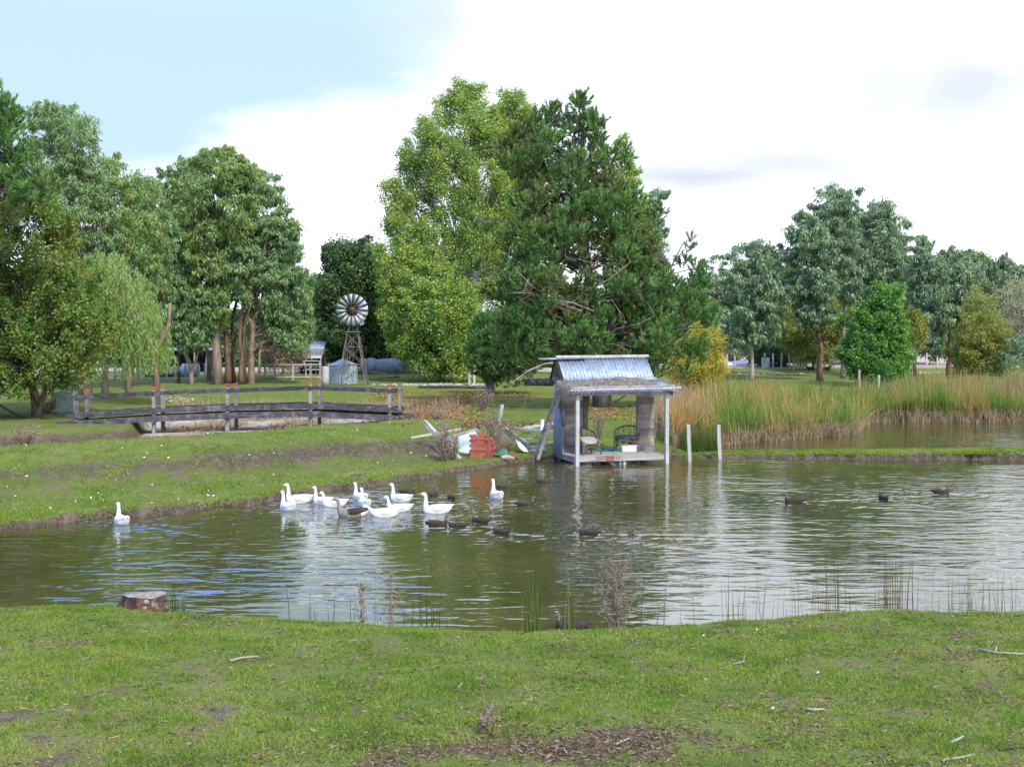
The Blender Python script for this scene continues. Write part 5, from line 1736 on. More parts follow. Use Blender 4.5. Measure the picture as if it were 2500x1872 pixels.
# ---- footbridge
posts = [(187, 212.5, 54.2), (376, 398, 54.6), (555, 577, 55.0), (758, 780, 55.6), (951, 976, 56.6)]
deck_y = [1008, 996, 989, 985, 995]     # top edge of the side board at each near post
rail_y = [964, 954, 948, 941, 949]
bo = at_ground(555, 55.0)
bridge = thing('footbridge', 'weathered timber footbridge with dark rails over the dry creek', 'bridge', bo)
NP = []
for k, (a_, b_, Y_) in enumerate(posts):
    pn = PT(a_, deck_y[k], Y_)
    pf = PT(b_, deck_y[k] - 6, Y_ + 1.25)
    NP.append((pn, pf))
bot = [1040, 1080, 1075, 1060, 1025]
for k, (pn, pf) in enumerate(NP):
    Y_ = posts[k][2]
    for j, p in enumerate((pn, pf)):
        YY = p[1]
        zt = CAMZ - (rail_y[k] - 3 - HY) / F * (YY if j == 0 else YY - 1.0) + (.0 if j == 0 else .0)
        if j == 1:
            zt = zb_near
        zb_near = zt
        mb = MB(bo)
        mb.beam((p[0], YY, gz(p[0], YY) - .3), (p[0], YY, zt), .15, .15, up=(0, 1, 0), jit=.006)
        mb.build('post', M['bridge_post'], bridge)


def blend(A, B, f):
    return A * (1 - f) + B * f


ext0 = NP[0][0] + (NP[0][0] - NP[1][0]) * .13
ext1 = NP[4][0] + (NP[4][0] - NP[3][0]) * .10
near = [ext0] + [n[0] for n in NP] + [ext1]
foff = NP[2][1] - NP[2][0]
# rails
RZ = [CAMZ - (rail_y[k] + 6 - HY) / F * posts[k][2] for k in range(5)]
rp = [np.array((NP[k][0][0], NP[k][0][1] - .10, RZ[k])) for k in range(5)]
rp = [rp[0] + (rp[0] - rp[1]) * .07] + rp[1:4] + [rp[4] + (rp[4] - rp[3]) * .10 + np.array((0, 0, 0))]
for k in range(4):
    for j, off in enumerate((np.zeros(3), np.array((foff[0], foff[1] + .2, 0)))):
        mb = MB(bo)
        dz = .015 * (k % 2)
        mb.beam(rp[k] + off + (0, dz, 0), rp[k + 1] + off + (0, dz, dz), .055, .165 if j == 0 else .12, jit=.012)
        mb.build('handrail', M['bridge_wood'], bridge)
# side boards (kerb) and main bearers
for k in range(4):
    A, B = NP[k][0].copy(), NP[k + 1][0].copy()
    if k == 0:
        A = A + (A - B) * .13
    if k == 3:
        B = B + (B - A) * .12
    for j, off in enumerate((np.array((0, -.11, -.10)), np.array((foff[0], foff[1] + .11, -.10)))):
        mb = MB(bo)
        mb.beam(A + off + (0, .01 * (k % 2), 0), B + off + (0, .01 * (k % 2), 0), .06, .22, jit=.012)
        mb.build('kerb_board', M['bridge_wood'], bridge)
        A2 = A + (A - B) * (.10 if k == 0 else 0)
        B2 = B + (B - A) * (.18 if k == 3 else 0)
        mb = MB(bo)
        mb.beam(A2 + off + (0, -.03 if j == 0 else .03, -.36), B2 + off + (0, -.03 if j == 0 else .03, -.36), .10, .27, jit=.012)
        mb.build('bearer', M['bridge_wood'], bridge)
    # deck planks
    L_ = np.linalg.norm(B - A)
    n = int(L_ / .16)
    for q in range(n):
        c = blend(A, B, (q + .5) / n) + np.array((foff[0] * .5, foff[1] * .5, -.20))
        mb = MB(bo)
        mb.box(c + (0, 0, random.uniform(-.008, .008)), (.15, 1.42 + random.uniform(-.06, .06), .045), rz=math.atan2(foff[1], foff[0]) - math.pi / 2)
        mb.build('deck_plank', M['bridge_wood'], bridge)
for k in range(1, 4):
    pn, pf = NP[k]
    mb = MB(bo)
    mb.beam(pn + (0, -.28, -.58), pf + (0, .3, -.58), .12, .14)
    mb.build('crossbeam', M['bridge_wood'], bridge)
mb = MB(bo)
mb.beam(PT(402, 1063, 56.2), PT(416, 1064, 55.9), .05, .05, jit=.01)
mb.beam(PT(400, 1040, 55.9), PT(413, 1062, 55.7), .05, .05)
mb.build('brace', M['bridge_wood'], bridge)
# bricks on the posts
names = ['left end', 'second pair from the left', 'middle pair', 'fourth pair from the left', 'right end']
for k, (pn, pf) in enumerate(NP):
    for j, p in enumerate((pn, pf)):
        if k == 0 and j == 0:
            continue
        zt = CAMZ - (rail_y[k] - 3 - HY) / F * posts[k][2]
        o = put_brick((p[0], p[1], zt + .075), random.uniform(-.3, .3), name='post_brick')
        o.scale = (.82, 1.35, 1.75)
        props(o, 'red brick on top of the %s bridge post, %s' % ('near' if j == 0 else 'far', names[k]), 'brick', 'bricks on the bridge posts')

# ---- pale cabinet on the left
p = at_ground(163, 60)
cab = thing('tilted_cabinet', 'pale blue wooden cabinet tilted to the left on the grass', 'cabinet', p)
mb = MB()
mb.box((0, 0, .50), (.84, .55, .98), ry=-.10)
mb.build('body', M['pale_blue_paint'], cab, bevel=.01)
mb = MB()
mb.box((-.02, -.03, 1.06), (.98, .72, .05), ry=-.16)
mb.build('lid', M['pale_blue_paint'], cab)
mb = MB()
mb.box((-.04, -.285, .72), (.80, .018, .03), ry=-.10)
mb.build('batten', M['pale_blue_paint'], cab)

# ---- windmill
mp = at_ground(862, 88)
mill = thing('windmill', 'farm windmill on a lattice tower with a multi-blade wheel', 'windmill', mp)
mx, my, mz = mp
half = lambda z: .98 - (.98 - .13) * min(z / 5.0, 1.0)
HUBZ = CAMZ - (757 - HY) / F * 88 - mz
for sx, sy in ((-1, -1), (1, -1), (1, 1), (-1, 1)):
    mb = MB()
    mb.tube([(sx * 1.02, sy * 1.02, -.1), (sx * .42, sy * .42, 3.5), (sx * .13, sy * .13, HUBZ - .4)], [.034, .030, .026], 5)
    mb.build('tower_leg', M['mill_steel'], mill)
lev = [.1, 1.5, 2.75, 3.7]
wd = lambda z: 1.02 - (1.02 - .42) * z / 3.5 if z < 3.5 else .42 - (.29) * (z - 3.5) / (HUBZ - 3.9)
for k in range(3):
    z0, z1 = lev[k], lev[k + 1]
    a0, a1 = wd(z0), wd(z1)
    for (dx0, dy0, dx1, dy1) in ((-1, -1, 1, -1), (1, -1, 1, 1), (1, 1, -1, 1), (-1, 1, -1, -1)):
        mb = MB()
        mb.tube([(dx0 * a0, dy0 * a0, z0), (dx1 * a1, dy1 * a1, z1)], .018, 4)
        mb.tube([(dx1 * a0, dy1 * a0, z0), (dx0 * a1, dy0 * a1, z1)], .018, 4)
        mb.tube([(dx0 * a1, dy0 * a1, z1), (dx1 * a1, dy1 * a1, z1)], .022, 4)
        mb.build('brace', M['mill_steel'], mill)
mb = MB()
PZ = CAMZ - (810 - HY) / F * 88 - mz
mb.box((0, 0, PZ), (1.05, 1.0, .07))
mb.box((0, 0, PZ - .06), (.8, .12, .07))
mb.build('platform', M['mill_steel'], mill)
mb = MB()
mb.tube([(-.62, -.9, 0), (-.18, -.35, 3.4)], .02, 4)
mb.tube([(-.35, -.9, 0), (-.02, -.35, 3.4)], .02, 4)
for k in range(9):
    f = (k + .5) / 9
    mb.tube([(-.62 + .44 * f, -.9 + .55 * f, 3.4 * f), (-.35 + .33 * f, -.9 + .55 * f, 3.4 * f)], .014, 4)
mb.build('ladder', M['mill_steel'], mill)
NB = 16
RW = 1.14
for k in range(NB):
    an = 2 * math.pi * (k + .35) / NB
    ca, sa = math.cos(an), math.sin(an)
    r0_, r1_ = .46, RW
    w0, w1 = .15, .35
    rad_ = np.array((ca, 0, sa))
    tan_ = np.array((-sa, 0, ca))
    tw = .10
    vs = []
    for (r_, w__) in ((r0_, w0), ((r0_ + r1_) / 2, (w0 + w1) / 2), (r1_, w1)):
        for q in (-1, 0, 1):
            vs.append(rad_ * r_ + tan_ * (q * w__ / 2) + np.array((0, q * tw * (r_ / r1_) - .03 * (q == 0), 0)) + np.array((0, -.55, HUBZ)))
    mb = MB()
    mb.add(vs, [(0, 1, 4, 3), (1, 2, 5, 4), (3, 4, 7, 6), (4, 5, 8, 7)])
    o = mb.build('blade', M['mill_metal'], mill, smooth=True)
    so = o.modifiers.new('gauge', 'SOLIDIFY')
    so.thickness = .006
mb = MB()
for r_ in (.44, .98):
    mb.tube([(r_ * math.cos(q), -.53 + (.03), HUBZ + r_ * math.sin(q)) for q in np.linspace(0, 2 * math.pi, 41)], .012, 4)
for k in range(8):
    an = 2 * math.pi * k / 8 + .2
    mb.tube([(0, -.58, HUBZ), (1.0 * math.cos(an), -.50, HUBZ + 1.0 * math.sin(an))], .013, 4)
mb.build('wheel_frame', M['mill_steel'], mill)
mb = MB()
mb.tube([(0, -.62, HUBZ), (0, -.3, HUBZ + .02), (0, .0, HUBZ + .05), (0, .25, HUBZ + .05)], [.10, .17, .18, .10], 10)
mb.lathe((0, -.05, HUBZ + .12), [(.17, 0), (.16, .1), (.08, .17), (.01, .18)], 10)
mb.build('gearbox', M['rust'], mill, smooth=True)
mb = MB()
mb.tube([(0, .1, HUBZ), (.35, .6, HUBZ - .1)], .03, 5)
mb.add([(.32, .5, HUBZ - .08), (.55, .95, HUBZ - .02), (.66, 1.15, HUBZ - 1.02), (.42, .62, HUBZ - 1.12)], [(0, 1, 2, 3), (3, 2, 1, 0)])
mb.build('tail_vane', M['mill_metal'], mill)
mb = MB()
mb.tube([(0, 0, .1), (0, 0, HUBZ)], .02, 4)
mb.build('pump_rod', M['mill_steel'], mill)

# ---- water tank and concrete post
tp_ = at_ground(838, 91)
s_ = 91 / F
tank = thing('water_tank', 'round corrugated water tank with a conical roof behind the windmill', 'water tank', tp_)
Rk = 34.5 * s_
Hk = (940 - 898) * s_ + .1
prof = []
n = int(Hk / .035)
for k in range(n + 1):
    prof.append((Rk + .018 * math.sin(k * math.pi / 2), k * Hk / n))
mb = MB()
mb.lathe((0, 0, 0), prof, 48)
mb.build('wall', M['tank_iron'], tank, smooth=True)
mb = MB()
mb.lathe((0, 0, Hk), [(Rk + .05, 0), (Rk + .05, .02), (.12, .46), (.01, .50)], 12)
mb.build('roof', M['corrugated_iron'], tank)
p = at_ground(795, 88)
mb = MB(p)
mb.lathe(p, [(.27, -.1), (.265, .5), (.255, 1.30), (.24, 1.36), (.05, 1.37)], 20)
props(mb.build('concrete_bollard', M['concrete'], smooth=True), 'thick pale concrete post left of the round water tank', 'post')

#@@FARM
# ------------------------------------------------------------------ farm yard behind the left stand


def fence(name, label, posts_, rails, ph, pw, mat='wood_bleached', wires=0, cat='fence', rail_w=.10, group=None):
    """posts_: [(px, Y)], rails: heights of rails"""
    P = [at_ground(a_, b_) for a_, b_ in posts_]
    root = thing(name, label, cat, P[0], group)
    o0 = P[0]
    for p in P:
        mb = MB(o0)
        hh = ph * random.uniform(.94, 1.06)
        lean = random.uniform(-.05, .05)
        mb.beam(p - (0, 0, .3), p + (lean, 0, hh), pw, pw, up=(0, 1, 0))
        mb.build('post', M[mat], root)
    for a_, b_ in zip(P[:-1], P[1:]):
        for h_ in rails:
            mb = MB(o0)
            mb.beam(a_ + (0, -pw * .6, h_), b_ + (0, -pw * .6, h_ + random.uniform(-.02, .02)), .03, rail_w, jit=.01)
            mb.build('rail', M[mat], root)
    if wires:
        mb = MB(o0)
        for k in range(wires):
            h_ = ph * (.15 + .78 * k / max(wires - 1, 1))
            for a_, b_ in zip(P[:-1], P[1:]):
                mb.tube([a_ + (0, 0, h_), (a_ + b_) / 2 + (0, 0, h_ - .01), b_ + (0, 0, h_)], .006, 3)
        mb.build('wire', M['wire'], root)
    return root


fence('yard_fence', 'white post and rail yard fence between the gum stand and the tank', [(646, 98), (672, 98), (715, 98), (759, 98), (782, 98)], [.18, 1.18], 1.25, .16)
fence('yard_fence', 'broken white rail fence seen between the gum trunks', [(538, 100), (584, 100), (608, 100)], [1.12], 1.35, .15)
fence('yard_fence', 'plain wooden post fence in front of the old iron tanks', [(333, 98), (351, 98), (378, 98), (407, 98), (428, 98), (453, 98), (484, 98), (500, 100), (505, 100)], [.08], 1.3, .11, wires=4)
fence('yard_fence', 'grey slatted yard fence behind the willow', [(262, 98), (280, 98), (300, 98), (320, 98)], [.25, .6, .95], 1.15, .12, 'wood_grey_h')
board('fallen_rail', 'white rail slanting down in the yard between the gum trunks', PT(542, 936, 99), PT(585, 920, 99), .05, .14, 'wood_bleached', group=None)
# lying old tanks
for k, (px0, px1, py0, py1, Y_, lab) in enumerate(((352, 380, 915, 944, 103, 'dark blue iron tank lying leftmost behind the post fence'), (380, 404, 914, 944, 102, 'blue grey iron tank, second from left behind the post fence'),
                                                (404, 446, 918, 943, 103, 'crumpled pale iron tank in the middle behind the post fence'), (446, 484, 909, 942, 102.5, 'largest iron tank on its side, right end behind the post fence'))):
    c = at_ground((px0 + px1) / 2, Y_)
    s_ = Y_ / F
    Lx = (px1 - px0) * s_
    R_ = (py1 - py0) * s_ / 2
    mb = MB(c)
    prof = [(R_ + .02 * math.sin(q * math.pi / 2), 0) for q in range(2)]
    pts, rad = [], []
    n = int(Lx / .05)
    for q in range(n + 1):
        pts.append(c + np.array((-Lx / 2 + Lx * q / n, 0, R_ * .95)))
        rad.append(R_ * (1 - (.06 * math.sin(q * .7 + k) if k == 2 else 0)) + .014 * math.sin(q * math.pi / 2))
    mb.tube(pts, rad, 22)
    props(mb.build('iron_tank', M['tank_iron' if k in (2, 3) else 'shed_iron'], smooth=True), lab, 'tank', 'old iron tanks in the yard')
# open shed
p = at_ground(430, 112)
shed = thing('open_shed', 'low dark open-fronted shed behind the old tanks', 'shed', p)
s_ = 112 / F
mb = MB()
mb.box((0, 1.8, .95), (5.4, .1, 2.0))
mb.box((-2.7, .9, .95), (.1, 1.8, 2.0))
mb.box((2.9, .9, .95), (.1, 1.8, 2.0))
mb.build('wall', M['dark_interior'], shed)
mb = MB()
mb.box((.1, .85, 2.08), (6.2, 2.3, .08), rx=.05)
mb.build('roof', M['shed_iron'], shed)
for x_ in (-2.6, -1.2, .3, 1.7, 2.8):
    mb = MB()
    mb.box((x_, -.1, 1.0), (.11, .11, 2.1))
    mb.build('post', M['wood_bleached'], shed)
mb = MB()
for dx in (-.28, .28):
    mb.box((-1.95 + dx, -.3, 1.35), (.08, .06, 1.0))
for z_ in (.88, 1.82):
    mb.box((-1.95, -.3, z_), (.62, .05, .08))
mb.build('window_frame', M['white_paint'], shed)
# farm house
p = at_ground(758, 108)
house = thing('farm_shed', 'small farm building with a blue iron roof and a dark verandah left of the windmill', 'shed', p)
s_ = 108 / F
X_ = lambda px: (px - 758) * s_
Zz = lambda py: CAMZ - (py - HY) * s_ - p[2]
corr_sheet('roof_sheet', house, (X_(727), 0, Zz(855)), (X_(790), 0, Zz(855)), (X_(736), 1.6, Zz(833)), (X_(790), 1.6, Zz(833)), M['corrugated_iron'])
corr_sheet('verandah_sheet', house, (X_(717), -1.1, Zz(870)), (X_(790), -1.1, Zz(870)), (X_(729), 0, Zz(863)), (X_(790), 0, Zz(863)), M['corrugated_iron'])
mb = MB()
mb.box(((X_(729) + X_(790)) / 2, 1.5, Zz(905) + .4), (X_(790) - X_(729), .1, 3.0))
mb.box((X_(731), .75, 1.4), (.1, 1.5, 2.8))
mb.box(((X_(729) + X_(790)) / 2, .02, Zz(859)), (X_(790) - X_(729), .06, .28))
mb.build('wall', M['wood_grey'], house)
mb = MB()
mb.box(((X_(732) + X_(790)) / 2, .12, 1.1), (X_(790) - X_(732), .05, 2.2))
mb.build('opening_shade_sheet', M['black'], house)  # black sheet across the front, standing in for the shade under the verandah
for px_ in (719, 788):
    mb = MB()
    mb.box((X_(px_), -1.05, (Zz(871)) / 2 - .1), (.10, .10, Zz(871) + .2))
    mb.build('post', M['wood_bleached'], house)
mb = MB()
mb.box(((X_(717) + X_(790)) / 2, -1.08, Zz(872)), (X_(790) - X_(717), .06, .12))
mb.build('fascia', M['white_paint'], house)
# black panel in a white frame
p = at_ground(765, 99)
s_ = 99 / F
pan = thing('framed_panel', 'black panel in a thin white frame standing on legs behind the yard fence', 'panel', p)
q0 = [((742 - 765) * s_, CAMZ - (881 - HY) * s_ - p[2]), ((780 - 765) * s_, CAMZ - (881 - HY) * s_ - p[2]), ((785 - 765) * s_, CAMZ - (902 - HY) * s_ - p[2]), ((747 - 765) * s_, CAMZ - (902 - HY) * s_ - p[2])]
mb = MB()
mb.add([(x_, 0, z_) for x_, z_ in q0] + [(x_, .04, z_) for x_, z_ in q0], [(3, 2, 1, 0), (4, 5, 6, 7), (0, 1, 5, 4), (1, 2, 6, 5), (2, 3, 7, 6), (3, 0, 4, 7)])
mb.build('sheet', M['black'], pan)
mb = MB()
for k in range(4):
    a_, b_ = q0[k], q0[(k + 1) % 4]
    mb.beam((a_[0], -.03, a_[1]), (b_[0], -.03, b_[1]), .05, .07, up=(0, 1, 0))
mb.build('frame', M['white_paint'], pan)
for x_ in ((747 - 765) * s_, (783 - 765) * s_):
    mb = MB()
    mb.tube([(x_, 0, -.1), (x_, 0, q0[2][1])], .025, 5)
    mb.build('leg', M['white_paint'], pan)
# small metal gate
p = at_ground(760, 95)
gate = thing('metal_gate', 'thin grey pipe gate in front of the framed panel', 'gate', p)
for (x_, h_) in ((-.46, 1.25), (-.02, 1.15), (.35, 1.1), (.72, 1.15)):
    mb = MB()
    mb.tube([(x_, 0, -.1), (x_, 0, h_)], .022, 5)
    mb.build('upright', M['wire'], gate)
mb = MB()
mb.tube([(-.46, 0, 1.12), (.72, 0, 1.12)], .022, 5)
mb.build('top_bar', M['wire'], gate)

# yard right of the tank: blue iron fence, broken rails, low wall
p = at_ground(980, 108)
s_ = 108 / F
irf = thing('iron_sheet_fence', 'long blue-grey iron sheet fence behind the dark elm trunk', 'fence', p)
for k in range(12):
    x0 = (880 - 980 + k * 18) * s_
    h_ = 1.35 + .05 * math.sin(k * 2.1)
    corr_sheet('iron_sheet', irf, (x0, 0, 0), (x0 + 17.6 * s_, .02, 0), (x0, .0, h_), (x0 + 17.6 * s_, .02, h_), M['shed_iron'], pitch=.2, amp=.02)
p = at_ground(1120, 110)
s_ = 110 / F
ds = thing('low_dark_shed', 'low dark shed with an iron side between the poplar and the left pine', 'shed', p)
mb = MB()
mb.box((0, 1.2, .9), (4.4, .1, 2.0))
mb.box((0, .1, .55), (4.2, .05, 1.1))
mb.build('wall', M['black'], ds)
mb = MB()
mb.box((0, .6, 1.95), (4.8, 1.9, .07), rx=.06)
mb.build('roof', M['shed_iron'], ds)
corr_sheet('side_sheet', ds, (-2.8, -.1, 0), (-1.9, -.1, 0), (-2.8, -.1, 1.9), (-1.9, -.1, 1.9), M['shed_iron'])
mb = MB()
mb.box((.4, -.02, 1.35), (1.9, .05, .12))
mb.build('trim_board', M['wood_grey'], ds)
for (pts, w__, lab) in (
        ([(884, 906, 97), (964, 912, 97)], .12, 'grey rail sagging behind the windmill foot'),
        ([(886, 928, 96), (975, 920, 97)], .13, 'low grey rail running right from the tank foot'),
        ([(1012, 900, 99), (1082, 924, 98)], .14, 'fallen rail slanting down right of the elm trunk'),
        ([(1008, 897, 100), (1083, 897, 100)], .10, 'level top rail above the slanting one'),
        ([(960, 908, 98), (975, 924, 98)], .10, 'dark broken board leaning beside the elm trunk')):
    a_, b_ = [PT(q[0], q[1], q[2]) for q in pts]
    board('broken_rail', lab, a_, b_, .05, w__, 'wood_grey_h', group='broken rails in the yard behind the windmill', jit=.02)
for px_, top, lab in ((1009, 893, 'yard post at the left end of the slanting rail'), (1083, 893, 'yard post at the right end of the slanting rail'), (1158, 884, 'old pale post left of the left pine trunk'), (1146, 905, 'low post beside the dark shed')):
    Y_ = 99 if px_ < 1100 else 88
    p = at_ground(px_, Y_)
    board('yard_post', lab, p - (0, 0, .2), (p[0], Y_, CAMZ - (top - HY) / F * Y_), .15, .15, 'wood_bleached', up=(0, 1, 0), cat='post', group='posts in the yard behind the windmill')
for k, (dx, lab) in enumerate(((0, 'leaning slat leftmost under the slanting rail'), (7, 'leaning slat second under the slanting rail'), (15, 'leaning slat third under the slanting rail'), (24, 'leaning slat rightmost under the slanting rail'))):
    board('leaning_slat', lab, PT(1020 + dx, 925, 100), PT(1025 + dx, 900 + k, 100), .05, .12, 'wood_grey', up=(0, 1, 0), group='leaning slats in the yard')
# rubble edging
mb = MB(at_ground(1050, 88.5))
c0 = at_ground(1050, 88.5)


def rock(mb, c, r):
    n = 8
    prof = [(r * .6, -r * .2), (r, r * .15), (r * .75, r * .5), (r * .2, r * .62)]
    b = len(mb.v)
    mb.lathe(c, prof, 7)
    for k in range(b, len(mb.v)):
        q = np.array(mb.v[k])
        mb.v[k] = tuple(q + rng.normal(size=3) * r * .12)


for k in range(150):
    px_ = rng.uniform(905, 1180)
    rock(mb, at_ground(px_, 88.5 + rng.normal() * .5), rng.uniform(.06, .17))
props(mb.build('rubble_edge', M['rock_pale']), kind='stuff', label='line of pale rubble stones edging the yard bank', cat='stones')
mb = MB(at_ground(430, 68))
for k in range(70):
    rock(mb, at_ground(rng.normal(430, 24), rng.normal(70, 1.0)), rng.uniform(.03, .09))
props(mb.build('rubble_patch', M['rock_pale']), kind='stuff', label='patch of pale rubble on the lawn behind the bridge', cat='stones')
mb = MB(at_ground(1330, 86))
for k in range(8):
    c = at_ground(1300 + k * 16 + rng.uniform(-4, 4), 88)
    mb.lathe(c - (0, 0, .1), [(.5, 0), (.55, .3), (.4, .55), (.1, .62)], 9)
props(mb.build('dark_heap', M['black'], smooth=True), 'long low dark covered heap on the lawn behind the left pine', 'heap')
log_c = at_ground(1120, 83)
mb = MB(log_c)
mb.tube([at_ground(1020, 84) + (0, 0, .08), at_ground(1100, 84) + (0, 0, .12), at_ground(1195, 83) + (0, 0, .1)], [.09, .11, .10], 7)
props(mb.build('fallen_log', M['bark_dark'], smooth=True), 'long thin log on the bank left of the left pine', 'log')

# ------------------------------------------------------------------ right paddock
right_posts = [(1776, 112), (1794, 112), (1866, 112), (1888, 112), (1907, 112), (1927, 112), (1938, 108), (1946, 114), (1951, 114), (1986, 114), (1991, 112), (2025, 112)]
for k in range(0, 12, 4):
    pass
fence('paddock_fence', 'row of pale wire fence posts across the paddock behind the first right gum', right_posts, [], 1.35, .13, wires=5)
fence('paddock_fence', 'farther row of fence posts below the dark cypress', [(1830, 140), (1853, 140), (1910, 138), (1965, 136), (1971, 136), (2013, 134), (2030, 134)], [], 1.35, .14, wires=4)
fence('paddock_fence', 'short piece of paddock fence with one rail between the two right-hand gum trunks', [(2262, 118), (2288, 118), (2312, 118)], [.95], 1.2, .14, wires=2)
fence('paddock_fence', 'distant paddock fence with thin posts right of the maple', [(2213, 150), (2240, 150), (2270, 150), (2300, 150), (2345, 150), (2380, 150)], [], 1.4, .13, wires=3)
p = at_ground(1935, 118)
gf2 = thing('gate_frame', 'goalpost-like timber gate frame in the paddock', 'gate', p)
s_ = 118 / F
for px_ in (1911, 1955):
    mb = MB()
    mb.box(((px_ - 1935) * s_, 0, .9), (.16, .16, 2.1))
    mb.build('post', M['wood_grey'], gf2)
mb = MB()
mb.beam(((1911 - 1935) * s_ - .1, 0, 1.9), ((1957 - 1935) * s_ + .1, 0, 1.95), .14, .14)
mb.build('top_beam', M['wood_grey'], gf2)
p = at_ground(1908, 113)
mb = MB(p)
mb.box(p + (0, -.12, 1.45), (.18, .03, .22))
props(mb.build('green_sign', M['green_sign']), 'small green sign on the paddock gate', 'sign')
p = at_ground(1873, 122)
scrap = thing('rusty_scrap', 'heap of rusty sheet metal slumped in the paddock behind the first gum', 'scrap heap', p)
s_ = 122 / F
for (x0, z0, x1, z1, d) in ((-25, 8, -5, 44, .0), (-5, 44, 12, 36, .3), (8, 38, 26, 4, .5), (-40, 4, -22, 26, .8)):
    mb = MB()
    mb.add([(x0 * s_, d, z0 * s_), (x1 * s_, d + .3, z1 * s_), (x1 * s_ + .5, d + 1.2, z1 * s_ * .7), (x0 * s_ + .4, d + 1.0, max(z0 * s_ * .6, 0)), ] + [(x0 * s_, d + .06, z0 * s_ - .05), (x1 * s_, d + .36, z1 * s_ - .05), (x1 * s_ + .5, d + 1.26, z1 * s_ * .7 - .05), (x0 * s_ + .4, d + 1.06, max(z0 * s_ * .6, 0) - .05)],
           [(0, 1, 2, 3), (7, 6, 5, 4), (0, 4, 5, 1), (1, 5, 6, 2), (2, 6, 7, 3), (3, 7, 4, 0)])
    mb.build('metal_sheet', M['rust'], scrap)
mb = MB()
mb.box((-.3, .9, .4), (2.4, 1.0, .8))
mb.box((.4, .7, 1.0), (1.1, .9, .4), ry=.5)
mb.build('rusty_body', M['rust'], scrap)
p = at_ground(1871, 113)
board('blue_drum', 'pale blue drum standing behind the paddock fence', p + (0, .4, -.1), p + (0, .4, .95), .62, .6, 'pale_blue_paint', up=(0, 1, 0), cat='drum', group=None)
for (px_, Y_, w__, lab) in ((1775, 118, 1.2, 'white sheet lying at the left of the paddock'), (1795, 120, .9, 'smaller crumpled white sheet right of the first'), (1815, 121, 1.0, 'white sheet propped up beside the first right gum')):
    p = at_ground(px_, Y_)
    mb = MB(p)
    q = [p + np.array((-w__ / 2, 0, .05)), p + np.array((w__ / 2, -.2, .1)), p + np.array((w__ / 2.4, .4, .42)), p + np.array((-w__ / 3, .3, .36))]
    mb.add(q + [x_ - (0, 0, .05) for x_ in q], [(0, 1, 2, 3), (7, 6, 5, 4), (0, 4, 5, 1), (1, 5, 6, 2), (2, 6, 7, 3), (3, 7, 4, 0)])
    props(mb.build('white_sheet', M['white_cloth']), lab, 'sheet', 'white sheets in the paddock')
twig_bush('brush_pile', 'rounded pile of brown brushwood at the left of the paddock', at_ground(1790, 126), 1.4, 1.5, 60, r=.03, fuzz=1800, fuzz_mat='leaf_brown', fuzz_size=.16, cat='brushwood')
mb = MB(at_ground(1890, 100))
for k in range(70):
    rock(mb, at_ground(rng.uniform(1800, 1960), 99.5 + rng.normal() * .4), rng.uniform(.05, .16))
props(mb.build('paddock_rubble', M['rock_pale']), kind='stuff', label='pale stones along the edge of the paddock lawn', cat='stones')
mb = MB(at_ground(2350, 104))
for k in range(60):
    rock(mb, at_ground(rng.uniform(2245, 2350), 103 + rng.normal() * .6), rng.uniform(.05, .13))
props(mb.build('garden_rubble', M['rock_pale']), kind='stuff', label='scattered pale rubble right of the small young tree', cat='stones')
p = at_ground(2333, 103.5)
mb = MB(p)
for k in range(9):
    mb.lathe(p + rng.normal(size=3) * (.35, .1, .02) + (0, 0, .0), [(.05, 0), (.16, .08), (.18, .2), (.1, .32), (.02, .34)], 9)
props(mb.build('orange_pile', M['orange_plastic'], smooth=True), 'heap of orange pumpkins on the ground near the far right gum', 'pumpkins')

# paddock birds
for (px_, Y_, flip, lab) in ((1975, 104, 1, 'small dark fowl pecking left of the red-trunked gum'), (2021, 104, -1, 'long dark fowl on the paddock lawn right of the red-trunked gum')):
    p = at_ground(px_, Y_)
    mb = MB(p)
    f = flip
    mb.tube([p + np.array((x_ * f, 0, z_)) for x_, z_ in ((.42, .40), (.28, .36), (.12, .34), (-.05, .33), (-.16, .38), (-.22, .52), (-.25, .62), (-.31, .62))], [.02, .08, .13, .14, .10, .045, .04, .015], 9)
    for q in (-.04, .04):
        mb.tube([p + np.array((.02 * f, q, .22)), p + np.array((.0, q, .0))], .015, 4)
    props(mb.build('fowl', M['duck_brown'], smooth=True), lab, 'bird', 'fowl on the paddock lawn')
# crow-like bird in the pine is too dark to read and is left to the shadows

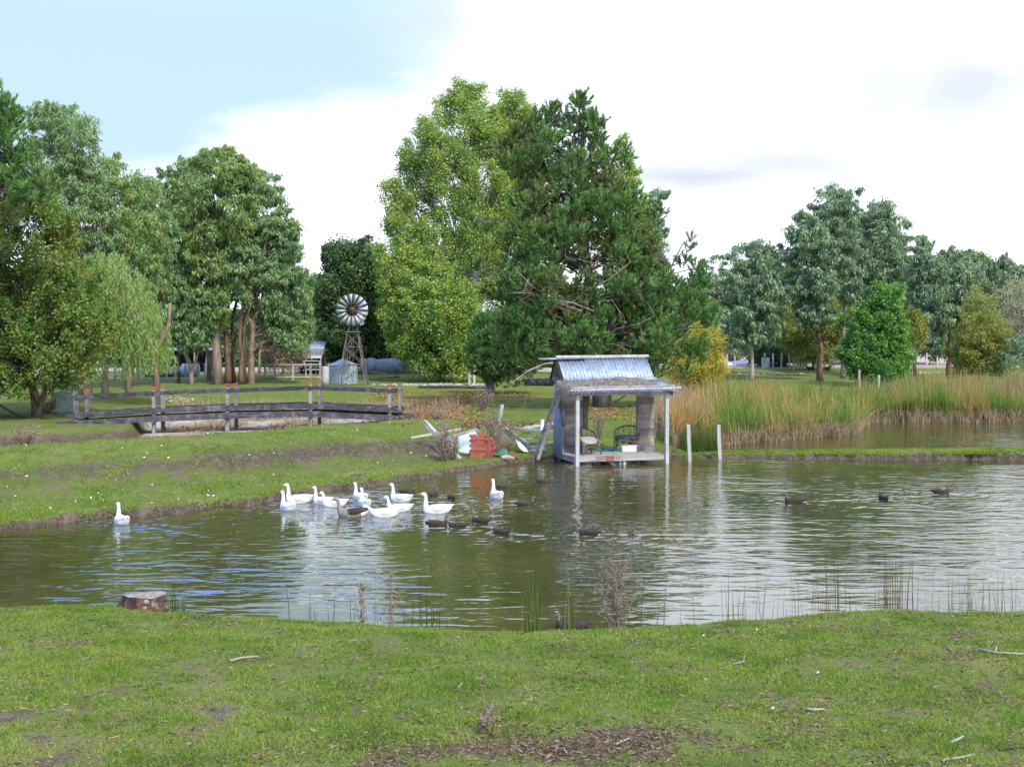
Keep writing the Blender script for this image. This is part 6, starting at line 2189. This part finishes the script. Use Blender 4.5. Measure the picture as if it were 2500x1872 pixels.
# ------------------------------------------------------------------ reeds
def reeds(name, label, P, H, lean, v, mat, width=.022, seg=3, bend=.25, tipv=.0):
    n = len(P)
    az = rng.uniform(0, 6.28, n)
    ld = np.stack([np.cos(az), np.sin(az), np.zeros(n)], 1) * (lean * np.abs(rng.normal(size=n)))[:, None]
    sd_ = np.stack([np.cos(az + 1.57 + rng.normal(size=n) * .6), np.sin(az + 1.57 + rng.normal(size=n) * .6), np.zeros(n)], 1)
    org = P.mean(0)
    rows_ = []
    for k in range(seg + 1):
        f = k / seg
        c = P + ld * (H * (f ** 2 * (1 + bend * f)))[:, None] + np.array((0, 0, 1.0)) * (H * (f - bend * .5 * f ** 3 * np.minimum(np.linalg.norm(ld, axis=1) * 3, 1)))[:, None]
        wv = width * (1 - .75 * f) if k < seg else width * .12
        rows_.append(c - sd_ * wv / 2)
        rows_.append(c + sd_ * wv / 2)
    V = np.stack(rows_, 1).reshape(-1, 3) - org
    k2 = 2 * (seg + 1)
    base = np.arange(n)[:, None] * k2
    Fs = []
    for k in range(seg):
        Fs.append(np.concatenate([base + 2 * k, base + 2 * k + 1, base + 2 * k + 3, base + 2 * k + 2], 1))
    Fc = np.stack(Fs, 1).reshape(-1, 4)
    vv = np.clip(np.repeat(v, seg) + np.tile(np.linspace(-.10, tipv, seg), n), 0, .995)
    me = np_mesh(name, V, Fc, M[mat], {'v': ('FACE', vv)})
    return props(link_mesh(name, me, None, org), label, 'reeds', kind='stuff')


def reed_bed():
    n = 44000
    px = rng.uniform(1640, 2700, n)
    front = np.interp(px, [1640, 1700, 1760, 2090, 2130, 2500, 2950], [44.0, 44.6, 45.6, 50.5, 57.5, 58.0, 58])
    back = np.interp(px, [1640, 1700, 1800, 2100, 2500, 2950], [49, 58, 64, 66, 68, 68])
    Y = front + (back - front) * rng.random(n) ** 1.5 + (vnoise(px * .02, px * 0, 1.0, 30, 3) - .5) * 1.4
    X = (px - 1250) / F * Y
    keep = vnoise(X, Y, 1.0, 33, 3) + rng.random(n) * .5 > .55
    X, Y, px = X[keep], Y[keep], px[keep]
    n = len(X)
    Z = ground(X, Y)
    patch = vnoise(X, Y, .8, 31, 3)
    H = np.interp(patch, [.25, .75], [1.2, 2.35]) * rng.uniform(.5, 1.12, n)
    H *= np.interp(px, [1640, 1700, 1780, 1950, 2050, 2150, 2300, 2500], [.85, 1.0, 1.06, .82, .86, .86, 1.0, 1.05])
    deep = np.clip((Y - np.interp(px, [1640, 2090, 2130, 2950], [44, 50.5, 57.5, 58])) / 6, 0, 1)
    v = np.clip(.24 + (vnoise(X, Y, .7, 32, 3) - .5) * 1.7 + rng.normal(size=n) * .24 + deep * .18 + np.interp(px, [1640, 1690, 1760, 1950, 2150, 2500], [.40, .30, -.12, -.04, -.04, -.06]), 0, .99)
    reeds('reed_bed', 'dense bed of green and straw coloured reeds along the back pond', np.stack([X, Y, np.maximum(Z, -.25)], 1), H, .24, v, 'reed', .042, seg=2, tipv=.20, bend=.4)
    # broken dry stalks at the foot
    n = 11000
    px = rng.uniform(1640, 2900, n)
    front = np.interp(px, [1640, 1700, 1760, 2090, 2130, 2500, 2950], [44.0, 44.6, 45.6, 50.5, 57.5, 58.0, 58])
    Y = front + rng.normal(size=n) * .6 + .3 + (vnoise(px * .02, px * 0, 1.0, 30, 3) - .5) * 1.4
    X = (px - 1250) / F * Y
    reeds('reed_litter', 'tangle of bent dry stalks at the waterside foot of the reed bed', np.stack([X, Y, np.maximum(ground(X, Y), -.1)], 1), rng.uniform(.3, 1.2, n), .55, rng.random(n), 'reed_dry', .030, bend=.9)
    # taller plumes
    n = 5000
    px = np.concatenate([rng.normal(1665, 28, n // 2), rng.normal(2300, 90, n // 4), rng.normal(2480, 40, n - n // 2 - n // 4)])
    Y = np.where(px < 1800, rng.uniform(45, 54, n), rng.uniform(60, 66, n))
    X = (px - 1250) / F * Y
    reeds('reed_plumes', 'pinkish brown dead reeds standing taller at both ends of the bed', np.stack([X, Y, ground(X, Y)], 1), rng.uniform(1.1, 2.1, n), .15, rng.random(n), 'reed_dry', .030)
    # dry reeds in the creek
    n = 7000
    px = np.concatenate([rng.uniform(420, 1120, n // 2), rng.normal(640, 60, n // 4), rng.normal(900, 80, n - n // 2 - n // 4)])
    Y = rng.normal(64, 1.0, n)
    X = (px - 1250) / F * Y
    k = vnoise(X, Y, .8, 40, 2) > .45
    X, Y = X[k], Y[k]
    reeds('dry_reeds', 'dry straw reeds along the far edge of the creek bed behind the bridge', np.stack([X, Y, ground(X, Y)], 1), rng.uniform(.15, .75, len(X)), .35, rng.random(len(X)), 'reed_dry', .028)
    n = 9000
    px = rng.uniform(400, 1130, n)
    Y = rng.uniform(52, 64, n)
    X = (px - 1250) / F * Y
    k = (vnoise(X, Y, .5, 41, 3) + rng.random(n) * .2 > .58)
    X, Y = X[k], Y[k]
    reeds('flattened_reeds', 'flattened dead reeds and stubble on the dry creek bed', np.stack([X, Y, ground(X, Y)], 1), rng.uniform(.1, .4, len(X)), 1.3, rng.random(len(X)), 'reed_dry', .03, bend=1.2)
    n = 2600
    px = rng.uniform(1660, 1760, n)
    Y = rng.uniform(42.3, 44.5, n)
    X = (px - 1250) / F * Y
    reeds('thin_reeds', 'thin dark green reeds in the shallow water behind the two grey posts', np.stack([X, Y, np.full(n, -.15)], 1), rng.uniform(.4, 1.0, n), .08, np.clip(rng.random(n) * .6, 0, .99), 'rush', .016)
    # fringe behind the far water edge
    n = 9000
    px = rng.uniform(1640, 2500, n)
    Y = rng.uniform(68, 74, n)
    X = (px - 1250) / F * Y
    k = vnoise(X, Y, .5, 42, 2) > .5
    reeds('rough_grass', 'rough brown and green grass behind the reed bed', np.stack([X[k], Y[k], ground(X[k], Y[k])], 1), rng.uniform(.2, .7, k.sum()), .3, rng.random(k.sum()), 'reed', .03)


reed_bed()

# fallen autumn leaves on the patch past the bridge
def leaf_litter(name, label, P, size, mat):
    D = norm(rng.normal(size=(len(P), 3)) * (1, 1, .35))
    org = P.mean(0)
    me = leaf_mesh(name, P - org, D, size * rng.uniform(.6, 1.3, len(P)), size * .6, M[mat])
    return props(link_mesh(name, me, None, org), label, 'leaves', kind='stuff')


n = 9000
px = np.concatenate([rng.normal(1040, 75, n // 2), rng.uniform(900, 1300, n - n // 2)])
Y = np.concatenate([rng.normal(61, 5, n // 2), rng.uniform(66, 78, n - n // 2)])
X = (px - 1250) / F * Y
k = (vnoise(X, Y, .4, 50, 3) + rng.random(n) * .25 > .62) & ((Y < 66) | (rng.random(n) < .35))
leaf_litter('fallen_leaves', 'carpet of fallen orange leaves past the right end of the bridge', np.stack([X[k], Y[k], ground(X[k], Y[k]) + .05], 1), .16, 'autumn_leaf')
n = 1100
X = rng.uniform(2, 9, n)
Y = rng.uniform(53, 62, n)
leaf_litter('leaves_behind_hut', 'brown fallen leaves on the lawn behind the hut', np.stack([X, Y, ground(X, Y) + .03], 1), .13, 'autumn_leaf')
n = 2200
px = rng.uniform(1120, 1360, n)
Y = rng.normal(49, 1.2, n)
X = (px - 1250) / F * Y
leaf_litter('leaves_left_of_hut', 'thin brown leaf cover on the lawn left of the hut', np.stack([X, Y, ground(X, Y) + .03], 1), .10, 'litter_leaf')

#@@NEAR
# ------------------------------------------------------------------ birds


def smooth_loft(mb, pts, rw, rh, n=14, sub=4):
    """tube with oval rings along a smooth path; pts (k,3) , rw sideways radii (y), rh in-plane radii"""
    pts = np.asarray(pts, float)
    k = len(pts)
    t0 = np.arange(k)
    tt = np.linspace(0, k - 1, (k - 1) * sub + 1)

    def cr(a):
        a = np.asarray(a, float)
        if a.ndim == 1:
            a = a[:, None]
        out = []
        for t_ in tt:
            i = min(int(t_), k - 2)
            f = t_ - i
            p0, p1, p2, p3 = a[max(i - 1, 0)], a[i], a[i + 1], a[min(i + 2, k - 1)]
            out.append(.5 * ((2 * p1) + (p2 - p0) * f + (2 * p0 - 5 * p1 + 4 * p2 - p3) * f * f + (3 * p1 - p0 - 3 * p2 + p3) * f ** 3))
        return np.array(out)
    P = cr(pts)
    RW = np.maximum(cr(rw)[:, 0], .003)
    RH = np.maximum(cr(rh)[:, 0], .003)
    T = norm(np.gradient(P, axis=0))
    V, Fc = [], []
    for i in range(len(P)):
        side = np.array((0, 1.0, 0))
        up = norm(np.cross(T[i], side))
        for q in range(n):
            an = 2 * math.pi * q / n
            V.append(P[i] + side * math.cos(an) * RW[i] + up * math.sin(an) * RH[i])
    for i in range(len(P) - 1):
        for q in range(n):
            a_, b_ = i * n + q, i * n + (q + 1) % n
            Fc.append((a_, b_, b_ + n, a_ + n))
    Fc.append(tuple(range(n - 1, -1, -1)))
    Fc.append(tuple((len(P) - 1) * n + q for q in range(n)))
    mb.add(V, Fc)


def bird_body(kind, pose):
    """local frame: swims towards +x, water at z=0. returns (mesh builder, head position, head direction)"""
    mb = MB()
    if kind == 'goose':
        body = [(-.40, .215), (-.33, .155), (-.22, .11), (-.06, .085), (.10, .08), (.19, .11)]
        bw = [.012, .065, .130, .160, .150, .108]
        bh = [.014, .050, .105, .140, .140, .115]
        neck = {'up': [(.235, .20), (.235, .31), (.245, .40), (.275, .455), (.33, .455)],
                'mid': [(.245, .18), (.265, .26), (.285, .34), (.32, .39), (.375, .375)],
                'low': [(.27, .15), (.33, .20), (.385, .245), (.44, .255), (.49, .225)]}[pose]
        nw = [.062, .043, .038, .045, .032]
    else:
        body = [(-.27, .085), (-.21, .075), (-.13, .06), (-.02, .05), (.08, .05), (.13, .07)]
        bw = [.012, .045, .080, .095, .085, .060]
        bh = [.010, .028, .060, .075, .072, .058]
        neck = {'up': [(.148, .12), (.152, .165), (.16, .205), (.18, .225), (.205, .222)],
                'mid': [(.15, .11), (.16, .15), (.175, .18), (.195, .195), (.22, .19)],
                'low': [(.155, .10), (.175, .13), (.195, .155), (.215, .165), (.24, .157)]}[pose]
        nw = [.036, .025, .024, .030, .022]
    pts = [(x_, 0, z_) for x_, z_ in body + neck]
    smooth_loft(mb, pts, bw + nw, bh + nw, 14, 4)
    hx, hz = neck[-1]
    d = norm(np.array((neck[-1][0] - neck[-2][0], 0, neck[-1][1] - neck[-2][1])))
    return mb, np.array((hx, 0, hz)), d, np.array((neck[-2][0], 0, neck[-2][1]))


BIRDM = {}


def bird_meshes(kind, pose, mats):
    key = (kind, pose, mats)
    if key in BIRDM:
        return BIRDM[key]
    mb, h, d, hc = bird_body(kind, pose)
    k = 1.0 if kind == 'goose' else .6
    out = {}
    me = mb.mesh('body', M[mats[0]], True)
    if mats[0] in ('goose_grey', 'duck_brown'):
        hm = M['goose_grey'] if kind == 'goose' else M['duck_head']
        me.materials.append(hm)
        if kind == 'goose':
            me.materials.append(M['goose_white'])
        for p in me.polygons:
            c = p.center
            if kind != 'goose' and c.x > .13 and c.z > .13:
                p.material_index = 1
            if kind == 'goose' and c.x < -.22:
                p.material_index = 2
    out['body'] = me
    b = MB()
    L = .085 * k
    smooth_loft(b, [h - d * .012, h + d * L * .35, h + d * L * .8 - (0, 0, .004), h + d * L - (0, 0, .008)], [.021 * k, .018 * k, .016 * k, .007 * k], [.024 * k, .016 * k, .008 * k, .004 * k], 8, 2)
    out['beak'] = b.mesh('beak', M[mats[1]], True)
    b = MB()
    for s_ in (-1, 1):
        c = hc + d * .022 * k + np.array((0, s_ * .040 * k, .006))
        b.lathe(c - (0, 0, .006 * k), [(.002, 0), (.006 * k, .003 * k), (.006 * k, .008 * k), (.002, .012 * k)], 6)
    out['eye'] = b.mesh('eye', M['black'], True)
    # folded wings: a shell each side ending in a tip over the tail
    b = MB()
    for s_ in (-1, 1):
        if kind == 'goose':
            pw = [(.12, s_ * .085, .12), (.02, s_ * .125, .125), (-.12, s_ * .120, .14), (-.25, s_ * .085, .165), (-.36, s_ * .045, .20), (-.43, s_ * .022, .225)]
            rw_ = [.02, .045, .05, .042, .026, .006]
            rh_ = [.03, .075, .085, .060, .030, .006]
        else:
            pw = [(.08, s_ * .050, .075), (.02, s_ * .072, .08), (-.08, s_ * .068, .085), (-.17, s_ * .045, .095), (-.24, s_ * .02, .105), (-.27, s_ * .012, .108)]
            rw_ = [.012, .028, .032, .024, .012, .004]
            rh_ = [.018, .045, .048, .032, .016, .004]
        smooth_loft(b, pw, rw_, rh_, 9, 3)
    out['wing'] = b.mesh('wing', M[mats[2]], True)
    if kind == 'goose':
        b = MB()
        for s_ in (-1, 1):
            b.lathe((-.20, s_ * .075, -.01), [(.006, 0), (.028, .012), (.026, .04), (.006, .055)], 8)
        out['foot'] = b.mesh('foot', M['beak_orange'], True)
        if mats[0] == 'goose_grey':
            b = MB()
            for s_ in (-1, 1):
                for q in range(6):
                    x_ = .06 - q * .065
                    b.tube([(x_ + .05, s_ * (.168 - q * .012), .075 + q * .008), (x_, s_ * (.178 - q * .012), .12 + q * .01), (x_ - .05, s_ * (.150 - q * .014), .175 + q * .006)], [.004, .007, .004], 4)
            out['feather_edge'] = b.mesh('feather_edge', M['duck_pale'], True)
    BIRDM[key] = out
    return out


def put_bird(name, cat, kind, px, py, hd, sc_, pose, label, mats, group):
    Y = 12000.0 / (py - HY)
    X = (px - 1250) / F * Y
    root = thing(name, label, cat, (X, Y, -.03 * sc_), group, math.radians(hd))
    root.scale = (sc_,) * 3
    for part, me in bird_meshes(kind, pose, mats).items():
        link_mesh(part, me, root)
    return root


for g in GEESE:
    g = g[:3 + 0] + (g[3] * .90,) + g[4:]
    put_bird('white_goose', 'goose', 'goose', *g, ('goose_white', 'beak_orange', 'goose_wing_shaded'), 'white geese on the pond')
put_bird('grey_goose', 'goose', 'goose', 858, 1259, 178, 1.05, 'mid', 'grey-brown goose with barred wings in the middle of the white flock', ('goose_grey', 'beak_orange', 'duck_brown'), None)
for g in DUCKS:
    put_bird('dark_duck', 'duck', 'duck', *g, ('duck_brown', 'duck_beak', 'duck_brown'), 'dark ducks on the pond')
dk = put_bird('dark_duck', 'duck', 'duck', 1392, 1533, 172, 1.05, 'up', 'striped-faced duck close to the near bank among the rushes', ('duck_brown', 'duck_beak', 'duck_brown'), 'dark ducks on the pond')
for zz_, mt, nm in ((.213, 'duck_pale', 'pale_stripe'), (.228, 'black', 'dark_stripe'), (.243, 'duck_pale', 'brow_stripe')):
    mb = MB()
    for s_ in (-1, 1):
        mb.tube([(.155, s_ * .026, zz_ - .004), (.18, s_ * .031, zz_), (.205, s_ * .022, zz_ - .004)], [.003, .005, .003], 5)
    mb.build(nm, M[mt], dk, smooth=True)
c = np.array(((2409 - 1250) / F * 57.2, 57.2, 0))
mb = MB(c)
mb.tube([c + (x_, 0, z_) for x_, z_ in ((.20, .12), (.12, .11), (0, .10), (-.10, .14), (-.14, .22), (-.17, .27), (-.22, .26))], [.02, .09, .12, .10, .05, .05, .015], 10)
props(mb.build('black_waterbird', M['black'], smooth=True), 'black waterbird at the foot of the reeds near the right edge', 'bird')

# ------------------------------------------------------------------ near bank


def near_pt(px, py):
    """point of the near bank seen at a pixel"""
    Y = F * 2.6 / (py - HY)
    for _ in range(12):
        X = (px - 1250) / F * Y
        z = gz(X, Y)
        Y = F * (CAMZ - z) / (py - HY)
    return np.array(((px - 1250) / F * Y, Y, z))


def near_grass():
    n = 560000
    Yc = 13.6
    Y = np.sqrt(rng.uniform(6.0 ** 2, Yc ** 2, n))
    u = rng.uniform(-.47, .47, n)
    X = u * Y
    px = 1250 + F * u
    cr_ = np.interp(px, [-900, 0, 290, 440, 520, 850, 1150, 1300, 1600, 1750, 2000, 2200, 2500, 3400], [crest(q) for q in [-900, 0, 290, 440, 520, 850, 1150, 1300, 1600, 1750, 2000, 2200, 2500, 3400]])
    k = Y < cr_ + 1.0
    d = vnoise(X, Y, 1.1, 70, 4)
    d2 = vnoise(X, Y, 5.5, 71, 3)
    # bare straw patches near the bottom edge, right of the middle
    pyv = HY + F * 2.6 / Y
    bare = np.exp(-((px - 1350) / 620) ** 2) * np.clip((pyv - 1745 + .10 * (px - 1250)) / 90, 0, 1)
    k &= rng.random(n) < np.clip(.36 + (d - .38) * 1.7 + (d2 - .5) * 2.0 - bare * 1.1 - np.clip((vnoise(X, Y, 1.3, 14, 4) - .60) * 3, 0, .45), .05, 1)
    X, Y, d, d2, bare = X[k], Y[k], d[k], d2[k], bare[k]
    n = len(X)
    Z = ground(X, Y) + fine(X, Y, 1250 + F * X / Y) - .004
    P = np.stack([X, Y, Z], 1)
    D = norm(np.array((0, 0, .8)) + rng.normal(size=(n, 3)) * (.75, .75, .2))
    D[:, 2] = np.abs(D[:, 2])
    L = rng.uniform(.018, .042, n) * (.6 + .9 * d2)
    tone = vnoise(X, Y, 2.3, 72, 3)
    v = np.clip(.05 + tone * .75 + rng.normal(size=n) * .16 + bare * .3, 0, .999)
    org = np.array((0, 10, 1.3))
    me = needle_mesh('near_grass', P - org, D, L, .0085, M['grass_blade'], v)
    props(link_mesh('near_grass', me, None, org), 'short cropped grass covering the near bank', 'grass', kind='stuff')
    # straw and dead grass
    n = 150000
    Y = np.sqrt(rng.uniform(6.0 ** 2, 12.6 ** 2, n))
    u = rng.uniform(-.46, .46, n)
    X = u * Y
    px = 1250 + F * u
    pyv = HY + F * 2.6 / Y
    bare = np.exp(-((px - 1350) / 620) ** 2) * np.clip((pyv - 1745 + .10 * (px - 1250)) / 90, 0, 1)
    d = vnoise(X, Y, 2.6, 73, 4)
    k = rng.random(n) < np.clip((d - .56) * 2.6, .10, .6) + bare * np.clip((d - .36) * 5, 0, 1)
    X, Y = X[k], Y[k]
    n = len(X)
    P = np.stack([X, Y, ground(X, Y) + fine(X, Y, 1250 + F * X / Y) + rng.random(n) * .012], 1)
    D = norm(rng.normal(size=(n, 3)) * (1, 1, .22))
    me = leaf_mesh('dead_grass', P - org, D, rng.uniform(.015, .065, n), rng.uniform(.004, .014, n), M['litter_leaf'], rng.random(n) * .72)
    props(link_mesh('dead_grass', me, None, org), 'brown dead grass and bark litter lying on the near bank', 'litter', kind='stuff')
    n = 230
    px = rng.uniform(-60, 2560, n)
    py = rng.uniform(1545, 1885, n)
    P = np.array([near_pt(a_, b_) for a_, b_ in zip(px, py)]) + (0, 0, .012)
    D = norm(rng.normal(size=(n, 3)) * (1, .6, .10))
    me = leaf_mesh('gum_leaves', P - org, D, rng.uniform(.04, .10, n), rng.uniform(.010, .018, n), M['litter_leaf'])
    props(link_mesh('gum_leaves', me, None, org), 'single fallen gum leaves scattered over the near grass', 'leaves', kind='stuff')


near_grass()


def mid_grass():
    """short tussocks that break up the edges of the far banks"""
    n = 150000
    u = rng.uniform(-.45, .45, n)
    px = 1250 + F * u
    Fe = features(px[:1])
    w_ = np.interp(px, CPX, [CARR[i, 12, 0] for i in range(len(CPX))])
    Y = w_ + rng.random(n) ** 1.4 * np.where(px < 1640, 14, 1.6)
    X = u * Y
    z = ground(X, Y)
    d = vnoise(X, Y, 1.4, 75, 4)
    k = (rng.random(n) < np.clip((d - .30) * 2.2, .05, 1)) & (z > .05) & ~((px > 1300) & (px < 1640) & (Y < w_ + .5))
    X, Y, z, d = X[k], Y[k], z[k], d[k]
    n = len(X)
    P = np.stack([X, Y, z + fine(X, Y, 1250 + F * X / Y) - .01], 1)
    D = norm(np.array((0, 0, .8)) + rng.normal(size=(n, 3)) * (.6, .6, .2))
    D[:, 2] = np.abs(D[:, 2])
    org = np.array((0, 35, .5))
    v = np.clip(.05 + vnoise(X, Y, .8, 76, 3) * .8 + rng.normal(size=n) * .15, 0, .99)
    me = needle_mesh('bank_grass', P - org, D, rng.uniform(.04, .10, n), .026, M['grass_blade'], v)
    props(link_mesh('bank_grass', me, None, org), 'short grass on the far bank of the pond', 'grass', kind='stuff')
    # white feathers dropped by the geese
    n = 70
    px = rng.uniform(0, 1200, n)
    w_ = np.interp(px, CPX, [CARR[i, 12, 0] for i in range(len(CPX))])
    Y = w_ + rng.random(n) ** 1.3 * 13 + .3
    X = (px - 1250) / F * Y
    P = np.stack([X, Y, ground(X, Y) + .06], 1)
    me = leaf_mesh('goose_feathers', P - org, norm(rng.normal(size=(n, 3)) * (1, 1, .5)), rng.uniform(.04, .09, n), .04, M['feather'])
    props(link_mesh('goose_feathers', me, None, org), 'small white feathers dropped on the far bank', 'feathers', kind='stuff')


mid_grass()
# feathers near
for px_, py_, lab in ((1718, 1556, 'white feather on the near grass, upper right of the middle'), (1997, 1647, 'white feather on the near grass at the right'), (1887, 1734, 'white feather on the near grass, lower right'), (1848, 1541, 'tiny white feather near the bank edge')):
    p = near_pt(px_, py_)
    mb = MB(p)
    mb.tube([p + (-.014, 0, .012), p + (0, 0, .022), p + (.016, .01, .014)], [.003, .009, .002], 6)
    props(mb.build('feather', M['feather'], smooth=True), lab, 'feather', 'white feathers on the near grass')

# tree stump
sp_ = near_pt(345, 1492)
sp_[1] += .05
stump = thing('tree_stump', 'weathered cut tree stump with orange-brown bark at the left of the near bank', 'stump', sp_)
sc_ = sp_[1] / F
V, Fc = [], []
nseg, nr = 40, 12
for j in range(nr):
    f = j / (nr - 1)
    for q in range(nseg):
        an = 2 * math.pi * q / nseg
        rr = 50 * sc_ * (1.0 + .10 * (1 - f) + .05 * math.sin(3 * an + 1) + .05 * math.sin(7 * an) * (1 - f * .5)) + rng.normal() * .004
        rr += .11 * (float(vnoise(an * 1.5, f * .6, 2.2, 80, 4)) - .5) + (.05 if 2.4 < an < 3.9 else 0) * (1 - f)
        V.append((rr * math.cos(an) - .06 * (1 - f), rr * .8 * math.sin(an), -.12 + f * (38 * sc_ + .12) + .012 * math.sin(an * 2) * f))
for j in range(nr - 1):
    for q in range(nseg):
        a_, b_ = j * nseg + q, j * nseg + (q + 1) % nseg
        Fc.append((a_, b_, b_ + nseg, a_ + nseg))
link_mesh('bark', np_mesh('bark', np.array(V), np.array(Fc), M['stump_side'], smooth=False), stump)
mb = MB()
top = [np.array(V[(nr - 1) * nseg + q]) for q in range(nseg)]
ct = np.mean(top, 0)
vs = [ct + (0, 0, .010)] + [ct + (p - ct) * .55 + (0, 0, .008 + rng.normal() * .004) for p in top] + [p + (0, 0, .001) for p in top]
mb.add(vs, [(0, 1 + q, 1 + (q + 1) % nseg) for q in range(nseg)] + [(1 + q, 1 + nseg + q, 1 + nseg + (q + 1) % nseg, 1 + (q + 1) % nseg) for q in range(nseg)])
mb.build('cut_top', M['stump_top'], stump)
mb = MB()
mb.tube([(.07, -.11, .11), (.085, -.152, .115), (.09, -.170, .117)], [.038, .030, .020], 12)
mb.build('knot', M['wood_grey'], stump, smooth=True)
for k, (a0, r_) in enumerate(((2.6, .05), (3.6, .06), (.2, .04))):
    mb = MB()
    mb.tube([(.15 * math.cos(a0), .12 * math.sin(a0), .05), (.24 * math.cos(a0), .2 * math.sin(a0), .0), (.33 * math.cos(a0), .28 * math.sin(a0), -.06)], [r_, r_ * .7, r_ * .3], 8)
    mb.build('root', M['stump_side'], stump, smooth=True)


# dead thistles
def thistle(label, px, pybase, pytop, Y, n, bushy=False):
    b = np.array(((px - 1250) / F * Y, Y, gz((px - 1250) / F * Y, Y)))
    top = CAMZ - (pytop - HY) / F * Y
    b[2] = max(b[2], 0.0) - .05
    H = top - b[2]
    root = thing('dead_thistle', label, 'plant', b, 'dead thistles on the near bank')
    mb = MB(b)
    heads = []
    leafp = []
    for k in range(n):
        e_ = b + np.array((rng.normal() * (.10 if bushy else .02), rng.normal() * .05, H * rng.uniform(.75, 1.0) if k else H))
        p = curve(b + (rng.normal() * .02, 0, 0), e_, .03, 8)
        mb.tube(p, np.linspace(.007, .003, 8), 5, cap=False)
        for j in range(14 if bushy else 16):
            q = p[rng.integers(2, 8)]
            l = rng.uniform(.04, .12) * (1.2 if bushy else .9)
            e2 = q + np.array((rng.normal() * l * .9, rng.normal() * l * .7, abs(rng.normal()) * l))
            mb.tube(curve(q, e2, .15, 3), [.003, .0025, .002], 3, cap=False)
            heads.append(e2)
            leafp += [q, (q + e2) / 2, e2]
    mb.build('stems', M['dead_twig'], root, smooth=True)
    hm = MB(b)
    for h in heads[::1]:
        hm.lathe(h - (0, 0, .006), [(.002, 0), (.008, .005), (.006, .012), (.010, .018)], 5, cap=False)
    hm.build('seed_heads', M['dead_twig'], root)['kind'] = 'stuff'
    T = np.array(leafp)
    m_ = 1400 if bushy else 520
    P = T[rng.integers(0, len(T), m_)] + rng.normal(size=(m_, 3)) * .008 - b
    link_mesh('dry_leaves', leaf_mesh('dry_leaves', P, norm(rdir(m_) + (0, 0, -.2)), rng.uniform(.012, .035, m_), .007, M['leaf_brown']), root)


thistle('thin dead thistle, shorter one of the pair left of the middle', 883, 1523, 1440, 12.6, 2)
thistle('taller dead thistle of the pair left of the middle', 961, 1528, 1395, 12.6, 2)
thistle('big bushy dead thistle in front of the pine reflection', 1505, 1535, 1392, 12.4, 9, True)
thistle('small brown dead thistle at the bottom of the photo', 1172, 1815, 1745, 8.0, 2)


# rushes on the hidden slope behind the crest
def rush_clump(label, px, spread, n, pytop, v0=.2, Y=None, lean=.10, w_=.008):
    Y0 = (Y or float(crest(px)) + .8)
    xs = rng.normal(px, spread, n)
    Y_ = Y0 + rng.normal(size=n) * .18
    X = (xs - 1250) / F * Y_
    Z = ground(X, Y_)
    top = CAMZ - (pytop - HY) / F * Y0
    H = (top - Z.mean()) * np.clip(rng.beta(2.2, 1.6, n) * 1.1, .15, 1.0)
    o = reeds('rushes', label, np.stack([X, Y_, Z], 1), np.maximum(H, .12), lean, np.clip(v0 + rng.normal(size=n) * .18, 0, .99), 'rush', w_ * 1.35, bend=.15)
    o['category'] = 'rushes'


rush_clump('short green rushes just right of the stump', 425, 18, 46, 1425, .1, w_=.012)
rush_clump('sparse thin rushes left of the shorter thistle', 790, 40, 18, 1372, .25)
rush_clump('green rushes right of the tall thistle', 1045, 26, 26, 1385, .15, w_=.010)
rush_clump('thin dark stems between the two thin thistles', 915, 24, 8, 1400, .3)
rush_clump('yellow-green rush clump near the striped-faced duck', 1295, 14, 34, 1380, .45, w_=.010)
rush_clump('tall yellowish stalks left of the bushy thistle', 1402, 16, 20, 1325, .55, w_=.009)
rush_clump('tall thin green stalks right of the bushy thistle', 1625, 40, 9, 1310, .4)
rush_clump('thin grey stems left in the white water reflection', 1820, 40, 40, 1355, .97, w_=.006)
rush_clump('thin brown stems right of the middle of the bright water', 2010, 55, 40, 1290, .97, w_=.006)
rush_clump('tallest brown stems standing before the bright water', 2180, 34, 70, 1315, .97, lean=.06, w_=.007)
rush_clump('fine grey stems at the right edge of the near bank', 2400, 60, 70, 1370, .97, lean=.12, w_=.006)

# sticks on the near grass
for k, (pts, r_, lab) in enumerate(((
        [(-10, 1617), (20, 1610), (45, 1606)], .010, 'dark stick at the left edge of the near grass'),
        ([(562, 1616), (592, 1608), (632, 1605)], .011, 'grey split stick left of the middle of the near grass'),
        ([(1095, 1682), (1112, 1688), (1128, 1692), (1145, 1691)], .008, 'crooked grey twig in the middle of the near grass'),
        ([(1790, 1624), (1815, 1618), (1820, 1592)], .006, 'thin curved twig on the upper right of the near grass'),
        ([(1970, 1734), (1990, 1736), (2012, 1734)], .011, 'short pale piece of bark on the right of the near grass'),
        ([(2390, 1588), (2430, 1596), (2470, 1598), (2520, 1600)], .013, 'longest grey branch at the right edge of the near grass'),
        ([(2312, 1580), (2325, 1592)], .007, 'short grey twig left of the longest branch'),
        ([(2320, 1817), (2340, 1808), (2352, 1800)], .010, 'pale stick in the lower right of the near grass'),
        ([(2300, 1860), (2350, 1852), (2380, 1845)], .009, 'long thin stick at the lower right corner'),
        ([(1505, 1820), (1522, 1812), (1538, 1805)], .008, 'grey stick among the dead grass at the bottom'),
        ([(2440, 1834), (2480, 1828), (2515, 1822)], .010, 'dark stick at the lower right edge'))):
    q = np.array([near_pt(a_, b_) + (0, 0, .012) for a_, b_ in pts])
    if len(q) == 2:
        q = np.array([q[0], (q[0] + q[1]) / 2 + (0, 0, .006), q[1]])
    mb = MB(q[0])
    mb.tube(q, np.linspace(r_, r_ * .6, len(q)), 6)
    if k in (5, 2):
        mb.tube([q[1], q[1] + (.05, .10, .03)], r_ * .5, 4)
    props(mb.build('stick', M['bark_pale'] if k not in (0, 10) else M['bark_dark'], smooth=True), lab, 'stick', 'sticks on the near grass')
#@@END
